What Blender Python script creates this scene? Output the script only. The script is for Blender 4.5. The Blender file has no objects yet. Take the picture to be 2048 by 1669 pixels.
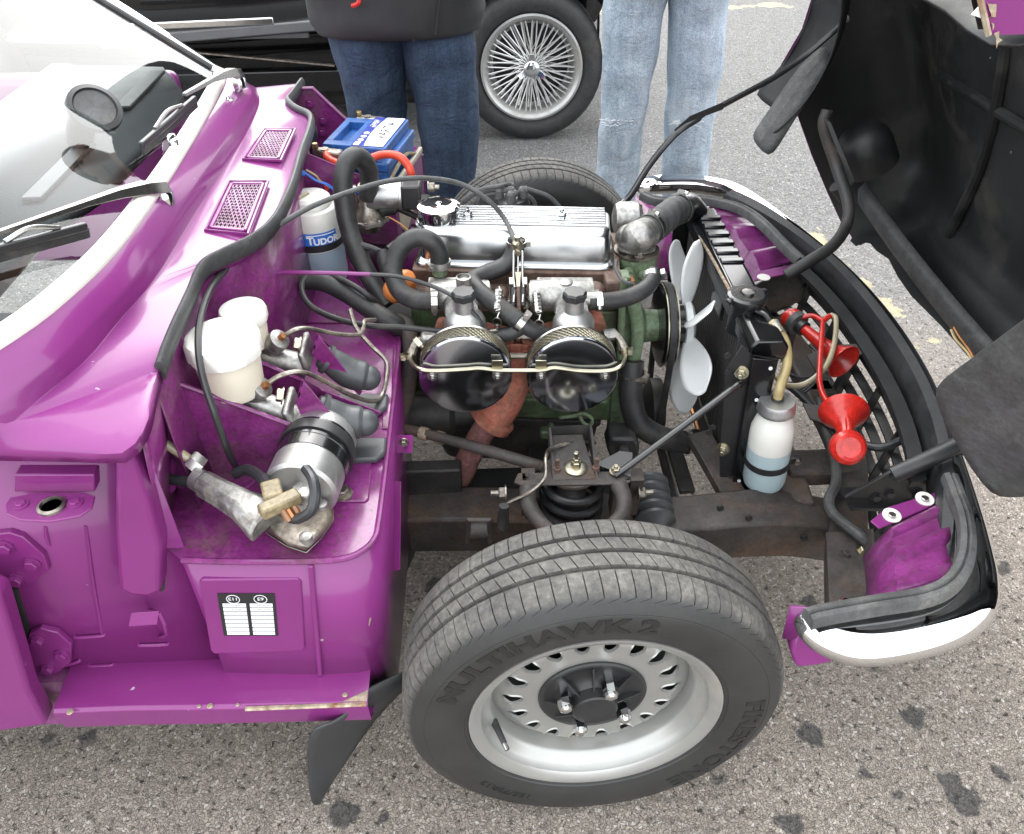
import bpy, bmesh, math, random
from math import sin, cos, pi, radians, sqrt, atan2
from mathutils import Vector, Matrix, Quaternion, noise
random.seed(7)
sc = bpy.context.scene
# ------------------------------------------------------------------ camera (fitted to the wheels and bulkhead)
FPX, TH, RO, YW = 1636.3, 0.6811, 0.0115, -0.0306
CAM = Vector((-0.1308, -1.3227, 1.3274))
def cam_axes():
    f = Vector((0, cos(TH), -sin(TH))); r = Vector((1, 0, 0)); u = Vector((0, sin(TH), cos(TH)))
    Q = Matrix.Rotation(YW, 3, 'Z')
    f, r, u = Q @ f, Q @ r, Q @ u
    return f, r * cos(RO) - u * sin(RO), r * sin(RO) + u * cos(RO)
CF, CR, CU = cam_axes()
cam_data = bpy.data.cameras.new('camera'); cam = bpy.data.objects.new('camera', cam_data)
sc.collection.objects.link(cam)
cam.matrix_world = Matrix(((CR.x, CU.x, -CF.x, CAM.x), (CR.y, CU.y, -CF.y, CAM.y), (CR.z, CU.z, -CF.z, CAM.z), (0, 0, 0, 1)))
cam_data.sensor_fit = 'HORIZONTAL'; cam_data.sensor_width = 36; cam_data.lens = FPX / 2048 * 36
cam_data.clip_start = 0.02; cam_data.clip_end = 500
sc.camera = cam
# ------------------------------------------------------------------ bright overcast sky and a very soft sun
SUN_EL, SUN_AZ = radians(43), radians(-4)      # azimuth measured from +Y towards +X
w = bpy.data.worlds.new('World'); sc.world = w; w.use_nodes = True
wn = w.node_tree; wn.nodes.clear()
o_ = wn.nodes.new('ShaderNodeOutputWorld'); b_ = wn.nodes.new('ShaderNodeBackground')
s_ = wn.nodes.new('ShaderNodeTexSky'); s_.sky_type = 'NISHITA'; s_.sun_disc = False
s_.sun_elevation = SUN_EL; s_.sun_rotation = SUN_AZ; s_.air_density = 1.5; s_.dust_density = 6; s_.ozone_density = 1
h_ = wn.nodes.new('ShaderNodeHueSaturation'); h_.inputs['Saturation'].default_value = 0.16
wn.links.new(s_.outputs[0], h_.inputs['Color']); cl_ = wn.nodes.new('ShaderNodeMix'); cl_.data_type = 'RGBA'; cl_.inputs[0].default_value = 0.70      # even cloud layer over the clear sky
cl_.inputs[7].default_value = (7.6, 7.9, 8.2, 1)
wn.links.new(h_.outputs[0], cl_.inputs[6]); wn.links.new(cl_.outputs[2], b_.inputs[0]); wn.links.new(b_.outputs[0], o_.inputs[0])
b_.inputs[1].default_value = 0.15
sl = bpy.data.lights.new('sun', 'SUN'); sl.energy = 0.5; sl.angle = radians(70); sl.color = (1, .97, .92)
so = bpy.data.objects.new('sun', sl); sc.collection.objects.link(so)
sd = Vector((sin(SUN_AZ) * cos(SUN_EL), cos(SUN_AZ) * cos(SUN_EL), sin(SUN_EL)))
so.rotation_euler = sd.to_track_quat('Z', 'Y').to_euler(); so.location = sd * 20
sc.view_settings.view_transform = 'Standard'; sc.view_settings.look = 'None'
sc.view_settings.exposure = 1.8; sc.view_settings.gamma = 1
# ------------------------------------------------------------------ helpers
def P(px, py, X=None, Y=None, Z=None):
    """point on the ray of photo pixel (px,py) where it meets the given plane"""
    u, v = (px - 1024) / FPX, (834.5 - py) / FPX
    d = CF + CR * u + CU * v
    if X is not None: t = (X - CAM.x) / d.x
    elif Y is not None: t = (Y - CAM.y) / d.y
    else: t = (Z - CAM.z) / d.z
    return CAM + d * t
def V(*a): return Vector(a)
W = {}
COL = sc.collection
def empty(name, loc, label=None, cat=None, group=None):
    o = bpy.data.objects.new(name, None); COL.objects.link(o); o.location = loc; W[o] = Vector(loc)
    o.empty_display_size = .05
    if label: o['label'] = label
    if cat: o['category'] = cat
    if group: o['group'] = group
    return o
def frame(d, up=(0, 0, 1)):
    d = Vector(d).normalized(); up = Vector(up)
    if abs(d.dot(up)) > .98: up = Vector((0, 1, 0)) if abs(d.y) < .9 else Vector((1, 0, 0))
    a = up.cross(d).normalized(); b = d.cross(a)
    return a, b, d
def spline(pts, n=8, closed=False):
    """Catmull-Rom through points (tuples of any length)"""
    p = [Vector(q) for q in pts]; out = []; L = len(p)
    rng = range(L) if closed else range(L - 1)
    for i in rng:
        if closed: a, b, c, d = p[(i - 1) % L], p[i], p[(i + 1) % L], p[(i + 2) % L]
        else:
            b, c = p[i], p[i + 1]
            a = p[i - 1] if i else b * 2 - c
            d = p[i + 2] if i + 2 < L else c * 2 - b
        for k in range(n):
            t = k / n
            out.append(((b * 2) + (c - a) * t + (a * 2 - b * 5 + c * 4 - d) * t * t + (b * 3 - a - c * 3 + d) * t ** 3) * .5)
    if not closed: out.append(p[-1].copy())
    return out
class MB:
    def __init__(s): s.v = []; s.f = []
    def add(s, vs, fs):
        o = len(s.v); s.v += [Vector(x) for x in vs]; s.f += [tuple(i + o for i in f) for f in fs]; return s
    def box(s, c, size, R=None, taper=1.0):
        hx, hy, hz = size[0] / 2, size[1] / 2, size[2] / 2; c = Vector(c); vs = []
        for z in (-hz, hz):
            k = taper if z > 0 else 1
            for x, y in ((-hx, -hy), (hx, -hy), (hx, hy), (-hx, hy)):
                q = Vector((x * k, y * k, z)); q = R @ q if R else q; vs.append(c + q)
        return s.add(vs, [(3, 2, 1, 0), (4, 5, 6, 7), (0, 1, 5, 4), (1, 2, 6, 5), (2, 3, 7, 6), (3, 0, 4, 7)])
    def bar(s, a, b, wd, ht, up=(0, 0, 1)):
        a, b = Vector(a), Vector(b); x, y, d = frame(b - a, up); vs = []
        for p in (a, b):
            for i, j in ((-1, -1), (1, -1), (1, 1), (-1, 1)): vs.append(p + x * i * wd / 2 + y * j * ht / 2)
        return s.add(vs, [(3, 2, 1, 0), (4, 5, 6, 7), (0, 1, 5, 4), (1, 2, 6, 5), (2, 3, 7, 6), (3, 0, 4, 7)])
    def rings(s, rs, cap=True, closed=False):
        n = len(rs[0]); o = len(s.v)
        for r in rs: s.v += [Vector(x) for x in r]
        m = len(rs)
        for i in range(m if closed else m - 1):
            for j in range(n):
                a, b = o + i * n, o + ((i + 1) % m) * n
                s.f.append((a + j, a + (j + 1) % n, b + (j + 1) % n, b + j))
        if cap and not closed:
            s.f.append(tuple(o + j for j in reversed(range(n)))); s.f.append(tuple(o + (m - 1) * n + j for j in range(n)))
        return s
    def lathe(s, prof, o, d, n=32, cap=True, up=(0, 0, 1), closed=False):
        """prof: (radius, distance along d)"""
        a, b, d = frame(d, up); o = Vector(o)
        return s.rings([[o + d * h + (a * cos(2 * pi * k / n) + b * sin(2 * pi * k / n)) * max(r, 1e-5) for k in range(n)] for r, h in prof], cap, closed)
    def tube(s, pts, r, n=10, sub=6, cap=True, smooth=True):
        q = [Vector(p) for p in pts]
        if smooth and len(q) > 2: q = spline(q, sub)
        m = len(q)
        rad = r if callable(r) else (lambda t: r)
        t0 = (q[1] - q[0]).normalized(); a, b, _ = frame(t0); rs = []
        for i in range(m):
            t = (q[min(i + 1, m - 1)] - q[max(i - 1, 0)])
            t = t.normalized() if t.length > 1e-9 else t0
            qq = t0.rotation_difference(t); a = qq @ a; b = qq @ b; t0 = t
            R = rad(i / (m - 1))
            rs.append([q[i] + (a * cos(2 * pi * k / n) + b * sin(2 * pi * k / n)) * R for k in range(n)])
        return s.rings(rs, cap)
    def prism(s, poly, vec):
        poly = [Vector(p) for p in poly]; vec = Vector(vec); n = len(poly); o = len(s.v)
        s.v += poly + [p + vec for p in poly]
        s.f.append(tuple(o + i for i in range(n))); s.f.append(tuple(o + n + i for i in reversed(range(n))))
        for i in range(n): s.f.append((o + i, o + n + i, o + n + (i + 1) % n, o + (i + 1) % n))
        return s
    def grid(s, rows, closed=False):
        m = len(rows); n = len(rows[0]); o = len(s.v)
        for r in rows: s.v += [Vector(x) for x in r]
        for i in range(m - 1):
            for j in range(n if closed else n - 1):
                s.f.append((o + i * n + j, o + i * n + (j + 1) % n, o + (i + 1) * n + (j + 1) % n, o + (i + 1) * n + j))
        return s
    def sphere(s, c, r, n=16, m=10, sx=1, sy=1, sz=1):
        c = Vector(c); rs = []
        for i in range(m + 1):
            t = pi * i / m; rr = max(sin(t), 1e-4) * r
            rs.append([c + Vector((rr * cos(2 * pi * k / n) * sx, rr * sin(2 * pi * k / n) * sy, -cos(t) * r * sz)) for k in range(n)])
        return s.rings(rs)
    def bolt(s, o, d, r, h, washer=0.0, stud=0.0):
        a, b, d = frame(d); o = Vector(o)
        if washer: s.lathe([(washer, -.0005), (washer, .0015), (r, .0016)], o, d, 14)
        s.rings([[o + d * hh + (a * cos(k * pi / 3) + b * sin(k * pi / 3)) * rr for k in range(6)] for rr, hh in ((r, 0), (r, h * .85), (r * .85, h))])
        if stud: s.lathe([(r * .5, h * .9), (r * .5, h + stud), (r * .4, h + stud + .001)], o, d, 10)
        return s
    def xf(s, M):
        s.v = [M @ v for v in s.v]; return s
    def build(s, name, mat, parent=None, smooth=32, bevel=0, seg=2, subsurf=0, solid=0, kind=None, label=None, cat=None, group=None, recalc=True, off=0.0):
        lo = Vector((min(v.x for v in s.v), min(v.y for v in s.v), min(v.z for v in s.v)))
        hi = Vector((max(v.x for v in s.v), max(v.y for v in s.v), max(v.z for v in s.v)))
        c = (lo + hi) / 2
        me = bpy.data.meshes.new(name); me.from_pydata([v - c for v in s.v], [], s.f)
        bm = bmesh.new(); bm.from_mesh(me)
        if recalc: bmesh.ops.recalc_face_normals(bm, faces=bm.faces)
        if smooth:
            for f in bm.faces: f.smooth = True
            lim = radians(smooth)
            for e in bm.edges:
                if len(e.link_faces) == 2 and e.calc_face_angle(0) > lim: e.smooth = False
        bm.to_mesh(me); bm.free()
        me.materials.append(mat)
        o = bpy.data.objects.new(name, me); COL.objects.link(o)
        W[o] = c
        if parent is not None: o.parent = parent; o.location = c - W[parent]
        else: o.location = c
        if subsurf:
            m = o.modifiers.new('s', 'SUBSURF'); m.levels = subsurf; m.render_levels = subsurf
        if solid:
            m = o.modifiers.new('t', 'SOLIDIFY'); m.thickness = solid; m.offset = off
        if bevel:
            m = o.modifiers.new('b', 'BEVEL'); m.width = bevel; m.segments = seg; m.limit_method = 'ANGLE'; m.angle_limit = radians(35)
        if kind: o['kind'] = kind
        if label: o['label'] = label
        if cat: o['category'] = cat
        if group: o['group'] = group
        return o
def hose(name, mat, parent, pts, r, n=14, sub=8, **k): return MB().tube(pts, r, n, sub).build(name, mat, parent, smooth=40, **k)
def clamp(name, mat, parent, o, d, r, wd=.010, screw=(0, 0, 1)):
    """worm-drive hose clip: band plus screw housing"""
    m = MB(); d = Vector(d).normalized(); o = Vector(o)
    m.lathe([(r, -wd / 2), (r + .0016, -wd / 2), (r + .0016, wd / 2), (r, wd / 2)], o, d, 20, closed=True)
    s_ = Vector(screw); s_ = (s_ - d * s_.dot(d)).normalized(); t = d.cross(s_)
    m.bar(o + s_ * (r + .004) - t * .007, o + s_ * (r + .004) + t * .007, wd, .007, up=s_)
    m.lathe([(.0035, 0), (.0035, .006)], o + s_ * (r + .004) + t * .007, t, 8)
    return m.build(name, mat, parent)
# ------------------------------------------------------------------ materials
def nodes(name):
    m = bpy.data.materials.new(name); m.use_nodes = True; nt = m.node_tree
    return m, nt, nt.nodes['Principled BSDF']
def N(nt, typ, **kw):
    n = nt.nodes.new('ShaderNode' + typ)
    for k, v in kw.items():
        if k in n.inputs: n.inputs[k].default_value = v
        else: setattr(n, k, v)
    return n
def coords(nt, kind='Object'): return N(nt, 'TexCoord').outputs[kind]
def ramp(nt, fac, stops):
    r = N(nt, 'ValToRGB'); e = r.color_ramp.elements
    while len(e) < len(stops): e.new(.5)
    for el, (p, c) in zip(e, stops):
        el.position = p; el.color = c if len(c) == 4 else (*c, 1)
    nt.links.new(fac, r.inputs[0]); return r.outputs[0]
def mixc(nt, fac, a, b, mode='MIX'):
    x = N(nt, 'Mix', data_type='RGBA', blend_type=mode)
    for s, v in ((0, fac), (6, a), (7, b)):
        if isinstance(v, (int, float)): x.inputs[s].default_value = v
        elif isinstance(v, tuple): x.inputs[s].default_value = (*v, 1) if len(v) == 3 else v
        else: nt.links.new(v, x.inputs[s])
    return x.outputs[2]
def math_(nt, op, a, b=None, c=None):
    x = N(nt, 'Math', operation=op)
    for i, v in enumerate((a, b, c)):
        if v is None: continue
        if isinstance(v, (int, float)): x.inputs[i].default_value = v
        else: nt.links.new(v, x.inputs[i])
    return x.outputs[0]
def noise_(nt, vec, scale, detail=4, rough=.55, dist=0):
    n = N(nt, 'TexNoise', Scale=scale, Detail=detail, Roughness=rough, Distortion=dist)
    if vec is not None: nt.links.new(vec, n.inputs['Vector'])
    return n.outputs['Fac']
def bump_(nt, b, h, strength=.3, dist=.001):
    n = N(nt, 'Bump', Strength=strength, Distance=dist); nt.links.new(h, n.inputs['Height'])
    nt.links.new(n.outputs[0], b.inputs['Normal']); return n
def M(name, col, rough=.5, metal=0, coat=0, var=.12, vs=14, dirt=None, damt=.5, ds=9, bump=0, bs=180, rvar=.15, spec=.5, coatr=.05, chips=None, camt=.62, cs=60, grime=True):
    """general procedural surface: base tone variation, patches of dirt, chips, fine relief"""
    m, nt, b = nodes(name); L = nt.links.new
    co = coords(nt)
    n1 = noise_(nt, co, vs, 5)
    dark = tuple(c * (1 - var) for c in col); lite = tuple(min(1, c * (1 + var)) for c in col)
    c = ramp(nt, n1, [(.3, dark), (.7, lite)])
    rr = math_(nt, 'MULTIPLY_ADD', noise_(nt, co, vs * 2.3, 4), rvar * 2 * rough, rough * (1 - rvar))
    if dirt:
        d = noise_(nt, co, ds, 8, .65, .6)
        f = ramp(nt, d, [(max(0, .62 - damt * .4), (0, 0, 0)), (.78 - damt * .25, (1, 1, 1))])
        c = mixc(nt, f, c, dirt)
        rr = math_(nt, 'MULTIPLY_ADD', f, .35, rr)
        if metal:
            L(math_(nt, 'MULTIPLY_ADD', f, -metal * .85, metal), b.inputs['Metallic'])
        if coat: L(math_(nt, 'MULTIPLY_ADD', f, -coat * .8, coat), b.inputs['Coat Weight'])
    if dirt and grime:
        g = noise_(nt, co, 150, 6, .72); g2 = noise_(nt, co, 34, 5, .65, .5)
        c = mixc(nt, .85, c, ramp(nt, g, [(.32, (.62, .60, .58)), (.62, (1.12, 1.12, 1.12))]), 'MULTIPLY')
        c = mixc(nt, .6, c, ramp(nt, g2, [(.36, (.55, .52, .48)), (.60, (1.08, 1.08, 1.08))]), 'MULTIPLY')
    if chips:
        d = noise_(nt, co, cs, 3, .5)
        f = ramp(nt, d, [(camt, (0, 0, 0)), (camt + .02, (1, 1, 1))])
        c = mixc(nt, f, c, chips); rr = math_(nt, 'MULTIPLY_ADD', f, .4, rr)
    if metal and not dirt: b.inputs['Metallic'].default_value = metal
    if coat and not dirt: b.inputs['Coat Weight'].default_value = coat
    b.inputs['Coat Roughness'].default_value = coatr; b.inputs['Coat IOR'].default_value = 1.42
    b.inputs['Specular IOR Level'].default_value = spec
    L(c, b.inputs['Base Color']); L(rr, b.inputs['Roughness'])
    if bump: bump_(nt, b, noise_(nt, co, bs, 3), bump, .001)
    return m
MAT = {}
PURP = (.178, .0240, .146)
MAT['purple'] = M('purple_paint', PURP, .34, 0, .62, .07, 5, bump=.05, bs=45, coatr=.10, spec=.25, chips=(.42, .30, .38), camt=.745, cs=48)
MAT['purple_bay'] = M('purple_bay_paint', PURP, .34, 0, .75, .08, 8, dirt=(.14, .07, .085), damt=.30, ds=8, bump=.08, bs=90, coatr=.14, spec=.3, chips=(.09, .045, .04), camt=.665, cs=110)
MAT['purple_dirty'] = M('purple_dusty', (.20, .035, .18), .45, 0, .4, .1, 8, dirt=(.16, .09, .10), damt=.45, ds=6, bump=.08, bs=90, coatr=.2)
MAT['purple_chip'] = M('purple_chipped_edge', PURP, .3, 0, .8, .05, 6, chips=(.55, .45, .33), camt=.60, cs=45)
MAT['chrome'] = M('chrome', (.66, .67, .68), .035, 1, 0, .02, 10, rvar=.4)
MAT['chrome_dark'] = M('chrome_filter', (.40, .42, .47), .13, 1, 0, .05, 10, rvar=.5)
MAT['steel'] = M('bright_steel', (.46, .45, .43), .28, 1, 0, .12, 30)
MAT['steel_dirty'] = M('tarnished_steel', (.34, .315, .28), .42, 1, 0, .25, 40, dirt=(.13, .09, .055), damt=.34, ds=30, bump=.15, bs=160)
MAT['zinc'] = M('zinc', (.42, .385, .29), .35, 1, 0, .15, 40)
MAT['brass'] = M('brass', (.38, .29, .12), .3, 1, 0, .15, 40)
MAT['copper'] = M('copper', (.40, .19, .09), .45, 1, 0, .2, 40)
MAT['alloy'] = M('cast_aluminium', (.38, .38, .37), .45, .9, 0, .2, 40, dirt=(.15, .115, .08), damt=.26, ds=22, bump=.25, bs=260)
MAT['alloy_clean'] = M('cast_aluminium_clean', (.44, .44, .43), .42, .9, 0, .12, 40, grime=False, dirt=(.22, .19, .15), damt=.16, ds=18, bump=.15, bs=300)
MAT['cover'] = M('polished_rocker_cover', (.45, .46, .47), .24, 1, 0, .10, 12, rvar=.35, bump=.04, bs=40)
MAT['silver_paint'] = M('silver_wheel_paint', (.36, .36, .345), .36, .6, .15, .08, 10, grime=False, dirt=(.24, .21, .16), damt=.18, ds=8)
MAT['black'] = M('black_paint', (.012, .012, .013), .28, 0, .6, .2, 20, coatr=.1)
MAT['black_gloss'] = M('gloss_black_paint', (.006, .006, .007), .22, 0, .45, .2, 10, coatr=.08)
MAT['black_satin'] = M('satin_black', (.018, .018, .019), .42, 0, 0, .25, 25, bump=.08, bs=120)
MAT['black_plastic'] = M('black_plastic', (.022, .022, .023), .38, 0, 0, .2, 30)
MAT['chassis'] = M('chassis_grime', (.050, .043, .040), .62, 0, 0, .3, 12, dirt=(.10, .062, .040), damt=.34, ds=7, bump=.3, bs=120)
MAT['chassis_dark'] = M('chassis_dark', (.026, .025, .025), .55, 0, 0, .3, 12, dirt=(.06, .045, .035), damt=.3, ds=9, bump=.25, bs=120)
MAT['underseal'] = M('underseal', (.012, .012, .0125), .7, 0, 0, .5, 9, dirt=(.034, .031, .026), damt=.38, ds=5, bump=.6, bs=60)
MAT['inner_bonnet'] = M('bonnet_inside', (.0085, .009, .0095), .5, 0, 0, .5, 6, dirt=(.034, .031, .027), damt=.26, ds=5, bump=.5, bs=70)
MAT['engine_green'] = M('engine_green', (.072, .115, .055), .46, 0, .1, .25, 12, dirt=(.055, .038, .028), damt=.38, ds=16, bump=.35, bs=110)
MAT['engine_green_lite'] = M('engine_green_light', (.155, .225, .135), .45, 0, .1, .2, 14, dirt=(.085, .065, .042), damt=.32, ds=26, bump=.3, bs=130)
MAT['head_rust'] = M('head_brown', (.135, .088, .068), .6, .1, 0, .25, 18, dirt=(.09, .05, .035), damt=.4, ds=14, bump=.4, bs=120)
MAT['manifold'] = M('exhaust_red', (.38, .125, .085), .66, 0, 0, .22, 12, dirt=(.20, .11, .07), damt=.40, ds=22, bump=.35, bs=120)
MAT['pipe_pink'] = M('downpipe', (.25, .115, .108), .62, 0, 0, .25, 10, dirt=(.15, .07, .06), damt=.40, ds=22, bump=.35, bs=140)
MAT['rubber'] = M('hose_rubber', (.026, .026, .027), .50, 0, 0, .25, 20, dirt=(.07, .066, .06), damt=.28, ds=10, bump=.05, bs=300)
MAT['seal'] = M('seal_rubber', (.045, .047, .049), .5, 0, 0, .2, 16, dirt=(.10, .098, .09), damt=.2, ds=8, bump=.1, bs=160)
MAT['rubber_grey'] = M('grey_rubber', (.07, .072, .074), .6, 0, 0, .2, 16, dirt=(.14, .135, .125), damt=.25, ds=8, bump=.1, bs=160)
MAT['boot'] = M('boot_rubber', (.05, .053, .056), .42, 0, 0, .15, 20, bump=.04, bs=200)
MAT['plastic_white'] = M('white_plastic', (.70, .69, .64), .38, 0, 0, .06, 12)

MAT['red_plastic'] = M('red_plastic', (.52, .020, .014), .30, 0, .25, .10, 14, dirt=(.30, .03, .022), damt=.22, ds=24)
MAT['red_cable'] = M('red_cable', (.60, .06, .03), .4, 0, 0, .08, 20)
MAT['orange'] = M('orange_plastic', (.66, .22, .06), .35, 0, 0, .12, 20)
MAT['blue'] = M('battery_blue', (.022, .10, .33), .38, 0, 0, .1, 14, dirt=(.06, .10, .2), damt=.1)
MAT['blue_bright'] = M('blue_plastic', (.03, .16, .65), .35)
MAT['navy_print'] = M('navy_print', (.02, .035, .25), .35)
MAT['white_print'] = M('white_print', (.82, .84, .86), .4, var=.03)
MAT['tudor_blue'] = M('label_blue', (.03, .16, .58), .4, var=.05)
MAT['ink'] = M('ink', (.015, .015, .015), .5)
MAT['seal_cream'] = M('cream_screen_seal', (.66, .635, .57), .45, 0, 0, .06, 10)
MAT['tan_tube'] = M('tan_tube', (.36, .28, .13), .35, 0, .3, .15, 30)
MAT['clear_tube'] = M('old_clear_tube', (.30, .26, .17), .3, 0, .4, .15, 30)
MAT['cream_plastic'] = M('cream_plastic', (.24, .195, .11), .42, 0, 0, .25, 30, dirt=(.12, .085, .045), damt=.35, ds=40)
MAT['tape'] = M('black_tape', (.02, .021, .024), .38, 0, 0, .3, 40, bump=.5, bs=120)
MAT['fibre'] = M('tank_tape', (.40, .36, .29), .6, 0, 0, .2, 25)
MAT['rad_core'] = M('radiator_core', (.05, .047, .045), .6, .2, 0, .2, 20)
MAT['bare'] = M('bare_chipped_metal', (.42, .36, .27), .5, .3, 0, .3, 60, dirt=(.22, .10, .04), damt=.4, ds=40)
MAT['dash'] = M('dash_vinyl', (.035, .037, .04), .5, 0, 0, .15, 10, bump=.15, bs=300)
MAT['wood'] = M('wood', (.22, .10, .04), .4, 0, .5, .3, 6)
MAT['jacket'] = M('black_softshell', (.022, .022, .024), .8, 0, 0, .2, 10, bump=.2, bs=200)
MAT['skin'] = M('skin', (.50, .30, .22), .5, 0, 0, .08, 10)
MAT['hair'] = M('hair', (.10, .07, .05), .6, 0, 0, .3, 40)
MAT['shoe'] = M('shoe', (.05, .045, .04), .6)
MAT['morgan_black'] = M('black_car_paint', (.005, .005, .0055), .2, 0, .45, .1, 5, coatr=.03, spec=.3)
MAT['running'] = M('running_board_rubber', (.10, .10, .105), .5)
def translucent(name, col, trans=.5, rough=.35):
    m, nt, b = nodes(name)
    b.inputs['Base Color'].default_value = (*col, 1); b.inputs['Roughness'].default_value = rough
    b.inputs['Subsurface Weight'].default_value = trans; b.inputs['Subsurface Radius'].default_value = (.02, .02, .02); b.inputs['Subsurface Scale'].default_value = .6
    nt.links.new(ramp(nt, noise_(nt, coords(nt), 18, 4), [(.3, tuple(c * .9 for c in col)), (.7, col)]), b.inputs['Base Color'])
    return m
MAT['fan'] = translucent('fan_plastic', (.80, .82, .82), .4)
MAT['bottle'] = translucent('milky_bottle', (.72, .71, .66), .3)
MAT['bottle_blue'] = translucent('milky_bottle_fluid', (.42, .53, .56), .3)
MAT['bottle_blue2'] = translucent('milky_bottle_fluid_grey', (.33, .42, .50), .3)
MAT['reservoir'] = translucent('reservoir_plastic', (.74, .68, .56), .3)
MAT['reservoir_cap'] = translucent('reservoir_cap', (.86, .85, .79), .2)
def glass(name, tint=(.9, .95, .94)):
    m, nt, b = nodes(name); L = nt.links.new
    nt.nodes.remove(b); out = nt.nodes['Material Output']
    t = N(nt, 'BsdfTransparent'); t.inputs[0].default_value = (*tint, 1)
    g = N(nt, 'BsdfGlossy', Roughness=.02)
    fr = N(nt, 'Fresnel', IOR=1.52)
    lw = math_(nt, 'MULTIPLY', fr.outputs[0], .9)
    x = N(nt, 'MixShader'); L(math_(nt, 'MINIMUM', lw, 1.0), x.inputs[0]); L(t.outputs[0], x.inputs[1]); L(g.outputs[0], x.inputs[2])
    L(x.outputs[0], out.inputs[0]); return m
MAT['glass'] = glass('windscreen_glass')
def denim(name, c0, c1, fade):
    m, nt, b = nodes(name); L = nt.links.new; co = coords(nt)
    big = noise_(nt, co, 3.2, 5, .6, .5); fine = noise_(nt, co, 260, 2)
    mp = N(nt, 'Mapping'); mp.inputs['Scale'].default_value = (26, 26, 5); L(co, mp.inputs[0])
    streak = noise_(nt, mp.outputs[0], 1.6, 5, .6)
    c = ramp(nt, big, [(.3, c0), (.52, c1), (.74, fade)])
    c = mixc(nt, .55, c, ramp(nt, streak, [(.25, tuple(x * .55 for x in c1)), (.75, fade)]))
    c = mixc(nt, .35, c, ramp(nt, fine, [(.3, tuple(x * .4 for x in c0)), (.7, fade)]))
    L(c, b.inputs['Base Color']); b.inputs['Roughness'].default_value = .85; b.inputs['Specular IOR Level'].default_value = .2
    mp2 = N(nt, 'Mapping'); mp2.inputs['Scale'].default_value = (9, 9, 14); mp2.inputs['Rotation'].default_value = (0, .5, 0); L(co, mp2.inputs[0])
    wr = noise_(nt, mp2.outputs[0], 1.5, 5, .6, .8)
    bump_(nt, b, math_(nt, 'MULTIPLY_ADD', fine, .04, wr), .6, .016)
    return m
MAT['jeans_dark'] = denim('dark_denim', (.011, .019, .040), (.022, .038, .074), (.075, .11, .165))
MAT['jeans_light'] = denim('pale_denim', (.11, .19, .30), (.24, .345, .45), (.62, .67, .70))
MAT['thread'] = M('frayed_thread', (.70, .73, .75), .9)
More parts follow.
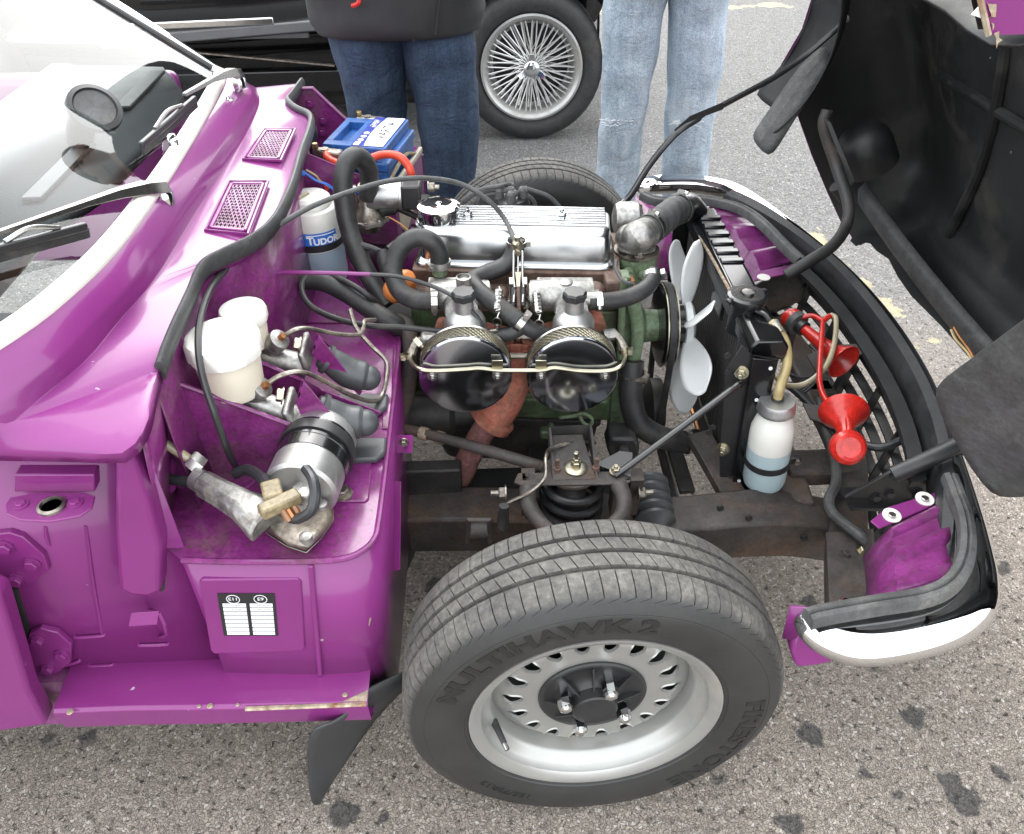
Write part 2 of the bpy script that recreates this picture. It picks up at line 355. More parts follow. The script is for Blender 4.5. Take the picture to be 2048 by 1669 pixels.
# ------------------------------------------------------------------ ground: old surface-dressed tarmac
def ground_mat():
    m, nt, b = nodes('surface_dressing'); L = nt.links.new
    co = N(nt, 'NewGeometry').outputs['Position']
    vd = N(nt, 'TexVoronoi', Scale=190, feature='DISTANCE_TO_EDGE'); vc = N(nt, 'TexVoronoi', Scale=190)
    vv = N(nt, 'TexVoronoi', Scale=58)
    warp = N(nt, 'TexNoise', Scale=60, Detail=3); L(co, warp.inputs['Vector'])
    wv = N(nt, 'VectorMath', operation='MULTIPLY_ADD'); L(warp.outputs['Color'], wv.inputs[0]); wv.inputs[1].default_value = (.02, .02, .02); L(co, wv.inputs[2])
    for v in (vd, vc, vv): L(wv.outputs[0], v.inputs['Vector'])
    big = noise_(nt, co, .9, 5, .6); mid = noise_(nt, co, 16, 5, .6); fine = noise_(nt, co, 420, 3)
    pit = noise_(nt, co, 85, 5, .68, .4)
    # each chip its own tone
    hs = N(nt, 'SeparateColor'); L(vc.outputs['Color'], hs.inputs[0])
    tan = ramp(nt, hs.outputs[0], [(0, (.20, .174, .150)), (.5, (.272, .237, .205)), (.9, (.33, .29, .252)), (1, (.43, .40, .37))])
    grey = ramp(nt, hs.outputs[1], [(0, (.115, .115, .116)), (.5, (.18, .18, .18)), (.9, (.24, .24, .238)), (1, (.36, .36, .355))])
    sep = N(nt, 'SeparateXYZ'); L(co, sep.inputs[0])
    yy = math_(nt, 'ADD', sep.outputs[1], math_(nt, 'MULTIPLY', big, 1.6))
    c = mixc(nt, ramp(nt, math_(nt, 'MULTIPLY_ADD', yy, .33, .33), [(.62, (0, 0, 0)), (1.0, (1, 1, 1))]), tan, grey)
    edge = ramp(nt, vd.outputs['Distance'], [(.0, (0, 0, 0)), (.09, (1, 1, 1))])
    c = mixc(nt, edge, (.145, .126, .108), c)
    holes = ramp(nt, pit, [(.33, (0, 0, 0)), (.43, (1, 1, 1))])
    c = mixc(nt, holes, (.05, .045, .039), c)
    c = mixc(nt, .5, c, ramp(nt, mid, [(.3, (.74, .74, .74)), (.7, (1.08, 1.07, 1.05))]), 'MULTIPLY')
    # worn yellow paint beyond the car
    def seg(a, bb, wd):
        a, bb = Vector(a), Vector(bb); d = (bb - a); ln = d.length; d /= ln; nrm = Vector((-d.y, d.x, 0))
        s1 = N(nt, 'VectorMath', operation='SUBTRACT'); L(co, s1.inputs[0]); s1.inputs[1].default_value = a
        du = N(nt, 'VectorMath', operation='DOT_PRODUCT'); L(s1.outputs[0], du.inputs[0]); du.inputs[1].default_value = d
        dv = N(nt, 'VectorMath', operation='DOT_PRODUCT'); L(s1.outputs[0], dv.inputs[0]); dv.inputs[1].default_value = nrm
        e = math_(nt, 'SUBTRACT', wd, math_(nt, 'ABSOLUTE', dv.outputs['Value']))
        f = math_(nt, 'SUBTRACT', ln / 2, math_(nt, 'ABSOLUTE', math_(nt, 'SUBTRACT', du.outputs['Value'], ln / 2)))
        return math_(nt, 'MINIMUM', e, f)
    pn = noise_(nt, co, 5.5, 6, .62)
    ymask = None
    for a, bb, wd in ((P(1490, 395, Z=0), P(1890, 700, Z=0), .07), (P(1440, 15, Z=0), P(1570, 8, Z=0), .08), (P(1160, 1e-3, Z=0), P(1200, 30, Z=0), .05)):
        s = math_(nt, 'ADD', math_(nt, 'MULTIPLY', seg(a, bb, wd), 6.0), math_(nt, 'MULTIPLY', math_(nt, 'SUBTRACT', pn, .56), 6.0))
        ymask = s if ymask is None else math_(nt, 'MAXIMUM', ymask, s)
    ym = ramp(nt, math_(nt, 'MULTIPLY', ymask, edge), [(.0, (0, 0, 0)), (.15, (1, 1, 1))])
    c = mixc(nt, math_(nt, 'MULTIPLY', ym, .75), c, (.46, .40, .25))
    # tar blots
    dist = None
    pw = N(nt, 'TexNoise', Scale=34, Detail=4); L(co, pw.inputs['Vector'])
    pv = N(nt, 'VectorMath', operation='MULTIPLY_ADD'); L(pw.outputs['Color'], pv.inputs[0]); pv.inputs[1].default_value = (.05, .05, .05); L(co, pv.inputs[2])
    for x, y, r in ((685, 1628, .024), (762, 1636, .012), (1620, 1466, .026), (1826, 1430, .022), (1900, 1560, .022), (1925, 1600, .026), (1438, 1562, .011), (1578, 1645, .022),
                    (2005, 1548, .013), (1728, 1545, .013), (100, 1478, .014), (178, 1472, .018), (1790, 1590, .012), (1752, 1332, .014), (2005, 1140, .02), (1620, 1205, .02), (880, 1180, .03)):
        s = N(nt, 'VectorMath', operation='DISTANCE'); L(pv.outputs[0], s.inputs[0]); q = P(x, y, Z=0); s.inputs[1].default_value = q + Vector((.025, .025, .025))
        k = math_(nt, 'SUBTRACT', s.outputs['Value'], r)
        dist = k if dist is None else math_(nt, 'MINIMUM', dist, k)
    tar = ramp(nt, math_(nt, 'MULTIPLY_ADD', dist, 40, .5), [(.34, (1, 1, 1)), (.62, (0, 0, 0))])
    c = mixc(nt, math_(nt, 'MULTIPLY', tar, math_(nt, 'MULTIPLY_ADD', edge, .35, .5)), c, ramp(nt, hs.outputs[2], [(0, (.022, .022, .024)), (1, (.075, .074, .075))]))
    L(c, b.inputs['Base Color']); b.inputs['Roughness'].default_value = .85; b.inputs['Specular IOR Level'].default_value = .15
    h = math_(nt, 'ADD', math_(nt, 'MULTIPLY', edge, .5), math_(nt, 'ADD', math_(nt, 'MULTIPLY', holes, .9), math_(nt, 'MULTIPLY', fine, .15)))
    bump_(nt, b, h, .8, .0035)
    return m
MB().add([(-40, -40, 0), (40, -40, 0), (40, 40, 0), (-40, 40, 0)], [(0, 1, 2, 3)]).build('ground', ground_mat(), smooth=0, kind='structure')

# ------------------------------------------------------------------ text as geometry
def text_mb(body, size=1.0, depth=.0, fmap=lambda p: p, align='CENTER', bold=0, res=3):
    cu = bpy.data.curves.new('txt', 'FONT'); cu.body = body; cu.size = size; cu.extrude = depth; cu.align_x = align; cu.align_y = 'CENTER'
    cu.resolution_u = res; cu.offset = bold
    ob = bpy.data.objects.new('txt', cu); COL.objects.link(ob)
    bpy.context.view_layer.update()
    me = bpy.data.meshes.new_from_object(ob.evaluated_get(bpy.context.evaluated_depsgraph_get()))
    mb = MB(); mb.add([fmap(v.co.copy()) for v in me.vertices], [tuple(p.vertices) for p in me.polygons])
    bpy.data.objects.remove(ob); bpy.data.curves.remove(cu); bpy.data.meshes.remove(me)
    return mb

# ------------------------------------------------------------------ black car with wire wheels, parked behind
BY = 2.29                                   # outer face of its wheel
WX = P(1062, 131, Y=BY).x
bcar = empty('classic_car', (WX, BY + .1, 0), 'black vintage car with wire-spoked wheel parked behind the two people', 'car')
def tyre_profile(R, rb, wd, side=.06):
    h = wd / 2
    return [(rb - .004, -h * .62), (rb + .004, -h * .80), (rb + (R - rb) * .35, -h * .99), (rb + (R - rb) * .62, -h), (R - .022, -h * .93), (R - .010, -h * .84), (R - .003, -h * .70), (R, -h * .35), (R, h * .35), (R - .003, h * .70), (R - .010, h * .84), (R - .022, h * .93), (rb + (R - rb) * .6, h), (rb + .004, h * .8), (rb - .004, h * .62)]
MAT['tyre_dark'] = M('tyre_black', (.026, .026, .027), .62, 0, 0, .15, 20, dirt=(.07, .066, .06), damt=.15, ds=6, bump=.08, bs=200)
def wire_wheel(x, y, flip=1):
    rim = MB(); c = Vector((x, y, .305)); ax = Vector((0, -flip, 0))
    rim.lathe([(.183, -.03), (.196, .035), (.205, .042), (.213, .046), (.213, .052), (.205, .054), (.198, .050), (.190, .040), (.178, .020), (.170, -.03), (.170, -.10), (.19, -.12), (.19, -.13), (.165, -.12), (.16, -.03)], c, ax, 64, closed=True)
    wh = rim.build('wheel', MAT['silver_paint'], bcar)
    MB().lathe([(r, -h - .045) for r, h in tyre_profile(.303, .203, .195)], c, ax, 72, closed=False, cap=False).build('tyre', MAT['tyre_dark'], wh)
    sp = MB()
    a, b, d = frame(ax)
    def pt(r, t, h): return c + (a * cos(t) + b * sin(t)) * r + ax * h
    for k in range(24):
        t = 2 * pi * k / 24
        for s in (1, -1):
            sp.tube([pt(.036, t + s * .1, .022), pt(.184, t + s * .34 + .06, .024)], .0027, 5, smooth=False)
            sp.tube([pt(.044, t + s * .1, -.05), pt(.178, t + s * .28 - .06, -.005)], .0027, 5, smooth=False)
    sp.build('spokes', M('spoke_silver', (.62, .62, .60), .35, .4), wh)
    hub = MB().lathe([(.052, -.09), (.052, -.02), (.046, .0), (.036, .012), (.036, .030), (.030, .034)], c, ax, 28)
    hub.build('hub', MAT['steel'], wh)
    cap = MB().lathe([(.036, .030), (.037, .040), (.034, .056), (.026, .063), (.016, .065), (.0, .066)], c, ax, 28)
    for k in range(3):
        t = 2 * pi * k / 3 + pi / 2
        n_ = (a * cos(t) + b * sin(t)); tt = (-a * sin(t) + b * cos(t))
        cap.rings([[c + n_ * r + tt * (sx * wd_) + ax * (h + hh * th_) for sx, hh in ((-1, -1), (1, -1), (1, 1), (-1, 1))] for r, wd_, h, th_ in ((.026, .014, .045, .010), (.046, .013, .050, .008), (.062, .009, .060, .005))])
    cap.build('knock_off_spinner', MAT['chrome'], wh, bevel=.002)
    MB().lathe([(.168, -.07), (.168, -.074), (.02, -.074)], c, ax, 40).build('dark_brake_backing', MAT['black_satin'], wh)
    return wh
wire_wheel(WX, BY)
for xx, yy, fl in ((WX - 2.44, BY, 1), (WX, BY + 1.28, -1), (WX - 2.44, BY + 1.28, -1)): wire_wheel(xx, yy, fl)
# body: tub, front wing sweeping into the running board
def wing(y0, y1, sgn):
    top = spline([(WX + .42, .10), (WX + .40, .34), (WX + .30, .58), (WX + .10, .70), (WX - .12, .70), (WX - .42, .60), (WX - .75, .53), (WX - 1.15, .49), (WX - 1.75, .47), (WX - 2.1, .48)], 6)
    rows = []
    for i, p in enumerate(top):
        x, z = p[0], p[1]
        rows.append([(x, y0 + sgn * .03, z - .055), (x, y0, z - .03), (x, y0 + sgn * .012, z - .006), (x, y0 + sgn * .06, z + .010), (x, (y0 + y1) / 2, z + .03), (x, y1, z + .02)])
    return MB().grid(rows)
wing(BY - .07, BY + .27, 1).build('wing', MAT['morgan_black'], bcar, solid=.006, subsurf=1)
wing(BY + 1.35, BY + 1.01, -1).build('wing', MAT['morgan_black'], bcar, solid=.006, subsurf=1)
for nm, z0, z1, y0_, mt in (('running_board', .335, .375, BY - .055, 'running'),):
    MB().box((WX - 1.50, BY + .08, .455), (1.20, .28, .022)).build(nm, MAT[mt], bcar, bevel=.004)
MB().bar(P(200, 57, Y=BY - .083), P(547, 42, Y=BY - .083), .012, .026).build('trim_strip', MAT['chrome'], bcar, bevel=.004)
MB().bar(P(200, 88, Y=BY - .08), P(650, 50, Y=BY - .08), .012, .040).build('board_edge', MAT['running'], bcar, bevel=.006)
MB().bar(P(300, 96, Y=BY + .0), P(670, 131, Y=BY + .0), .02, .006).build('sill_strip', MAT['steel_dirty'], bcar)
MB().bar((WX - 2.2, BY + .06, .24), (WX - .40, BY + .06, .25), .06, .10).build('chassis_rail', MAT['morgan_black'], bcar, bevel=.01)
MB().box((WX - 1.35, BY + .62, .22), (1.75, .92, .24)).build('underbody_shade_box', MAT['underseal'], bcar, bevel=.03)  # dark box added so the space beneath the car looks shaded
tub = MB(); rows = []
for x, y_in, zt in ((WX - 2.9, .30, .80), (WX - 2.2, .24, .90), (WX - 1.5, .22, .92), (WX - .8, .24, .98), (WX - .2, .34, .96), (WX + .35, .42, .90)):
    yc = BY + .64; h = .64 - y_in + .0
    rows.append([(x, yc - h - .06, .30), (x, yc - h - .08, .60), (x, yc - h - .02, zt - .05), (x, yc - h + .12, zt), (x, yc, zt + .03), (x, yc + h - .12, zt), (x, yc + h + .02, zt - .05), (x, yc + h + .08, .60), (x, yc + h + .06, .36)])
tub.grid(rows).build('body', MAT['morgan_black'], bcar, subsurf=2, solid=.01)
MB().box((WX - 1.30, BY + .18, .64), (.70, .018, .46)).build('door', MAT['morgan_black'], bcar, bevel=.03, seg=3)
MB().tube([(WX - 1.12, BY + .150, .78), (WX - 1.05, BY + .135, .78), (WX - .98, BY + .150, .78)], .008).build('door_handle', MAT['chrome'], bcar)
# ------------------------------------------------------------------ people (they stand behind the engine bay, facing it)
def limb_rings(path, n=20, seed=0, wr=.006):
    """path: (centre, half width x, half depth y)"""
    rs = []
    cs = spline([(*c, a, b) for c, a, b in path], 5) if False else None
    pts = []
    P_ = [list(c) + [a, b] for c, a, b in path]
    k = 7
    for i in range(len(P_) - 1):
        for j in range(k):
            t = j / k; t2 = t
            A = P_[max(i - 1, 0)]; B = P_[i]; Cc = P_[i + 1]; D = P_[min(i + 2, len(P_) - 1)]
            pts.append([.5 * ((2 * b) + (c - a) * t + (2 * a - 5 * b + 4 * c - d) * t * t + (3 * b - a - 3 * c + d) * t ** 3) for a, b, c, d in zip(A, B, Cc, D)])
    pts.append(P_[-1])
    for i, q in enumerate(pts):
        ring = []
        for j in range(n):
            t = 2 * pi * j / n
            w_ = 1 + (noise.noise(Vector((cos(t) * 1.3 + seed, sin(t) * 1.3, q[2] * 14))) * wr + noise.noise(Vector((cos(t) * 2.2, sin(t) * 2.2 + seed, q[2] * 30))) * wr * .6) / max(q[3], .03)
            ring.append(Vector((q[0] + cos(t) * q[3] * w_, q[1] + sin(t) * q[4] * w_, q[2])))
        rs.append(ring)
    return rs
def person(name, label, x, y, legs, jeans, jacket, hem, sh=1.42, sk=1.0, ripped=False, width=1.0, sleeve='jacket'):
    root = empty(name, (x, y, 0), label, 'person')
    # body under the clothes: one continuous skinned figure
    hipz = .90
    vs = []; es = []; rad = []
    def v(p, r, par=None):
        vs.append(Vector(p)); rad.append(r)
        if par is not None: es.append((par, len(vs) - 1))
        return len(vs) - 1
    pel = v((x, y, .96), .115)
    sp1 = v((x, y + .01, 1.12), .115, pel); sp2 = v((x, y + .01, 1.30), .125, sp1); nk = v((x, y, sh + .06), .055, sp2); hd0 = v((x, y - .02, sh + .14), .06, nk)
    for L_ in legs:
        h = v((L_[0][0], L_[0][1], .90), .075, pel); kn = v(L_[1], .052, h); an = v(L_[2], .036, kn); v(Vector(L_[2]) + Vector((0, -.12, -.055)), .03, an)
    wrists = []
    for s in (-1, 1):
        shd = v((x + s * .17 * width, y + .01, sh - .03), .055, sp2); el = v((x + s * .25 * width, y + .05, 1.15), .042, shd); wr_ = v((x + s * .20 * width, y - .10, .98), .028, el)
        wrists.append((vs[wr_], vs[el], s))
    me = bpy.data.meshes.new('body'); me.from_pydata([p - Vector((x, y, 0)) for p in vs], es, [])
    ob = bpy.data.objects.new('body', me); COL.objects.link(ob); ob.parent = root; W[ob] = Vector((x, y, 0)); me.materials.append(MAT['skin'])
    mod = ob.modifiers.new('k', 'SKIN'); mod.use_smooth_shade = True
    for sv, r in zip(me.skin_vertices[0].data, rad): sv.radius = (r, r)
    me.skin_vertices[0].data[0].use_root = True
    m2 = ob.modifiers.new('s', 'SUBSURF'); m2.levels = 1; m2.render_levels = 2
    # head
    hd = MB(); hc = Vector((x, y - .02, sh + .20))
    rs = []
    for i in range(13):
        t = pi * i / 12; zz = -cos(t); rr = sin(t)
        ring = []
        for j in range(20):
            a = 2 * pi * j / 20; fx, fy = cos(a), sin(a)
            r = rr * (1 - .12 * max(0, -zz) * (1 if fy < 0 else .6))
            px, py, pz = fx * r * .075, fy * r * .095, zz * .12
            if fy < -.8 and -.35 < zz < .12: py -= .018 * (1 - abs(fx) * 2.2) if abs(fx) < .4 else 0
            if fy < -.5 and .0 < zz < .3 and .25 < abs(fx) < .65: py += .010
            ring.append(hc + Vector((px, py, pz)))
        rs.append(ring)
    hd.rings(rs)
    for s in (-1, 1): hd.sphere(hc + Vector((s * .076, .01, -.005)), .028, 8, 6, sx=.35, sz=1.1)
    h_ = hd.build('head', MAT['skin'], root, subsurf=1)
    fe = MB()
    for s in (-1, 1): fe.sphere(hc + Vector((s * .03, -.082, .012)), .010, 8, 6, sz=.6)
    fe.build('eyes', MAT['ink'], h_)
    MB().box(hc + Vector((0, -.088, -.062)), (.045, .012, .008)).build('mouth', MAT['pipe_pink'], h_, bevel=.003)
    hr = MB(); rs = []
    for i in range(6, 13):
        t = pi * i / 12; rs.append([hc + Vector((cos(2 * pi * j / 20) * sin(t) * .083, (sin(2 * pi * j / 20) * sin(t) * .103 + .010), -cos(t) * .128 + (.012 if sin(2 * pi * j / 20) > 0 else .03) * (i == 6) - (0.05 if (i == 6 and sin(2 * pi * j / 20) > -.2) else 0))) for j in range(20)])
    hr.rings(rs).build('hair', MAT['hair'], root, subsurf=1)
    # hands
    for wv, ev, s in wrists:
        hm = MB(); d = (wv - ev).normalized(); a, b, _ = frame(d)
        hm.rings([[wv + d * h + a * (ca * wd) + b * (sa * th_) for ca, sa in ((1, 0), (.7, .7), (0, 1), (-.7, .7), (-1, 0), (-.7, -.7), (0, -1), (.7, -.7))] for h, wd, th_ in ((-.01, .026, .020), (.03, .036, .017), (.07, .042, .015), (.095, .040, .012))])
        for f in range(4):
            o = wv + d * .09 + a * ((f - 1.5) * .019); ln = (.062, .074, .070, .054)[f]
            hm.tube([o, o + d * ln * .5 - b * .006, o + d * ln * .85 - b * .02], lambda t: .0088 - .002 * t, 8, 4)
        hm.tube([wv + d * .03 + a * .032, wv + d * .06 + a * .052 - b * .008, wv + d * .085 + a * .056 - b * .016], lambda t: .011 - .003 * t, 8, 4)
        hm.build('hand', MAT['skin'], root)
    # jeans: two legs joined at the seat
    jm = MB()
    for i, L_ in enumerate(legs):
        (hx, hy, hz), k_, an_ = L_[:3]; wd = L_[3] if len(L_) > 3 else (.105, .088, .085)
        sgn = 1 if hx > x else -1
        path = [((an_[0], an_[1], .045), wd[2] * 1.02, wd[2] * 1.1), ((an_[0], an_[1], .10), wd[2], wd[2] * 1.05), ((an_[0] * .6 + k_[0] * .4, an_[1] * .6 + k_[1] * .4, .27), (wd[1] + wd[2]) / 2, wd[1]), (tuple(k_), wd[1], wd[1]), ((k_[0] * .5 + hx * .5, k_[1] * .5 + hy * .5, .66), (wd[0] + wd[1]) / 2, wd[0]),
                ((hx, hy, .80), wd[0], wd[0] * 1.12), ((hx * .8 + x * .2, hy, .88), wd[0] * 1.05, wd[0] * 1.18), ((hx * .7 + x * .3, hy, 1.0), wd[0] * 1.0, wd[0] * 1.08)]
        jm.rings(limb_rings(path, 28, seed=i * 7.3 + x, wr=.011))
    jo = jm.build('jeans', jeans, root, subsurf=1)
    for i, L_ in enumerate(legs):
        (hx, hy, hz), k_, an_ = L_[:3]
        s = MB(); rows = [((an_[0], an_[1] + .075, .0), .035, .012), ]
        rs = []
        for yy, wd_, zt in ((.10, .020, .05), (.085, .036, .075), (.02, .042, .10), (-.05, .045, .085), (-.11, .048, .060), (-.155, .036, .045), (-.17, .015, .03)):
            rs.append([Vector((an_[0] + ca * wd_, an_[1] + yy, .002 + (zt - .002) * sa)) for ca, sa in ((-1, 0), (-1, .35), (-.75, .8), (0, 1), (.75, .8), (1, .35), (1, 0))])
        s.rings(rs).build('shoe', MAT['shoe'], root, subsurf=1)
    # outer stitched seams
    # jacket
    if jacket:
        tw = .225 * width
        path = [((x, y - .01, hem), tw * 1.0, .15), ((x, y - .015, hem + .05), tw * 1.04, .165), ((x, y - .02, 1.02), tw * 1.02, .17), ((x, y, 1.18), tw * .96, .145), ((x, y, 1.34), tw * .98, .13), ((x, y + .01, sh), tw * .72, .09), ((x, y, sh + .07), .075, .07)]
        tj = MB().rings(limb_rings(path, 30, seed=x * 3, wr=.014))
        jk = tj.build('jacket', jacket, root, subsurf=1)
        for wv, ev, s in wrists:
            shp = Vector((x + s * .175 * width, y + .01, sh - .03))
            MB().tube([shp - Vector((s * .05, 0, -.01)), shp, ev, wv - (wv - ev) * .08], lambda t: .072 - .026 * t, 14, 6).build('sleeve', jacket, jk)
        MB().tube([(x + .05, y - .162, hem + .005), (x + .045, y - .192, 1.02), (x + .02, y - .15, 1.2), (x, y - .09, sh + .03)], .004, 6).build('zip', MAT['black_plastic'], jk)
        return root, jk, jo
    return root, None, jo
# man in dark jacket and dark jeans, one knee forward
y1 = 1.16
lA = P(742, 130, Y=y1).x; lB = P(868, 130, Y=y1).x
p1, jk1, jo1 = person('person', 'person in black zip jacket and dark blue jeans standing behind the battery', (lA + lB) / 2, y1,
    [((lA, y1, .80), (lA + .005, y1 - .01, .48), (lA + .02, y1 + .02, .06), (.124, .086, .080)), ((lB, y1, .80), (P(897, 250, Y=y1 - .03).x, y1 - .03, .48), (P(890, 420, Y=y1).x, y1 + .0, .06), (.120, .094, .078))], MAT['jeans_dark'], MAT['jacket'], .735, width=1.05)
MB().tube([P(705, 12, Y=y1 - .19), P(716, 8, Y=y1 - .2), P(719, 0, Y=y1 - .2)], .006, 6).build('red_pull_tab', MAT['red_plastic'], jk1)
MB().tube([P(870, 70, Y=y1 - .165), P(877, 0, Y=y1 - .175)], .004, 6, smooth=False).build('seam', MAT['black_plastic'], jk1)
# second person, pale ripped jeans
y2 = 1.22
a1, a2 = P(1268, 60, Y=y2).x, P(1388, 60, Y=y2).x
p2, _, jo2 = person('person', 'person in pale ripped blue jeans standing beside the wire wheel', (a1 + a2) / 2, y2,
    [((a1, y2, .80), (P(1243, 240, Y=y2).x, y2 - .02, .46), (P(1228, 400, Y=y2).x, y2 + .01, .06), (.092, .070, .066)), ((a2, y2, .80), (P(1376, 240, Y=y2).x, y2 - .02, .46), (P(1366, 400, Y=y2).x, y2 + .01, .06), (.092, .074, .068))], MAT['jeans_light'], M('grey_jumper', (.10, .10, .11), .9), .90, sh=1.36, width=.85)
# frayed slashes at the knees
for cx, zz in ((P(1236, 243, Y=y2 - .09), 0), (P(1372, 247, Y=y2 - .09), 0)):
    f = MB(); q = cx
    for k in range(34):
        a = Vector((q.x + random.uniform(-.042, .042), q.y - random.uniform(-.006, .004), q.z + random.gauss(0, .005)))
        b = a + Vector((random.uniform(-.016, .016), -.002, random.uniform(-.005, .004)))
        f.tube([a, (a + b) / 2 + Vector((0, -.002, .001)), b], .0009, 4, 2)
    f.build('frayed_rip', MAT['thread'], jo2, kind='stuff')
# ------------------------------------------------------------------ the purple car
car = empty('sports_car', (0, 0, 0), 'purple classic sports car with its whole front bonnet tilted forward', 'car')
STEER = .037
MAT['tyre'] = None
def tyre_mat():
    m, nt, b = nodes('tyre_rubber'); L = nt.links.new; co = coords(nt)
    s = N(nt, 'SeparateXYZ'); L(co, s.inputs[0])
    rr = math_(nt, 'SQRT', math_(nt, 'ADD', math_(nt, 'MULTIPLY', s.outputs[0], s.outputs[0]), math_(nt, 'MULTIPLY', s.outputs[2], s.outputs[2])))
    tread = ramp(nt, math_(nt, 'MULTIPLY_ADD', rr, 40, -10.1), [(.28, (0, 0, 0)), (.62, (1, 1, 1))])     # worn contact surface only
    n1 = noise_(nt, co, 120, 6, .7); n2 = noise_(nt, co, 9, 5, .6)
    side = ramp(nt, n2, [(.3, (.017, .017, .0172)), (.7, (.031, .0305, .0295))])
    dust = ramp(nt, math_(nt, 'MULTIPLY_ADD', n2, .5, math_(nt, 'MULTIPLY', n1, .55)), [(.38, (.036, .035, .034)), (.55, (.090, .086, .078)), (.68, (.17, .16, .142))])
    c = mixc(nt, tread, side, dust)
    L(c, b.inputs['Base Color'])
    L(math_(nt, 'MULTIPLY_ADD', tread, .3, .5), b.inputs['Roughness'])
    bump_(nt, b, n1, .25, .0015)
    return m
MAT['tyre'] = tyre_mat()
R0 = .273
def make_tyre():
    prof = [(.166, -.050), (.172, -.060), (.179, -.0665), (.186, -.0695), (.187, -.0715), (.1895, -.0720), (.196, -.0745), (.210, -.0775), (.225, -.0785), (.240, -.0770), (.2415, -.0760), (.243, -.0764), (.249, -.0735), (.256, -.0690)]
    # tread columns across: (y, radius, deep groove?, sipe weight)
    tr = [(-.0655, .2620, 0, .55), (-.0600, .2668, 0, .8), (-.0540, .2696, 0, 1), (-.0400, .2722, 0, 1), (-.0300, .2728, 0, 1), (-.0292, .2665, 1, 0), (-.0232, .2665, 1, 0), (-.0224, .2732, 0, .8), (-.0120, .2735, 0, .8), (-.0030, .2736, 0, .3), (-.0022, .2670, 1, 0), (.0038, .2670, 1, 0), (.0046, .2736, 0, .3),
          (.0130, .2734, 0, .8), (.0232, .2732, 0, .8), (.0240, .2665, 1, 0), (.0300, .2665, 1, 0), (.0308, .2728, 0, 1), (.0440, .2720, 0, 1), (.0550, .2692, 0, 1), (.0610, .2660, 0, .8), (.0655, .2620, 0, .55)]
    inner = [(.254, .0690), (.240, .0765), (.222, .0785), (.205, .0770), (.190, .072), (.176, .062), (.166, .050)]
    NP = 84; ph = [0, .012, .075, .087, .36, .68]
    def slant(y):
        ay = abs(y)
        if ay > .03: return (.03 * 23.4 + (ay - .03) * 3.0) * (1 if y > 0 else -1)
        return (y + .0) * 26 * .9
    rows = []
    for r, y in prof: rows.append([(r, y, 0, 0)] * (NP * len(ph)))
    cols = []
    for r, y in prof: cols.append((y, r, 1, 0))
    for y, r, g, s_ in tr: cols.append((y, r, g, s_))
    for r, y in inner: cols.append((y, r, 1, 0))
    mb = MB(); G = []
    for y, r, g, sw in cols:
        row = []
        for k in range(NP):
            for i, p in enumerate(ph):
                t = 2 * pi * (k + p) / NP + (slant(y) * 2 * pi / NP if sw or g else slant(y) * 2 * pi / NP) * (1 if abs(y) < .068 else 0)
                rr = r - (.0048 * sw if i in (1, 2) else 0)
                row.append((cos(t) * rr, y, sin(t) * rr))
        G.append(row)
    mb.grid(G, closed=True)
    return mb
def rim_mb():
    mb = MB(); ax = (0, -1, 0); o = (0, 0, 0)
    pr = [(.172, .056), (.1775, .0625), (.1805, .0665), (.1800, .0690), (.1765, .0690), (.1720, .0665), (.1660, .0640), (.1625, .0610), (.1605, .052), (.1570, .046), (.1500, .040), (.1465, .033), (.1455, .0), (.1470, -.03), (.160, -.055), (.1775, -.06), (.1775, -.064), (.166, -.062), (.150, -.035), (.1485, .03)]
    mb.lathe(pr, o, ax, 96, closed=True)
    return mb
def disc_mb():
    """slotted wheel disc: 18 radial oval slots with rolled lips"""
    mb = MB(); NS = 18; ri, ro = .098, .133
    def surf(r):                           # how far outboard (-Y) the disc stands at radius r
        if r > .118: return .010 + (.1465 - r) * .70
        if r > .085: return .030 - (.118 - r) * .05 + 0
        return .0285 - (.085 - r) * .3
    def pt(r, t, up=0): return Vector((cos(t) * r, -(surf(r) + up), sin(t) * r))
    m = 24
    for k in range(NS):
        t0 = 2 * pi * k / NS; hw = pi / NS
        outer = []; hole = []; lip = []; inner_ = []
        for j in range(m):
            a = 2 * pi * j / m; ca, sa = cos(a), sin(a)
            s_ = max(abs(ca), abs(sa)); outer.append(pt((ri + ro) / 2 + ca / s_ * (ro - ri) / 2, t0 + sa / s_ * hw))
            rc = .1155; hole.append(pt(rc + ca * .0168, t0 + sa * .0118 / rc)); lip.append(pt(rc + ca * .0152, t0 + sa * .0100 / rc, .0016)); inner_.append(pt(rc + ca * .0140, t0 + sa * .0088 / rc, -.003))
        mb.rings([outer, hole, lip, inner_], cap=False)
    n = 72
    mb.rings([[pt(r, 2 * pi * j / n) for j in range(n)] for r in (.1462, .140, ro)], cap=False)
    mb.rings([[pt(r, 2 * pi * j / n) for j in range(n)] for r in (ri, .085, .078, .060, .02)], cap=True)
    return mb
def arc_text(body, r, a_mid, size, y0, depth=.0012, bold=0):
    """lettering moulded on the sidewall; a_mid in wheel angle, letter tops outward, reading clockwise"""
    def fm(p):
        a = a_mid - p.x * 1.38 / r; rr = r + p.y
        yb = -.0782 + (abs(rr - .225) / .018) ** 2 * .0014
        return Vector((cos(a) * rr, yb - (.0013 if p.z > 0 else -.002), sin(a) * rr))
    return text_mb(body, size, .5, fm, bold=bold)
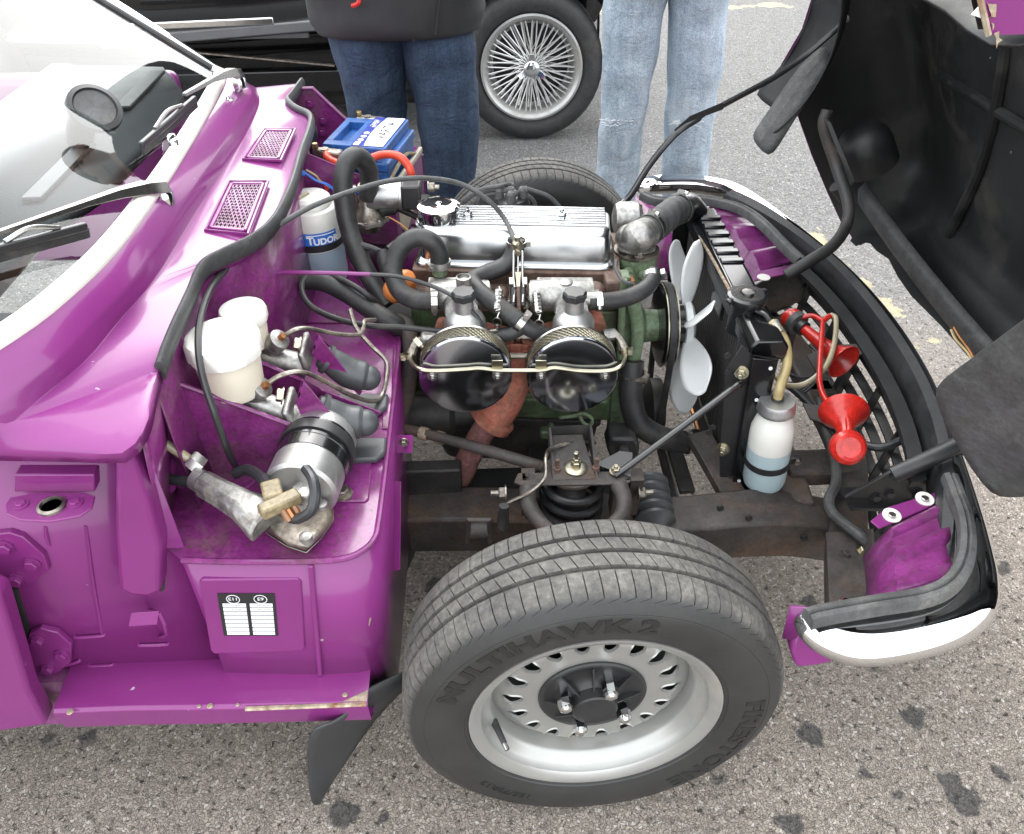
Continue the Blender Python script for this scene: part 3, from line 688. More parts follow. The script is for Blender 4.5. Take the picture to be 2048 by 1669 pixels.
def make_wheel(loc, rot, detail=True):
    T = Matrix.Translation(loc) @ Matrix.Rotation(rot, 4, 'Z')
    wh = rim_mb().xf(T).build('wheel', MAT['silver_paint'], car, smooth=30)
    ty = make_tyre().build('tyre', MAT['tyre'], None, smooth=28)
    ty.parent = wh; ty.matrix_parent_inverse = Matrix(); ty.location = (0, 0, 0); ty.rotation_euler = (0, 0, rot)
    W[ty] = Vector(loc)
    ty.location = Vector(loc) - W[wh]
    disc_mb().xf(T).build('wheel_disc', MAT['silver_paint'], wh, smooth=30)
    if detail:
        for body, am, rr, sz, bold in (('MULTIHAWK 2', radians(116), .2215, .036, .0012), ('FIRESTONE', radians(-24), .2215, .036, .0012), ('155/70R13', radians(-128), .2145, .016, 0)):
            arc_text(body, rr, am, sz, 0, bold=bold).xf(T).build('sidewall_lettering', M('moulded_letters', (.0145, .0145, .015), .38), wh, smooth=0)
        MB().lathe([(.1440, -.004), (.1440, -.008), (.03, -.008)], (0, 0, 0), (0, -1, 0), 48).xf(T).build('dark_brake_backing', MAT['underseal'], wh)  # dark disc added behind the slots so the holes look shaded
        # black centre cover with hub cap
        cb = MB(); ax = (0, -1, 0)
        cb.lathe([(.0785, .026), (.0790, .032), (.0770, .0345), (.0735, .0350), (.0715, .0335), (.050, .0315), (.040, .036), (.0345, .0415), (.0325, .056), (.0300, .058), (.0, .0595)], (0, 0, 0), ax, 56)
        cb.xf(T).build('centre_cap', MAT['black_satin'], wh)
        for k in range(4):
            a = 2 * pi * k / 4 + .36
            for da in (-.34, .34):
                n_ = Vector((cos(a + da), 0, sin(a + da)))
                MB().prism([n_ * .033 + V(0, -.048, 0), n_ * .070 + V(0, -.035, 0), n_ * .066 + V(0, -.0325, 0), n_ * .033 + V(0, -.034, 0)], Vector((-sin(a + da), 0, cos(a + da))) * .0025).xf(T).build('cap_rib', MAT['black_satin'], wh)
        for k in range(4):
            a = 2 * pi * k / 4 + 1.15; c = Vector((cos(a) * .0475, -.030, sin(a) * .0475))
            nb = MB(); A, B, D = frame(ax)
            nb.rings([[c + D * h + (A * cos(j * pi / 3) + B * sin(j * pi / 3)) * r for j in range(6)] for r, h in ((.0105, 0), (.0105, .030))], cap=True)
            nb.lathe([(.0100, .030), (.0088, .034), (.005, .0365), (.0, .0372)], c, ax, 14)
            nb.xf(T).build('wheel_nut', MAT['chrome'], wh, smooth=25)
        a = radians(196); b0 = Vector((cos(a) * .150, -.036, sin(a) * .150)); b1 = b0 + Vector((.014 * cos(a) * -1, -.034, -.005))
        vs_ = MB().tube([b0, b0 * .6 + b1 * .4, b1], lambda t: .0058 - .0016 * t, 10, 4); vs_.xf(T).build('valve_stem', MAT['rubber'], wh)
        MB().tube([b1, b1 + (b1 - b0).normalized() * .010], .0038, 10).xf(T).build('valve_cap', MAT['steel'], wh)
        # small balance weight marks on the flange
    return wh
make_wheel((0, -.630, .2695), STEER)
make_wheel((0, .630, .2695), STEER + pi)
# ------------------------------------------------------------------ scuttle, bulkhead, sill (purple body shell)
ZS = .785                                    # height of the scuttle's front edge
seal_px = [(603, 168, .775), (582, 196, .78), (575, 208, .785), (592, 224, .785), (619, 238, .785), (619, 262, .785), (602, 310, .785), (588, 360, .785), (572, 402, .785), (545, 450, .785), (505, 484, .785), (450, 511, .785), (412, 532, .785), (394, 556, .785), (378, 596, .785), (352, 652, .785), (330, 705, .78), (318, 742, .772)]
SEAL = [P(x, y, Z=z) for x, y, z in seal_px]
SEALs = spline(SEAL, 5)
# rows of the scuttle skin, front edge to screen base, matched by fraction along the car's width
def resample(pts, n):
    d = [0]
    for a, b in zip(pts, pts[1:]): d.append(d[-1] + (b - a).length)
    out = []; j = 0
    for i in range(n):
        t = d[-1] * i / (n - 1)
        while j < len(d) - 2 and d[j + 1] < t: j += 1
        k = (t - d[j]) / max(d[j + 1] - d[j], 1e-9); out.append(pts[j].lerp(pts[j + 1], k))
    return out
NR = 44
def curve(lst, n=NR): return resample(spline([P(x, y, Z=z) for x, y, z in lst], 6), n)
front = resample(SEALs, NR)
steplo = curve([(512, 176, .792), (517, 212, .795), (479, 291, .796), (390, 427, .797), (315, 550, .797), (239, 640, .794), (176, 716, .790), (90, 790, .783), (20, 850, .775)])
stephi = curve([(496, 168, .808), (506, 191, .815), (468, 256, .820), (376, 400, .823), (277, 552, .823), (201, 635, .819), (121, 720, .812), (50, 775, .803), (-40, 845, .79)])
screenf = curve([(452, 150, .832), (446, 172, .84), (405, 250, .848), (330, 372, .855), (232, 505, .855), (120, 612, .85), (40, 672, .845), (-40, 722, .838), (-150, 780, .82)])
sk = MB()
mid1 = [a.lerp(b, .5) + V(0, 0, .004) for a, b in zip(stephi, screenf)]
sk.grid([[p + V(0, 0, -.0) for p in front], [a.lerp(b, .08) + V(0, 0, .0008) for a, b in zip(front, steplo)], [a.lerp(b, .93) for a, b in zip(front, steplo)], steplo, stephi, [a.lerp(b, .08) + V(0, 0, .002) for a, b in zip(stephi, screenf)], mid1, screenf])
sk.build('scuttle', MAT['purple'], car, solid=.0015, smooth=40, bevel=.003)
# under-lip of the scuttle and rubber bonnet seal along it
lip = MB(); lip.grid([[p for p in SEALs], [p + V(-.004, 0, -.02) for p in SEALs]]); lip.build('scuttle_lip', MAT['purple'], car, solid=.0015)
rub = MB(); rs = []
for i, p in enumerate(SEALs):
    t = (SEALs[min(i + 1, len(SEALs) - 1)] - SEALs[max(i - 1, 0)]).normalized(); n_ = Vector((t.y, -t.x, 0)).normalized() * -1
    if n_.x < 0 and False: n_ = -n_
    prof = [(-.003, .001), (-.004, .007), (-.001, .012), (.004, .013), (.007, .010), (.008, .002), (.006, -.010), (.003, -.014), (.001, -.003)]
    rs.append([p + n_ * a + V(0, 0, b) for a, b in prof])
rub.rings(rs).build('bonnet_seal', MAT['seal'], car, smooth=50)
# air-intake grilles pressed into the scuttle
def grille(c0, c1, c2, c3, z, name='vent_grille'):
    """corner pixels: back-far, front-far, front-near, back-near"""
    q = [P(*c, Z=z) for c in (c0, c1, c2, c3)]
    mb = MB(); Lh = MB()
    def at_(u, v): return q[0].lerp(q[1], u).lerp(q[3].lerp(q[2], u), v)
    nu, nv = 8, 13
    fr = MB()
    for (a, b) in (((0, 0), (1, 0)), ((1, 0), (1, 1)), ((1, 1), (0, 1)), ((0, 1), (0, 0))): fr.bar(at_(*a), at_(*b), .006, .005)
    for i in range(-nv, nu + nv):
        # two sets of diagonal strands
        for sgn in (1, -1):
            pts = []
            for v in (0, 1):
                pass
            u0 = i / nu; du = nv / nu * .62 * sgn
            if sgn == -1: u0 = i / nu + .0
            # clip the strand to the unit square
            t0, t1 = 0.0, 1.0
            if abs(du) > 1e-6:
                ta, tb = (0 - u0) / du, (1 - u0) / du
                lo_, hi_ = min(ta, tb), max(ta, tb); t0, t1 = max(t0, lo_), min(t1, hi_)
            if t1 - t0 > .03: Lh.bar(at_(u0 + du * t0, t0), at_(u0 + du * t1, t1), .0021, .0016)
    base = fr.build(name, MAT['purple'], car, bevel=.0015)
    Lh.build('mesh', MAT['purple_dirty'], base, smooth=0, kind='stuff')
    dk = MB().prism([at_(0, 0) - V(0, 0, .0022), at_(1, 0) - V(0, 0, .0022), at_(1, 1) - V(0, 0, .0022), at_(0, 1) - V(0, 0, .0022)], (0, 0, -.001)).build('backing', MAT['underseal'], base, smooth=0)
    e = MB(); o = .010
    loop = [at_(-.12, -.06), at_(1.12, -.06), at_(1.12, 1.06), at_(-.12, 1.06)]
    e.tube([loop[0], loop[1], loop[2], loop[3], loop[0]], .0025, 6, 1, smooth=False); e.build('pressed_edge', MAT['purple'], base)
ZV = .7965
grille((532, 262), (583, 262), (556, 318), (496, 316), ZV)
grille((464, 368), (527, 368), (490, 462), (422, 456), ZV)
# small blind fixings on the scuttle
for x, y in ((458, 205), (306, 438), (478, 178)):
    q = P(x, y, Z=.832); MB().lathe([(.008, -.004), (.008, .004), (.005, .006), (.003, .012), (.0, .0125)], q, (0, 0, 1), 12).build('washer_jet', MAT['chrome'], car)
# firewall under the lip
SHZ = .545
wall = [p + V(-.012, 0, -.012) for p in SEALs]
fw = MB(); fw.grid([wall, [V(p.x, p.y, .66) for p in wall], [V(p.x + .004, p.y, SHZ - .004) for p in wall]]); fw.build('firewall', MAT['purple_bay'], car, solid=.0015, smooth=50)
# bulkhead box: plan outline from the shelf edge
def pz(x, y): return P(x, y, Z=SHZ)
plan = [pz(300, 1072), pz(364, 1121), pz(480, 1124), pz(620, 1123), pz(690, 1117), pz(728, 1100), pz(748, 1078), pz(756, 1050), pz(768, 960), pz(783, 830), pz(797, 700), pz(797, 672), pz(775, 648), pz(745, 632), pz(742, 600), pz(690, 512), pz(684, 486), pz(700, 462), pz(738, 450), pz(838, 448)]
far = [pz(842, 380), pz(846, 335), pz(846, 318), pz(835, 296), pz(815, 285), pz(600, 200)]
back = [V(-.66, far[-1].y, SHZ), V(-.66, -.58, SHZ)]
outline = plan + far + back
MB().prism([p - V(0, 0, .002) for p in outline], (0, 0, .002)).build('bulkhead_shelf', MAT['purple_bay'], car, smooth=0)
# raised folded rim round the shelf edge
edge = spline(plan[1:12], 4)
MB().tube(edge, .0042, 8, 1, smooth=False).build('shelf_rim', MAT['purple_bay'], car)
e2 = spline(plan[11:], 4); MB().tube(e2, .0036, 8, 1, smooth=False).build('tunnel_rim', MAT['purple_bay'], car)
# vertical faces below the shelf
ZB = .258
sidep = spline(plan[1:12], 4)
fc = MB(); fc.grid([[p - V(0, 0, .002) for p in sidep], [V(p.x, p.y, .40) for p in sidep], [V(p.x - .002, p.y, ZB - .02) for p in sidep]]); fc.build('footwell_panel', MAT['purple'], car, solid=.0015, smooth=60)
tn = spline(plan[11:] , 4)
fc = MB(); fc.grid([[p - V(.002, 0, .004) for p in tn], [V(p.x - .004, p.y, .30) for p in tn]]); fc.build('tunnel_panel', MAT['purple_bay'], car, solid=.0015, smooth=60)
YP = plan[2].y                               # plane of the footwell side
def side(px, py, out=0.0): return P(px, py, Y=YP - out)
# pressed panel with the approval sticker
MB().prism([side(404, 1160, .0022), side(596, 1158, .0062), side(603, 1164, .0062), side(610, 1296, .0062), side(604, 1303, .0062), side(428, 1309, .0022), side(421, 1302, .0022), side(398, 1166, .0022)], (0, .008, 0)).build('pressed_panel', MAT['purple'], car, bevel=.0022, seg=3)
MB().bar(side(622, 1128, .004), side(641, 1348, .004), .007, .010, up=(0, -1, 0)).build('seam_flange', MAT['purple'], car, bevel=.002)
st = MB(); q = [side(434, 1188, .0042), side(549, 1188, .0062), side(556, 1272, .0062), side(448, 1272, .0042)]
sticker = st.prism(q, (0, .001, 0)).build('approval_sticker', MAT['ink'], car, smooth=0, label='black and white approval sticker printed E11 and E9 on footwell side')
def sq(u, v, o=.0032): 
    p = q[0].lerp(q[1], u).lerp(q[3].lerp(q[2], u), v); return V(p.x, p.y - (o - .0025), p.z)
for c0, c1 in ((.07, .48), (.55, .95)):
    for r in range(8):
        v0 = .22 + r * .0955; MB().prism([sq(c0, v0), sq(c1, v0), sq(c1, v0 + .075), sq(c0, v0 + .075)], (0, .0004, 0)).build('sticker_row', MAT['white_print'], sticker, smooth=0)
def plate_text(body, at_, ux, uz, size, mat, parent, bold=0, nrm=None, name='lettering'):
    ux = Vector(ux).normalized(); uz = Vector(uz).normalized()
    return text_mb(body, size, 0, lambda p: Vector(at_) + ux * p.x + uz * p.y, bold=bold).build(name, mat, parent, smooth=0)
uxs, uzs = (q[1] - q[0]).normalized(), (q[0] - q[3]).normalized()
for u, t in ((.27, 'E11'), (.75, 'E9')):
    plate_text(t, sq(u, .11, .0036), uxs, uzs, .0085, MAT['white_print'], sticker)
    ring = MB(); c = sq(u, .11, .0036); ring.lathe([(.0078, 0), (.0086, 0), (.0086, .0004), (.0078, .0004)], c, (0, -1, 0), 24, closed=True); ring.build('ring', MAT['white_print'], sticker)
for c0, t in ((.10, '11R  0050'), (.58, '11RB 10336')):
    for v in (.255, .35):
        plate_text(t, sq(c0 + .18, v, .0036), uxs, uzs, .0042, MAT['ink'], sticker)
# sill
sx0, sx1 = P(128, 1362, Y=YP).x, P(735, 1345, Y=YP).x
zs = P(560, 1348, Y=YP).z
so_ = [P(105, 1424, Z=zs - .004), P(735, 1408, Z=zs - .004)]
xi = P(733, 1330, Y=YP + .02).x
SL = so_[0].x
sill = MB()
def sillrow(x, yo): return [(x, YP + .03, zs + .001), (x, YP - .004, zs), (x, yo + .004, zs - .004), (x, yo, zs - .008), (x, yo + .004, zs - .050), (x, yo + .02, zs - .062), (x, YP + .03, zs - .062)]
sill.grid([sillrow(SL, so_[0].y), sillrow(SL + .1, so_[0].y), sillrow((SL + so_[1].x) / 2, (so_[0].y + so_[1].y) / 2), sillrow(so_[1].x, so_[1].y)]); sill.build('sill', MAT['purple'], car, solid=.002, bevel=.002)
MB().tube([V(so_[1].x - .17, so_[1].y + .001, zs - .0065), V(so_[1].x - .002, so_[1].y + .001, zs - .0065)], .0035, 6, smooth=False).build('worn_edge', MAT['bare'], car)
MB().add([V(so_[1].x - .035, so_[1].y + .004, zs - .0022), V(so_[1].x - .001, so_[1].y + .003, zs - .0026), V(so_[1].x - .001, so_[1].y + .02, zs - .001), V(so_[1].x - .012, so_[1].y + .015, zs - .0015)], [(0, 1, 2, 3)]).build('paint_chip', MAT['bare'], car, smooth=0)
for x, y, r in ((420, 1412, .0045), (398, 1413, .003), (475, 1410, .003), (140, 1424, .005), (690, 1390, .004)):
    q2 = P(x, y, Z=zs - .0015); MB().lathe([(r, 0), (r * .8, .0006)], q2, (0, 0, 1), 9).build('paint_chip', MAT['bare'], car, smooth=0)
# scratched V on the corner
for a, b in (((729, 1238), (734, 1258)), ((741, 1237), (736, 1258))):
    pa, pb = [P(x, y, X=P(750, 1200, Y=YP + .035).x + .001) for x, y in (a, b)]
    MB().tube([P(*a, Y=YP + .005), P(*b, Y=YP + .005)], .0012, 5, smooth=False).build('scratch', MAT['bare'], car)
# hinge pillar, recess and its fittings
XR = P(320, 1120, Y=YP).x
pw = YP + .028
MB().add([V(-1.05, pw, ZB - .02), V(XR + .02, pw, ZB - .02), V(XR + .02, pw, .735), V(-1.05, pw, .735)], [(0, 1, 2, 3)]).build('hinge_pillar', MAT['purple'], car, solid=.002)
rib = [(228, 914), (262, 910), (300, 1010), (322, 1096), (321, 1186), (300, 1196), (262, 1194), (236, 1180), (229, 1060)]
MB().prism([P(x, y, Y=YP - .002) for x, y in rib], (0, .034, 0)).build('pillar_rib', MAT['purple'], car, bevel=.007, seg=3)
MB().prism([P(x, y, Y=pw - .003) for x, y in ((318, 1088), (332, 1096), (328, 1180), (322, 1186))], (0, .002, 0)).build('pillar_slot', MAT['underseal'], car)
# scuttle side drop
ds = [P(318, 742, Z=.772), P(303, 800, Z=.77), P(292, 850, Z=.765), P(262, 896, Z=.758), P(228, 908, Z=.755), P(120, 905, Z=.752), P(0, 903, Z=.75), P(-200, 895, Z=.748)]
ts = MB(); n_ = 24; A_ = resample(spline(ds, 5), n_)
fe = front[-1]; se = steplo[-1]
B_ = resample([fe, fe.lerp(se, .5), se, stephi[-1], screenf[-1]], n_)          # the skin's own near edge, so the two sheets meet
ts.grid([[p + V(0, .035, -.002) for p in B_], [p + V(0, 0, .0006) for p in B_], [a.lerp(b, .66) + V(0, 0, .001) for a, b in zip(A_, B_)], [a.lerp(b, .33) + V(0, 0, .002) for a, b in zip(A_, B_)], [a.lerp(b, .07) + V(0, 0, .002) for a, b in zip(A_, B_)], A_, [p + V(0, .001, -.014) for p in A_]]); ts.build('scuttle_corner', MAT['purple'], car, solid=.0015, smooth=50)
# fill between corner and firewall side
MB().grid([[p + V(-.006, .004, -.01) for p in A_[:7]], [V(p.x - .055, p.y + .045, .52) for p in A_[:7]]]).build('firewall_side', MAT['purple_bay'], car, solid=.0015)
# bonnet-catch plate with hole
zc = P(100, 1012, Y=YP - .02).z
cp = MB(); a = [P(x, y, Z=zc) for x, y in ((10, 1010), (20, 995), (60, 988), (170, 985), (190, 992), (184, 1015), (160, 1032), (100, 1043), (40, 1040), (12, 1028))]
catch = cp.prism(a, (0, 0, -.003)).build('catch_plate', MAT['purple'], car, bevel=.001)
hc = P(104, 1014, Z=zc)
MB().lathe([(.0155, .0), (.0155, .003), (.012, .0045), (.011, .0), (.011, -.004)], hc, (0, 0, 1), 22, closed=True).build('catch_ring', MAT['steel_dirty'], catch)
MB().lathe([(.011, .0009), (.0, .0009)], hc, (0, 0, 1), 20).build('catch_hole', MAT['underseal'], catch)
for x, y in ((42, 1010), (150, 1007)):
    MB().bolt(P(x, y, Z=zc), (0, 0, 1), .006, .004, .009).build('bolt', MAT['purple'], catch)
MB().prism([P(28, 950, Y=YP + .01), P(188, 950, Y=YP + .01), P(190, 985, Y=YP + .01), P(28, 985, Y=YP + .01)], (0, .02, 0)).build('catch_bracket', MAT['purple'], car, bevel=.002)
# door hinges: hexagonal plates with three bolts each
def hinge(poly, bolts):
    pl = [P(x, y, Y=pw - .010) for x, y in poly]
    h = MB().prism(pl, (0, .009, 0)).build('door_hinge', MAT['purple'], car, bevel=.0015)
    for x, y in bolts: MB().bolt(P(x, y, Y=pw - .011), (0, -1, 0), .0085, .007, .011).build('hinge_bolt', MAT['purple'], h, smooth=20)
hinge([(-60, 1075), (20, 1066), (45, 1075), (88, 1112), (98, 1142), (60, 1172), (10, 1170), (-60, 1165)], [(10, 1094), (64, 1128), (32, 1160)])
hinge([(50, 1300), (58, 1268), (80, 1258), (115, 1266), (143, 1290), (142, 1325), (110, 1352), (60, 1360), (50, 1330)], [(75, 1282), (123, 1310), (95, 1338)])
# little check-strap loop
l0, l1 = P(258, 1250, Y=YP + .0), P(312, 1250, Y=YP + .0)
MB().tube([P(300, 1222, Y=pw), P(320, 1228, Y=YP - .005), P(334, 1268, Y=YP - .004), P(320, 1275, Y=pw)], .0025, 6, 2).build('wire_loop', MAT['purple'], car)
MB().prism([P(262, 1226, Y=YP - .004), P(318, 1222, Y=YP - .004), P(314, 1250, Y=YP - .012), P(256, 1254, Y=YP - .012)], (0, .003, -.003)).build('loop_bracket', MAT['purple'], car, bevel=.001)
for x0, y0, x1, y1 in ((150, 1272, 210, 1268), (178, 1330, 228, 1328), (278, 1288, 338, 1286), (120, 1330, 160, 1320)):
    a, b = P(x0, y0, Y=pw - .001), P(x1, y1, Y=pw - .001); MB().tube([a, a.lerp(b, .1) + V(0, -.003, 0), a.lerp(b, .9) + V(0, -.003, 0), b], .0026, 8, 3).build('pressing', MAT['purple'], car)
# recess wall lines
for x0, y0, x1, y1 in ((172, 1050, 205, 1270), (92, 1052, 100, 1090)):
    MB().tube([P(x0, y0, Y=pw), P((x0 + x1) / 2 - 3, (y0 + y1) / 2, Y=pw - .002), P(x1, y1, Y=pw)], .0026, 8, 4).build('pressing', MAT['purple'], car)
# door
dm = MB(); dp = [(-260, 1190), (-40, 1175), (0, 1192), (30, 1290), (58, 1385), (92, 1446), (92, 1452), (0, 1465), (-260, 1475)]
door = dm.prism([P(x, y, Y=YP - .048) for x, y in dp], (0, .03, 0)).build('door', MAT['purple'], car, bevel=.006, seg=3)
MB().prism([P(x, y, Y=pw - .006) for x, y in ((-10, 1175), (34, 1182), (58, 1260), (50, 1320), (62, 1400), (20, 1300), (-6, 1210))], (0, .004, 0)).build('door_gap_shade', MAT['underseal'], door)  # dark sheet standing in for the shade in the door gap
MB().box((-1.2, YP + .045, .245), (.96, .1, .10)).build('outer_sill', MAT['purple_dirty'], car, bevel=.01)
# tub behind (door top, cockpit rear), only glimpsed past the screen
MB().box((-1.25, YP + .0, .48), (.86, .05, .46)).build('door_skin', MAT['purple'], car, bevel=.02, seg=3)
MB().box((-1.25, -YP - .0, .55), (.86, .05, .46)).build('door_skin', MAT['purple'], car, bevel=.02, seg=3)
MB().box((-1.25, 0, .20), (.9, 1.1, .02)).build('floor_pan', MAT['underseal'], car)
# far side of the bulkhead: sloping top edge panel behind the battery
fs = [P(622, 178, Z=.78), P(850, 300, Z=SHZ + .02)]
fp = [V(-.60, fs[0].y + .02, .775), V(fs[0].x, fs[0].y + .02, .775), P(690, 238, Y=fs[0].y + .02), P(846, 312, Y=fs[0].y + .02), V(P(846, 312, Y=fs[0].y + .02).x, fs[0].y + .02, .3), V(-.60, fs[0].y + .02, .3)]
MB().prism(fp, (0, .002, 0)).build('far_wing_panel', MAT['purple_bay'], car, bevel=.001)
MB().tube([fp[0], fp[1], fp[2], fp[3]], .004, 8, 1, smooth=False).build('far_panel_rim', MAT['purple_bay'], car)
for x, y in ((646, 242), (645, 266), (620, 208)): MB().bolt(P(x, y, Y=fs[0].y + .019), (0, -1, 0), .007, .005, .010).build('bolt', MAT['purple_bay'], car)
# battery tray front/side panel (dark purple) in front of battery
bt = [P(598, 300, Y=.10), P(600, 340, Y=.10), P(705, 400, Y=.10), P(718, 395, Y=.10), P(712, 372, Y=.10)]
MB().prism([P(598, 300, Y=.14), P(725, 352, Y=.14), P(725, 352, Y=.14) - V(0, 0, .13), P(598, 300, Y=.14) - V(0, 0, .13)], (0, .002, 0)).build('battery_box_panel', MAT['purple_bay'], car, bevel=.001)
# raised pressings on the shelf
def pad(poly, h=.004, name='shelf_pressing'): MB().prism([pz(*p) for p in poly], (0, 0, h)).build(name, MAT['purple_bay'], car, bevel=.003)
pad([(578, 592), (590, 580), (690, 566), (700, 572), (706, 640), (696, 648), (590, 648), (578, 640)])
pad([(430, 935), (450, 925), (738, 925), (744, 930), (738, 1000), (730, 1006), (440, 1006)], .003)
pad([(770, 700), (788, 700), (782, 860), (764, 860)], .003)
for x, y in ((615, 636), (668, 634)): MB().lathe([(.006, 0), (.005, .003), (.0, .004)], pz(x, y) + V(0, 0, .004), (0, 0, 1), 10).build('rivet', MAT['purple_bay'], car)
MB().lathe([(.034, 0), (.034, .004), (.030, .005), (.030, 0)], pz(470, 958), (0, 0, 1), 28, closed=True).build('grommet_ring', MAT['purple_bay'], car)
# steering bracket tab on the front face
MB().prism([P(790, 872, X=-.285), P(826, 872, X=-.255), P(824, 906, X=-.255), P(790, 906, X=-.285)], (0, .002, 0)).build('pipe_tab', MAT['purple'], car)
MB().bolt(P(808, 884, X=-.268) - V(0, .001, 0), (0, -1, 0), .005, .006, .008).build('bolt', MAT['steel_dirty'], car)
MB().prism([P(778, 965, X=-.292), P(802, 965, X=-.272), P(800, 1140, X=-.272), P(776, 1145, X=-.292)], (0, .002, 0)).build('footwell_flange', MAT['purple'], car, bevel=.0005)
# front mud flap behind the wheel
ff = MB(); rows = []
mfp = [((726, 1380), (836, 1328), -.655, -.60), ((700, 1420), (838, 1345), -.675, -.60), ((665, 1450), (800, 1385), -.69, -.60), ((622, 1452), (745, 1440), -.70, -.62), ((614, 1500), (700, 1510), -.695, -.64), ((616, 1560), (665, 1560), -.690, -.655), ((622, 1610), (638, 1606), -.685, -.675)]
for a, b, ya, yb in mfp:
    pa, pb = P(*a, Y=ya), P(*b, Y=yb); rows.append([pa.lerp(pb, t) + V(.006 * sin(t * pi), 0, 0) for t in (0, .25, .5, .75, 1)])
ff.grid(rows).build('mud_flap', M('flap_rubber', (.035, .036, .038), .55, 0, 0, .15, 10, bump=.06, bs=150), car, solid=.004, subsurf=1)
# ------------------------------------------------------------------ windscreen, wipers, dash
Gb = [p + V(-.022, 0, .012) for p in screenf]
rake = Vector((-.80, 0, .60)).normalized()
Gt = [p + rake * .52 + V(.05 * 0, -p.y * .10, 0) for p in Gb]
MB().grid([[a.lerp(b, k / 6) for a, b in zip(Gb, Gt)] for k in range(7)]).build('windscreen', MAT['glass'], car, smooth=60)
cs = MB(); rs = []
for i, p in enumerate(screenf):
    t = (screenf[min(i + 1, NR - 1)] - screenf[max(i - 1, 0)]).normalized(); n_ = Vector((t.y, -t.x, 0)).normalized()
    if n_.x > 0: n_ = -n_
    rs.append([p + n_ * a + V(0, 0, b) for a, b in ((-.001, -.002), (-.003, .005), (.002, .012), (.010, .016), (.018, .015), (.022, .008), (.018, -.004))])
cs.rings(rs).build('screen_seal', MAT['seal_cream'], car, smooth=60)
pf = MB().tube([Gb[0] + V(.004, .012, -.01), Gb[0].lerp(Gt[0], .4) + V(.004, .012, 0), Gt[0] + V(.004, .012, 0)], .0105, 10, 6); pf.build('screen_pillar', MAT['chrome'], car)
MB().tube([Gb[0] + V(.0, -.008, .004), Gt[0] + V(0, -.008, .004)], .006, 8, smooth=False).build('screen_pillar_rubber', MAT['rubber'], car)
MB().tube([Gb[-1] + V(.004, -.012, -.01), Gt[-1] + V(.004, -.012, 0)], .0105, 10, 6).build('screen_pillar', MAT['chrome'], car)
MB().tube([p + V(0, 0, .005) for p in Gt], .012, 10, 1, smooth=False).build('screen_header', MAT['chrome'], car)
ck = P(348, 292, Z=.862); MB().box(ck, (.014, .03, .03), Matrix.Rotation(.4, 3, 'Z')).build('seal_joint', MAT['chrome'], car, bevel=.003)
# dash top and things on it
MB().add([V(-.74, .34, .858), V(-.66, .18, .862), V(-.64, 0, .864), V(-.66, -.25, .862), V(-.73, -.48, .858), V(-.98, -.50, .85), V(-.98, .40, .85)], [(0, 1, 2, 3, 4, 5, 6)]).build('dash_top', MAT['dash'], car, solid=.02)
MB().box((-1.0, 0, .72), (.05, .98, .24)).build('dash_panel', MAT['wood'], car, bevel=.01)
for yc in (.18, -.18):
    MB().box((-.73, yc, .876), (.028, .20, .006)).build('demister_vent', MAT['black_plastic'], car, bevel=.002)
DM = P(188, 222, Z=.93)
sm = MB().lathe([(.032, 0), (.038, .003), (.037, .010), (.030, .012), (.028, .008)], DM, (.55, -.45, .7), 32); mount = sm.build('dial_mount', MAT['black_plastic'], car)
MB().lathe([(.028, .0085), (.0, .0088)], DM, (.55, -.45, .7), 28).build('dial_face', MAT['rubber_grey'], mount)
MB().tube([DM, DM + V(-.03, .02, -.02), DM + V(-.05, .03, -.055)], .020, 12).build('dial_stalk', MAT['black_plastic'], mount)
stw = MB(); o = V(-1.12, -.33, .80); stw.lathe([(.175 + .011 * cos(t), .011 * sin(t)) for t in [2 * pi * k / 10 for k in range(10)]], o, (-.85, 0, .52), 40, closed=True); sw_ = stw.build('steering_wheel', MAT['black_plastic'], car)
for k in range(3):
    a, b, d = frame((-.85, 0, .52)); n_ = a * cos(k * 2.094 + .5) + b * sin(k * 2.094 + .5)
    MB().bar(o, o + n_ * .17, .026, .004, up=d).build('spoke', MAT['steel'], sw_)
MB().tube([o, o + V(.12, 0, -.06), o + V(.3, 0, -.14)], .02, 12).build('steering_column', MAT['black_plastic'], car)
def wiper(piv, tip, zb, blade):
    a = P(*piv, Z=.850); b = P(*tip, Z=zb)
    hub = MB().lathe([(.013, -.012), (.013, .004), (.010, .009), (.0, .010)], a, (0, 0, 1), 18).build('wiper_spindle', MAT['chrome'], car)
    arm = MB(); d = b - a
    arm.rings([[a + d * t + V(0, 0, h) + frame(d)[0] * (sx * wd) + V(0, 0, hz * th) for sx, hz in ((-1, -1), (1, -1), (.7, 1), (-.7, 1))] for t, wd, h, th in ((-.03, .009, .012, .006), (0, .013, .014, .008), (.10, .013, .018, .008), (.30, .009, .020, .006), (.5, .006, .018, .004), (1.0, .004, .010, .003))])
    ar = arm.build('wiper_arm', MAT['steel'], car, bevel=.001)
    p0, p1 = [P(*q, Z=z) for q, z in blade]
    bl = MB().bar(p0 + V(0, 0, .006), p1 + V(0, 0, .006), .008, .010); wb = bl.build('wiper_blade', MAT['black_plastic'], ar, bevel=.002)
    MB().bar(p0 - V(0, 0, .002), p1 - V(0, 0, .002), .004, .012).build('squeegee', MAT['rubber'], wb)
    MB().tube([p0.lerp(p1, .25) + V(0, 0, .012), p0.lerp(p1, .5) + V(0, 0, .02), p0.lerp(p1, .75) + V(0, 0, .012)], .003, 6).build('yoke', MAT['steel'], wb)
wiper((328, 392), (0, 484), .905, (((176, 462), .892), ((-40, 520), .915)))
wiper((478, 162), (372, 202), .888, (((392, 205), .885), ((285, 300), .892)))
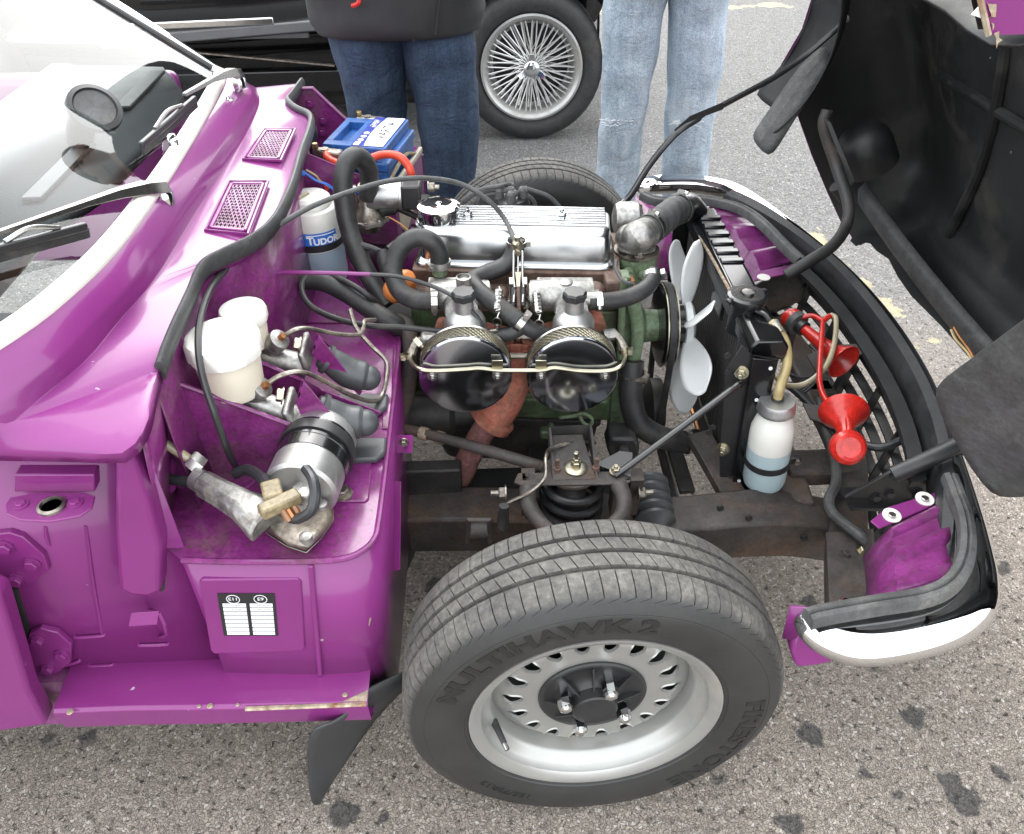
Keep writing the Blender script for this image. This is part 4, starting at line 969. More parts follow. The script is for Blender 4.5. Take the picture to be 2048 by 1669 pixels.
# ------------------------------------------------------------------ chassis, suspension, front panel, bumper, grille
def rail(name, pts, wd, ht, mat='chassis', bevel=.006):
    m = MB(); q = spline(pts, 5) if len(pts) > 2 else [Vector(p) for p in pts]; rs = []
    for i, p in enumerate(q):
        t = (q[min(i + 1, len(q) - 1)] - q[max(i - 1, 0)]).normalized(); a = Vector((-t.y, t.x, 0)).normalized()
        rs.append([p + a * (sx * wd / 2) + V(0, 0, sz * ht) for sx, sz in ((-1, -1), (1, -1), (1, 0), (-1, 0))])
    return m.rings(rs).build(name, MAT[mat], car, bevel=bevel, smooth=40)
for s in (-1, 1):
    rail('chassis_rail', [(-1.6, s * .26, .27), (-.6, s * .265, .275), (-.2, s * .275, .285), (0, s * .30, .29), (.14, s * .325, .295), (.22, s * .345, .315), (.30, s * .352, .330), (.38, s * .345, .318), (.47, s * .335, .285)], .085, .085, 'chassis' if s > 0 else 'chassis')
rail('crossmember', [(-.02, -.33, .30), (.0, 0, .24), (-.02, .33, .30)], .12, .08, 'chassis_dark')
rail('crossmember', [(.39, -.33, .315), (.40, -.2, .31), (.40, .2, .31), (.39, .33, .315)], .07, .07)
rail('outrigger', [(-.30, -.26, .26), (-.36, -.45, .24), (-.40, -.58, .235)], .06, .08, 'chassis_dark')
for s in (-1, 1):
    rail('front_bracket', [(.54, s * -.02 + .0, .315), (.535, s * .18, .315), (.49, s * .32, .315), (.44, s * .45, .312), (.405, s * .56, .308)], .062, .035)
rail('overrider_arm', [(.40, -.235, .325), (.46, -.235, .322), (.53, -.225, .318)], .065, .035)
# flat bracket plate below the purple inner valance
MB().prism([P(1652, 1065, Z=.325), P(1738, 1062, Z=.325), P(1748, 1212, Z=.345), P(1660, 1218, Z=.345)], (0, 0, -.004)).build('bumper_bracket', MAT['chassis'], car, bevel=.001)
MB().prism([P(1722, 1060, Z=.33), P(1742, 1058, Z=.36), P(1756, 1215, Z=.38), P(1736, 1218, Z=.345)], (.004, 0, 0)).build('bracket_flange', MAT['chassis'], car)
for x, y, mt, r in ((1727, 1105, 'zinc', .009), (1690, 1112, 'chassis', .007), (1683, 982, 'chassis', .006)):
    MB().bolt(P(x, y, Z=.33), (.3, 0, 1), r, .008, r * 1.5).build('bolt', MAT[mt], car)
for x, y in ((1497, 1035), (1608, 1075), (1440, 1015)):
    MB().lathe([(.006, 0), (.006, -.004)], P(x, y, Y=-.39), (0, 1, 0), 12).build('drain_hole', MAT['underseal'], car)
# suspension turret with spring
TY = -.385; TZ = .432
tp = [P(1030, 960, Z=TZ), P(1255, 955, Z=TZ)]
tur = MB().prism([P(1036, 946, Z=TZ), P(1252, 942, Z=TZ), P(1262, 962, Z=TZ), P(1250, 968, Z=TZ), P(1042, 970, Z=TZ), P(1028, 964, Z=TZ)], (0, 0, -.004)).build('suspension_turret', MAT['chassis'], car, bevel=.0015)
bxp = [P(1106, 958, Z=TZ + .004), P(1192, 956, Z=TZ + .004)]
bx0, bx1 = bxp[0].x, bxp[1].x; by = bxp[0].y
MB().prism([V(bx0, by, TZ), V(bx1, by, TZ), V(bx1 - .012, by + .09, TZ + .012), V(bx0 + .005, by + .09, TZ + .012)], (0, .004, .003)).build('turret_channel', MAT['chassis'], car, bevel=.001)
for xx in (bx0, bx1): MB().prism([V(xx, by, TZ), V(xx, by + .10, TZ - .01), V(xx, by + .10, TZ + .026), V(xx, by + .075, TZ + .024)], (.004, 0, 0)).build('turret_web', MAT['chassis'], car)
MB().prism([V(bx0, by + .1, TZ - .14), V(bx1, by + .1, TZ - .14), V(bx1, by + .1, TZ + .026), V(bx0, by + .1, TZ + .026)], (0, .004, 0)).build('turret_back', MAT['chassis_dark'], car)
MB().prism([P(1192, 930, Z=TZ + .002), P(1240, 905, Y=by + .06), P(1266, 908, Y=by + .06), P(1262, 955, Z=TZ + .002)], (0, .004, 0)).build('turret_gusset', M('grey_steel', (.10, .10, .10), .6, 0, 0, .15, 12, bump=.1, bs=100), car, bevel=.001)
for px in (1044, 1262, 1232): MB().prism([P(px, 962, Z=TZ), P(px + 3, 962, Z=TZ) + V(.02, 0, 0), P(px, 962, Z=TZ) + V(.02, .02, -.10), P(px, 962, Z=TZ) + V(0, .02, -.10)], (0, .03, 0)).build('turret_leg', MAT['chassis'], car, bevel=.001)
sc0 = V((bx0 + bx1) / 2, by + .030, 0)
spm = MB(); pts = []
for k in range(0, 4 * 24 + 1):
    a = 2 * pi * k / 24; pts.append(V(sc0.x + cos(a) * .047, sc0.y + sin(a) * .047, TZ - .014 - .027 * k / 24))
spm.tube(pts, .0072, 10, 1, smooth=False).build('coil_spring', MAT['black_satin'], car)
MB().lathe([(.044, 0), (.044, -.005), (.040, -.010), (.03, -.012)], sc0 + V(0, 0, TZ - .004), (0, 0, 1), 36).build('spring_seat', MAT['chassis'], car)
MB().lathe([(.024, 0), (.024, .10), (.010, .11), (.010, .14)], sc0 + V(0, 0, TZ - .15), (0, 0, 1), 20).build('damper', MAT['chassis_dark'], car)
dn = MB(); o = V(sc0.x + .004, by + .022, TZ + .004)
dn.lathe([(.019, 0), (.019, .003), (.016, .005), (.009, .006)], o, (0, 0, 1), 24).bolt(o + V(0, 0, .006), (0, 0, 1), .0085, .010).bolt(o + V(0, 0, .016), (0, 0, 1), .006, .006)
dn.lathe([(.0035, .022), (.0035, .030), (.0045, .031), (.0045, .034), (.003, .035)], o, (0, 0, 1), 10); dn.build('damper_nut', MAT['zinc'], car)
for xx in (-.030, .032): MB().lathe([(.006, 0), (.006, .006), (.0035, .007), (.0035, .024)], o + V(xx, -.004, 0), (0, 0, 1), 8).build('stud', MAT['head_rust'], car)
# wishbone arms
MB().tube([P(1056, 975, Y=TY - .005), P(1058, 1010, Y=TY - .03), P(1085, 1050, Y=TY - .06), P(1130, 1085, Y=-.50)], lambda t: .014 - .003 * t, 12).build('wishbone_arm', MAT['chassis'], car)
MB().tube([P(1237, 970, Y=TY - .005), P(1248, 1000, Y=TY - .03), P(1240, 1035, Y=TY - .06), P(1190, 1080, Y=-.50)], lambda t: .014 - .003 * t, 12).build('wishbone_arm', MAT['chassis'], car)
for px in (1012, 1276): MB().bolt(P(px, 986, Y=TY), (-1 if px < 1100 else 1, 0, 0), .009, .012, .013, .012).build('pivot_bolt', MAT['steel_dirty'], car)
# same turret and arms on the far side, simpler view: only the top can show
MB().box((0, .385, .40), (.16, .10, .06)).build('suspension_turret', MAT['chassis_dark'], car, bevel=.01)
MB().lathe([(.05, 0), (.05, .1), (.03, .12)], V(0, .40, .29), (0, 0, 1), 20).build('coil_spring', MAT['chassis_dark'], car)
# stub axles and brake parts
for s in (-1, 1):
    MB().lathe([(.03, 0), (.03, .12), (.05, .13), (.05, .16)], V(0, s * .46, .265), (0, s, 0), 20).build('hub_carrier', MAT['chassis_dark'], car)
    MB().lathe([(.112, 0), (.112, .010), (.03, .011)], V(0, s * .590, .2695), (0, s, 0), 40).build('brake_disc', MAT['steel_dirty'], car)
MB().lathe([(.150, 0), (.150, .004), (.140, .010), (.02, .012)], V(0, .562, .2695), (0, 1, 0), 48).build('brake_shade_plate', MAT['underseal'], car)  # oversized dark brake plate, added so the far wheel's inside looks shaded
# steering rack gaiter
gm = MB(); prof = [(.022, -.01)]
for k in range(5): prof += [(.036, k * .020), (.036, k * .020 + .006), (.025, k * .020 + .013)]
gm.lathe(prof + [(.012, .105)], P(1300, 985, Z=.31) + V(-.0, .02, 0), V(-.02, -1, -.12), 28); gm.build('rack_gaiter', MAT['boot'], car)
MB().tube([P(1300, 985, Z=.31) + V(0, -.08, -.012), V(.09, -.55, .27)], .008, 10, smooth=False).build('track_rod', MAT['steel_dirty'], car)
# brake pipe from bulkhead and flexible hose with its tab
bp = [P(1190, 885, Y=-.27), P(1150, 885, Y=-.30), P(1103, 897, Y=-.33), P(1092, 915, Y=-.37), P(1090, 955, Y=-.40), P(1060, 985, Y=-.41), P(1020, 1005, Y=-.41), P(1008, 1018, Y=-.41)]
MB().tube(bp, .0033, 8, 6).build('brake_pipe', MAT['steel_dirty'], car)
tab = MB().prism([P(x, y, Y=-.415) for x, y in ((996, 1022), (1018, 1020), (1018, 1064), (994, 1064))], (0, .003, 0)).build('hose_tab', MAT['chassis'], car)
MB().tube([P(1008, 1012, Y=-.42), P(1006, 1055, Y=-.425)], .008, 10, smooth=False).build('brake_hose', MAT['rubber'], car)
# lower link bracket seen through the bay left of the wheel
MB().tube([P(935, 1085, Y=-.42), P(938, 1040, Y=-.42), P(978, 1040, Y=-.42), P(980, 1085, Y=-.42)], .004, 8, 1, smooth=False).build('link_bracket', MAT['chassis'], car)
MB().lathe([(.014, -.02), (.014, .02)], P(958, 1062, Y=-.41), (1, 0, 0), 16).build('link_bush', MAT['chassis'], car)
rail('lower_arm', [(-.14, -.30, .20), (-.12, -.42, .17), (-.03, -.54, .16)], .04, .03, 'chassis_dark')
rail('lower_arm', [(.12, -.30, .20), (.10, -.42, .17), (.03, -.54, .16)], .04, .03, 'chassis_dark')
# diagonal tie rod from bulkhead to turret, across the engine side
td = MB().tube([P(790, 853, Y=-.20), P(905, 882, Y=-.245), P(1088, 935, Y=-.31)], lambda t: .0095 if t < .55 else .0105, 12, 6); td.build('tie_rod', MAT['chassis'], car)
for x, y in ((848, 868), (880, 876)): MB().lathe([(.0115, -.008), (.0125, 0), (.0115, .008)], P(x, y, Y=-.222), (P(905, 882, Y=-.24) - P(790, 853, Y=-.20)), 12).build('tie_collar', MAT['bare'], car)
# stay rod turret -> radiator
MB().tube([P(1232, 948, Z=TZ + .004), P(1250, 938, Y=by + .012), P(1455, 786, Y=-.29), P(1478, 770, Y=-.275), P(1486, 770, Y=-.272)], .0058, 10, 3).build('radiator_stay', MAT['black'], car)
MB().bolt(P(1231, 944, Z=TZ + .004), (0, 0, 1), .0075, .009, .010, .004).build('bolt', MAT['zinc'], car)
# ---- front panel
def fx(y, x0=.67):                            # plan curve of the nose
    a = abs(y); return x0 - .52 * a ** 2.35
# grille: slats and ribs as separate pieces
gz = [.425, .390, .352, .314, .276, .238]
grl = MB(); ys = [-.40 + .04 * k for k in range(21)]
def slat(z, x0, dep, th):
    m = MB(); m.rings([[V(fx(y, x0), y, z), V(fx(y, x0) - dep, y, z - .006), V(fx(y, x0) - dep, y, z - .006 - th), V(fx(y, x0), y, z - th)] for y in ys]); return m
grille_obj = slat(gz[0], .617, .024, .010).build('grille', MAT['black_satin'], car, label='black slatted plastic grille behind the chrome bumper')
for i, z in enumerate(gz[1:]): slat(z, .622 - .006 * i, .015, .004).build('slat', MAT['black_satin'], grille_obj)
for y in (-.37, -.25, -.12, 0, .12, .25, .37):
    MB().prism([V(fx(y, .618), y, .425), V(fx(y, .618) - .016, y, .420), V(fx(y, .585) - .016, y, .236), V(fx(y, .585), y, .236)], (0, .004 if y else .018, 0)).build('rib', MAT['black_satin'], grille_obj)
for y in (0,):
    MB().prism([V(.54, -.05, .40), V(.60, -.03, .415), V(.60, .0, .415), V(.55, .02, .40), V(.50, 0, .39), V(.50, -.06, .39)], (0, 0, -.004)).build('centre_stay', MAT['chassis'], car, bevel=.001)
# black crowned panel between grille and bumper
fp_ = MB(); yy = [-.60 + .05 * k for k in range(25)]
fp_.grid([[V(fx(y, .620), y, .412) for y in yy], [V(fx(y, .622), y, .455) for y in yy], [V(fx(y, .626), y, .468) for y in yy], [V(fx(y, .640), y, .474) for y in yy], [V(fx(y, .645), y, .470) for y in yy]])
fp_.build('front_panel', M('dark_front_panel', (.022, .0235, .027), .42, 0, .1, .2, 8, dirt=(.04, .041, .044), damt=.3, ds=5, coatr=.2), car, solid=.002, smooth=40)
MB().lathe([(.014, 0), (.014, .006), (.007, .0065), (.007, 0)], P(1776, 703, X=.645) , (-1, -.2, .4), 20, closed=True).build('grommet', MAT['rubber_grey'], car)
MB().tube([P(1756, 668, X=.648), P(1768, 676, X=.648), P(1770, 690, X=.646), P(1786, 694, X=.648)], .004, 6).build('clip', MAT['steel_dirty'], car)
# chrome bumper: wraps round to the wings
bpl = [(.262, -.676), (.275, -.706), (.32, -.733), (.40, -.725), (.48, -.700), (.535, -.655), (.578, -.56), (.620, -.40), (.662, -.20), (.676, 0), (.662, .20), (.620, .40), (.578, .56), (.535, .655), (.48, .700), (.40, .725), (.30, .725), (.262, .69)]
bq = spline([V(x - .024 * min(1, max(0, (x - .40) / .18)), y * (1 - .012), 0) for x, y in bpl], 6); rs = []
nb = len(bq)
for i, p in enumerate(bq):
    t = (bq[min(i + 1, nb - 1)] - bq[max(i - 1, 0)]).normalized(); n_ = Vector((t.y, -t.x, 0))
    sd = min(1.0, abs(p.y) / .62) ** 6                     # blade deepens where it wraps round the corner
    k = min(1, min(i, nb - 1 - i) / 7) ** .6
    zt, zm, zb = .474 + .004 * sd, .452, .424 - .006 * sd
    mid = .450
    pr = [(-.068 * sd - .012, zt - .010 * sd), (-.026 * sd - .004, zt + .001), (.006, zt - .006), (.018, zt - .022), (.022, zm - .008), (.018, zb + .020), (.008, zb + .004), (-.010, zb), (-.016, zb + .012), (-.012, zm), (-.014, zt - .010)]
    rs.append([p + n_ * (a * (.35 + .65 * k)) + V(0, 0, mid + (z - mid) * (.30 + .70 * k)) for a, z in pr])
MB().rings(rs).build('bumper', MAT['chrome'], car, smooth=60, subsurf=1)
# rubber strip seals on the inner valances (near and far)
def strip(pxs, name='valance_seal'):
    pts = spline([P(x, y, Z=z) for x, y, z in pxs], 6); m = MB(); rs = []
    for i, p in enumerate(pts):
        t = (pts[min(i + 1, len(pts) - 1)] - pts[max(i - 1, 0)]).normalized(); n_ = Vector((t.y, -t.x, 0)).normalized()
        rs.append([p + n_ * a + V(0, 0, b) for a, b in ((-.012, .0), (-.010, .010), (-.003, .013), (0, .009), (.003, .013), (.009, .011), (.012, .004), (.012, -.006), (-.010, -.006))])
    m.rings(rs).build(name, MAT['rubber_grey'], car, smooth=45)
strip([(1614, 1240, .485), (1640, 1232, .487), (1740, 1214, .489), (1850, 1195, .489), (1905, 1165, .489), (1930, 1115, .489), (1930, 1050, .487), (1910, 990, .482), (1898, 958, .480)])
strip([(1285, 393, .485), (1320, 405, .487), (1400, 402, .488), (1475, 418, .488), (1525, 450, .488), (1570, 495, .486), (1602, 525, .482)])
# ribbed purple inner valances
def valance(c00, c10, c01, c11, z0, z1, n=40):
    """c00 inner-rear, c10 inner-front, c01 outer-rear, c11 outer-front (pixels)"""
    rows = []
    for i in range(n + 1):
        t = i / n; rib = max(0, sin(t * 2 * pi * 2.6 - .9)) ** .7 * .009
        row = []
        for j in range(9):
            u = j / 8; a = P(*c00, Z=z0).lerp(P(*c10, Z=z0), u); b = P(*c01, Z=z1).lerp(P(*c11, Z=z1), u); p = a.lerp(b, t)
            fall = -.05 * max(0, .22 - u) / .22 if u < .22 else 0
            row.append(p + V(0, 0, rib * min(1, u * 4) + fall + .012 * sin(t * pi)))
        rows.append(row)
    return MB().grid(rows).build('inner_valance', M('purple_textured', PURP, .36, 0, .5, .10, 8, bump=.5, bs=48, coatr=.15, dirt=(.12, .05, .09), damt=.2, ds=14), car, solid=.002)
valance((1744, 1072), (1880, 1002), (1752, 1205), (1902, 1162), .435, .475)
valance((1500, 552), (1590, 522), (1400, 412), (1480, 425), .425, .470)
vb = MB().prism([P(1740, 1045, Z=.44), P(1772, 1018, Z=.44), P(1878, 985, Z=.44), P(1888, 1004, Z=.44), P(1758, 1060, Z=.44)], (0, 0, .003)).build('valance_flange', MAT['purple'], car, bevel=.001)
for x, y in ((1783, 1032), (1849, 999)):
    wsh = MB().lathe([(.0135, 0), (.0135, .002), (.006, .0022)], P(x, y, Z=.444), (0, -.1, 1), 24).build('washer', MAT['plastic_white'], car)
    MB().bolt(P(x, y, Z=.4462), (0, 0, 1), .006, .004).build('bolt', MAT['steel'], wsh)
MB().lathe([(.014, 0), (.014, .002), (.006, .0022)], P(1527, 556, Z=.44), (0, 0, 1), 20).build('washer', MAT['plastic_white'], car)
MB().prism([P(1500, 566, Z=.43), P(1582, 548, Z=.43), P(1588, 530, Z=.43), P(1512, 546, Z=.43)], (0, 0, .003)).build('valance_flange', MAT['purple'], car, bevel=.001)
# far inner flank of the front valance, purple, seen behind the radiator hose
MB().grid([[P(1270, 392, Y=.60), P(1282, 460, Y=.52), P(1310, 560, Y=.40)], [P(1330, 410, Y=.60), P(1345, 470, Y=.52), P(1335, 560, Y=.40)], [P(1420, 425, Y=.58), P(1400, 470, Y=.52), P(1390, 520, Y=.45)]]).build('far_valance_flank', MAT['purple_bay'], car, solid=.002)
# lower tip of the wing valance under the bumper end
tipm = MB(); tipm.prism([P(1586, 1255, Y=-.665), P(1626, 1262, Y=-.675), P(1660, 1290, Y=-.69), P(1700, 1318, Y=-.69), P(1640, 1334, Y=-.69), P(1592, 1340, Y=-.69), P(1584, 1310, Y=-.685)], (0, .03, 0)); tipm.build('valance_tip', MAT['purple'], car, bevel=.008, seg=3)
MB().grid([[V(.25 + .03 * k, -.662 - .006 * k, .46) for k in range(3)], [V(.25 + .03 * k, -.668 - .006 * k, .40) for k in range(3)]]).build('lower_valance', MAT['purple'], car, solid=.004)
# bonnet hinge brackets
nh = MB().prism([P(1690, 996, Y=-.385), P(1800, 935, Y=-.385), P(1905, 890, Y=-.385), P(1940, 880, Y=-.385), P(1905, 975, Y=-.385), P(1830, 1000, Y=-.385)], (0, .006, 0)).build('hinge_bracket', MAT['black_satin'], car, bevel=.001)
for x, y in ((1752, 995), (1780, 988), (1792, 952)): MB().bolt(P(x, y, Y=-.386), (0, -1, 0), .007, .006, .009).build('hinge_bolt', MAT['black_satin'], nh)
MB().bar(P(1690, 998, Y=-.375), P(1850, 1000, Y=-.375) + V(0, 0, -.0), .05, .006).build('hinge_foot', MAT['black_satin'], car)
fh = MB().prism([P(1505, 575, Y=.25), P(1565, 545, Y=.30), P(1640, 555, Y=.30), P(1600, 605, Y=.25), P(1530, 625, Y=.25)], (0, .006, 0)).build('hinge_bracket', MAT['chassis'], car, bevel=.001)
MB().prism([P(1565, 545, Y=.31), P(1620, 530, Y=.31), P(1640, 570, Y=.31), P(1605, 610, Y=.31), P(1570, 580, Y=.31)], (0, .02, 0)).build('hinge_plate', MAT['black_satin'], fh, bevel=.002)
MB().bolt(P(1640, 552, Y=.30), (0, -1, 0), .009, .008, .012).build('hinge_bolt', MAT['steel_dirty'], fh)
rail('hinge_beam', [(.40, .20, .35), (.50, .27, .36), (.58, .31, .37)], .02, .05, 'black_satin')
rail('hinge_beam', [(.38, .16, .33), (.47, .20, .33), (.56, .25, .34)], .02, .05, 'chassis')
# wiring loom lying along the front chassis
MB().tube([P(1575, 770, Z=.36), P(1600, 790, Z=.365), P(1640, 830, Z=.365), P(1680, 865, Z=.37), P(1730, 890, Z=.38), P(1775, 893, Z=.39), P(1840, 860, Z=.41), P(1900, 825, Z=.44)], .0075, 10, 6).build('wiring_loom', MAT['tape'], car)
MB().tube([P(1640, 800, Z=.35), P(1650, 850, Z=.35), P(1668, 920, Z=.345), P(1672, 965, Z=.34), P(1658, 1000, Z=.335), P(1668, 1030, Z=.335), P(1715, 1068, Z=.345), P(1735, 1085, Z=.34)], .009, 10, 6).build('loom_conduit', MAT['rubber_grey'], car)
MB().tube([P(1570, 745, Z=.36), P(1605, 758, Z=.36), P(1632, 748, Z=.365), P(1640, 715, Z=.37), P(1620, 690, Z=.375)], .004, 8, 6).build('wiring_tail', MAT['tape'], car)
for k in range(4): MB().tube([P(1565 + 6 * k, 765, Z=.355), P(1590 + 5 * k, 778 + 3 * k, Z=.36), P(1625 + 4 * k, 760, Z=.365)], .0022, 6, 5).build('wire', MAT['black_plastic'], car)

MB().lathe([(.02, -.01), (.040, 0), (.040, .13), (.032, .14), (.032, .19)], V(-.34, -.115, .36), (1, 0, 0), 28).build('starter_motor', MAT['chassis_dark'], car)
MB().box((-.52, 0, .33), (.36, .24, .26)).build('gearbox', MAT['underseal'], car, bevel=.03, seg=3)
MB().box((-.10, -.20, .245), (.44, .10, .012)).build('bay_shade_plate', MAT['underseal'], car, bevel=.002)  # dark plate added to deepen the shade below the engine
MB().box((-.25, -.235, .30), (.12, .03, .08)).build('rail_gusset', MAT['chassis_dark'], car, bevel=.004)
MB().tube([V(.20, -.36, .20), V(.22, -.2, .19), V(.22, .2, .19), V(.20, .36, .20)], .011, 10).build('anti_roll_bar', MAT['chassis_dark'], car)
# ------------------------------------------------------------------ bonnet: one-piece front, hinged at the nose and tilted forward
HB = V(.749, 0, .316); PHI = radians(59)
OPEN = Matrix.Translation(HB) @ Matrix.Rotation(PHI, 4, 'Y') @ Matrix.Translation(-HB)
# closed-position surface. stations along x: (x, z centre, z wing top, z lower edge, half width)
bst = [(.775, .435, .430, .395, .56), (.770, .480, .475, .390, .60), (.735, .540, .555, .385, .645), (.66, .590, .610, .385, .675), (.55, .640, .645, .385, .695), (.40, .690, .672, .390, .705), (.20, .735, .690, .395, .712), (0, .765, .700, .395, .715), (-.20, .785, .705, .395, .715), (-.40, .795, .705, .395, .712), (-.50, .795, .700, .395, .710)]
def bsec(x, zc, zw, zl, hw):
    ys = [-1, -1.0, -.995, -.97, -.90, -.80, -.66, -.5, -.25, 0, .25, .5, .66, .80, .90, .97, .995, 1.0, 1]
    zs_ = [zl, zl + (zw - zl) * .35, zl + (zw - zl) * .65, zl + (zw - zl) * .88, zw - .004, zw + .006, zc - (zc - zw) * .5 - .006, zc - .012, zc - .003, zc]
    zz = zs_ + zs_[-2::-1]
    return [V(x, y * hw, z) for y, z in zip(ys, zz)]
def dense(k=3):
    out = []
    for i in range(len(bst) - 1):
        for j in range(k): out.append([a + (b - a) * j / k for a, b in zip(bst[i], bst[i + 1])])
    out.append(bst[-1]); return out
BST = spline([V(*s[:3]) for s in bst], 1) and dense(4)
ROWS = [bsec(*s) for s in BST]
ARX, ARZ, ARR = 0.05, .27, .28
def arch(v):      # pull vertices of the wing sides up to the wheel-arch edge
    if abs(v.y) > .6 and (v.x - ARX) ** 2 + (v.z - ARZ) ** 2 < ARR ** 2:
        d2 = ARR ** 2 - (v.x - ARX) ** 2
        return V(v.x, v.y, ARZ + sqrt(max(d2, 0)))
    return v
R2 = []
for s, row in zip(BST, ROWS):
    x = s[0]; zl = s[3]
    d2 = ARR ** 2 - (x - ARX) ** 2; zl2 = max(zl, ARZ + sqrt(d2)) if d2 > 0 else (zl if x > 0 else .31)
    R2.append(bsec(x, s[1], s[2], min(zl2, s[2] - .03), s[4]))
bon = MB().grid([[OPEN @ v for v in r] for r in R2])
bonnet = bon.build('bonnet', MAT['purple'], car, smooth=50, label='purple one-piece bonnet tilted forward, black inside')
# inner skin painted black
inn = MB().grid([[OPEN @ (V(v.x * 1.0 - (.012 if v.x > .7 else 0), v.y * .978, v.z - .012 if abs(v.y) < .6 else v.z + .000)) for v in r] for r in R2]); inn.build('bonnet_lining', MAT['inner_bonnet'], bonnet, smooth=50)
# folded purple/bare edge of the near wing
for s, sg in ((0, -1), (-1, 1)):
    ed = [OPEN @ r[s] for r in R2 if r[s].x < -.215]
    MB().tube(ed, .0022, 6, 1, smooth=False).build('wing_edge', MAT['bare'] if sg < 0 else MAT['purple'], bonnet)
# flaked paint on the near wing edge
for dx, r in ((-.268, .0060), (-.245, .0050), (-.256, .0028), (-.29, .004)):
    pl = []
    for k in range(11):
        a = 2 * pi * k / 11; rr = r * random.uniform(.55, 1.15); pl.append(OPEN @ V(dx + cos(a) * rr * 1.3, -.7156, .3125 + abs(sin(a)) * rr * (1 if sin(a) > 0 else .2)))
    MB().prism(pl, (0, -.0004, 0)).build('paint_chip', MAT['bare'], bonnet, smooth=0)
MB().prism([OPEN @ V(-.262, -.712, .31), OPEN @ V(-.272, -.712, .31), OPEN @ V(-.267, -.708, .305)], OPEN.to_3x3() @ V(0, .002, 0)).build('paint_flake', MAT['white_print'], bonnet)
# inner wheel arches: barrel over the wheel and panel inboard
for s in (-1, 1):
    ba = MB(); rows = []
    for k in range(19):
        a = radians(8 + 164 * k / 18); x, z = ARX + cos(a) * (ARR + .002), ARZ + sin(a) * (ARR + .002)
        rows.append([OPEN @ V(x, s * .705, min(z, .66)), OPEN @ V(x, s * .60, min(z + .02, .665)), OPEN @ V(x, s * .50, min(z + .015, .665)), OPEN @ V(x, s * .46, min(z - .03, .64))])
    ba.grid(rows).build('inner_wheel_arch', MAT['inner_bonnet'], bonnet, solid=.003, subsurf=1)
    # headlamp bowl
    c = V(.735, .48, .625) if s > 0 else OPEN @ V(.58, s * .50, .53)
    ax = OPEN.to_3x3() @ V(-1, 0, 0)
    MB().lathe([(.062, -.05), (.062, 0), (.058, .022), (.044, .040), (.022, .050), (.0, .053)], c, ax, 32).build('headlamp_bowl', MAT['inner_bonnet'], bonnet)
    # mud shield flap hanging from the front of the arch
# lower front lip frame (grey, folded)
lipr = []
for r_ in (R2[0],):
    pass
ysl = [-.56 + .07 * k for k in range(17)]
lf = MB(); lf.grid([[OPEN @ V(.772 - .30 * abs(y) ** 2.3, y, .432 - .03 * 0) for y in ysl], [OPEN @ V(.735 - .30 * abs(y) ** 2.3, y, .425) for y in ysl], [OPEN @ V(.700 - .30 * abs(y) ** 2.3, y, .436) for y in ysl], [OPEN @ V(.690 - .30 * abs(y) ** 2.3, y, .456) for y in ysl]])
lf.build('front_lip', M('grey_primer_lip', (.060, .060, .063), .55, 0, 0, .2, 10, dirt=(.035, .034, .034), damt=.3, ds=8, bump=.1, bs=80), bonnet, solid=.003, smooth=50)
# pressed stiffening ribs and panel edges inside the bonnet
def inside(x, y, drop=.014):
    z = None
    for a, b in zip(BST, BST[1:]):
        if a[0] >= x >= b[0]:
            t = (a[0] - x) / (a[0] - b[0]); s_ = [p + (q - p) * t for p, q in zip(a, b)]
    sec = bsec(*s_); 
    for p, q in zip(sec[3:-3], sec[4:-3]):
        if p.y <= y <= q.y: z = p.z + (q.z - p.z) * (y - p.y) / max(q.y - p.y, 1e-6)
    return OPEN @ V(x, y, (z if z is not None else sec[4].z) - drop)
for y0, y1 in ((-.28, -.24), (.28, .24)):
    MB().tube([inside(.70, y0 * 1.2), inside(.5, y0), inside(.2, y1), inside(-.2, y1), inside(-.45, y1)], .013, 10, 5).build('stiffener', MAT['inner_bonnet'], bonnet)
for xx in (.42, -.05):
    MB().tube([inside(xx, -.5), inside(xx, -.25), inside(xx, 0), inside(xx, .25), inside(xx, .5)], .012, 10, 5).build('stiffener', MAT['inner_bonnet'], bonnet)
for x, y, r in ((.40, .12, .003), (.30, .05, .003), (.22, .22, .004), (.48, .2, .003), (.1, .1, .003), (.33, .3, .0025)):
    MB().sphere(inside(x, y, .013), r, 8, 6).build('blob', MAT['rubber_grey'], bonnet)
# ------------------------------------------------------------------ engine
eng = empty('engine', (-.08, 0, .25), 'four-cylinder engine with polished ribbed rocker cover and twin chrome air filters', 'engine')
ZF = .628
A = P(840, 528, Z=ZF); B = P(1221, 536, Z=ZF)
ex = (B - A); EL = ex.length; ex.normalize(); ey = Vector((-ex.y, ex.x, 0)); ez = V(0, 0, 1)
def E(u, v, h): return A + ex * (u * EL) + ey * v + ez * h        # u along the engine, v across, h above the joint
def rrect(u0, u1, v0, v1, h, r, n=5):
    """rounded rectangle ring in engine space (r in metres)"""
    out = []; ru = r / EL
    for (cu, cv, a0) in ((u1 - ru, v1 - r, 0), (u0 + ru, v1 - r, 90), (u0 + ru, v0 + r, 180), (u1 - ru, v0 + r, 270)):
        for k in range(n):
            a = radians(a0 + 90 * k / (n - 1)); out.append(E(cu + cos(a) * ru, cv + sin(a) * r, h))
    return out
DEP = .118
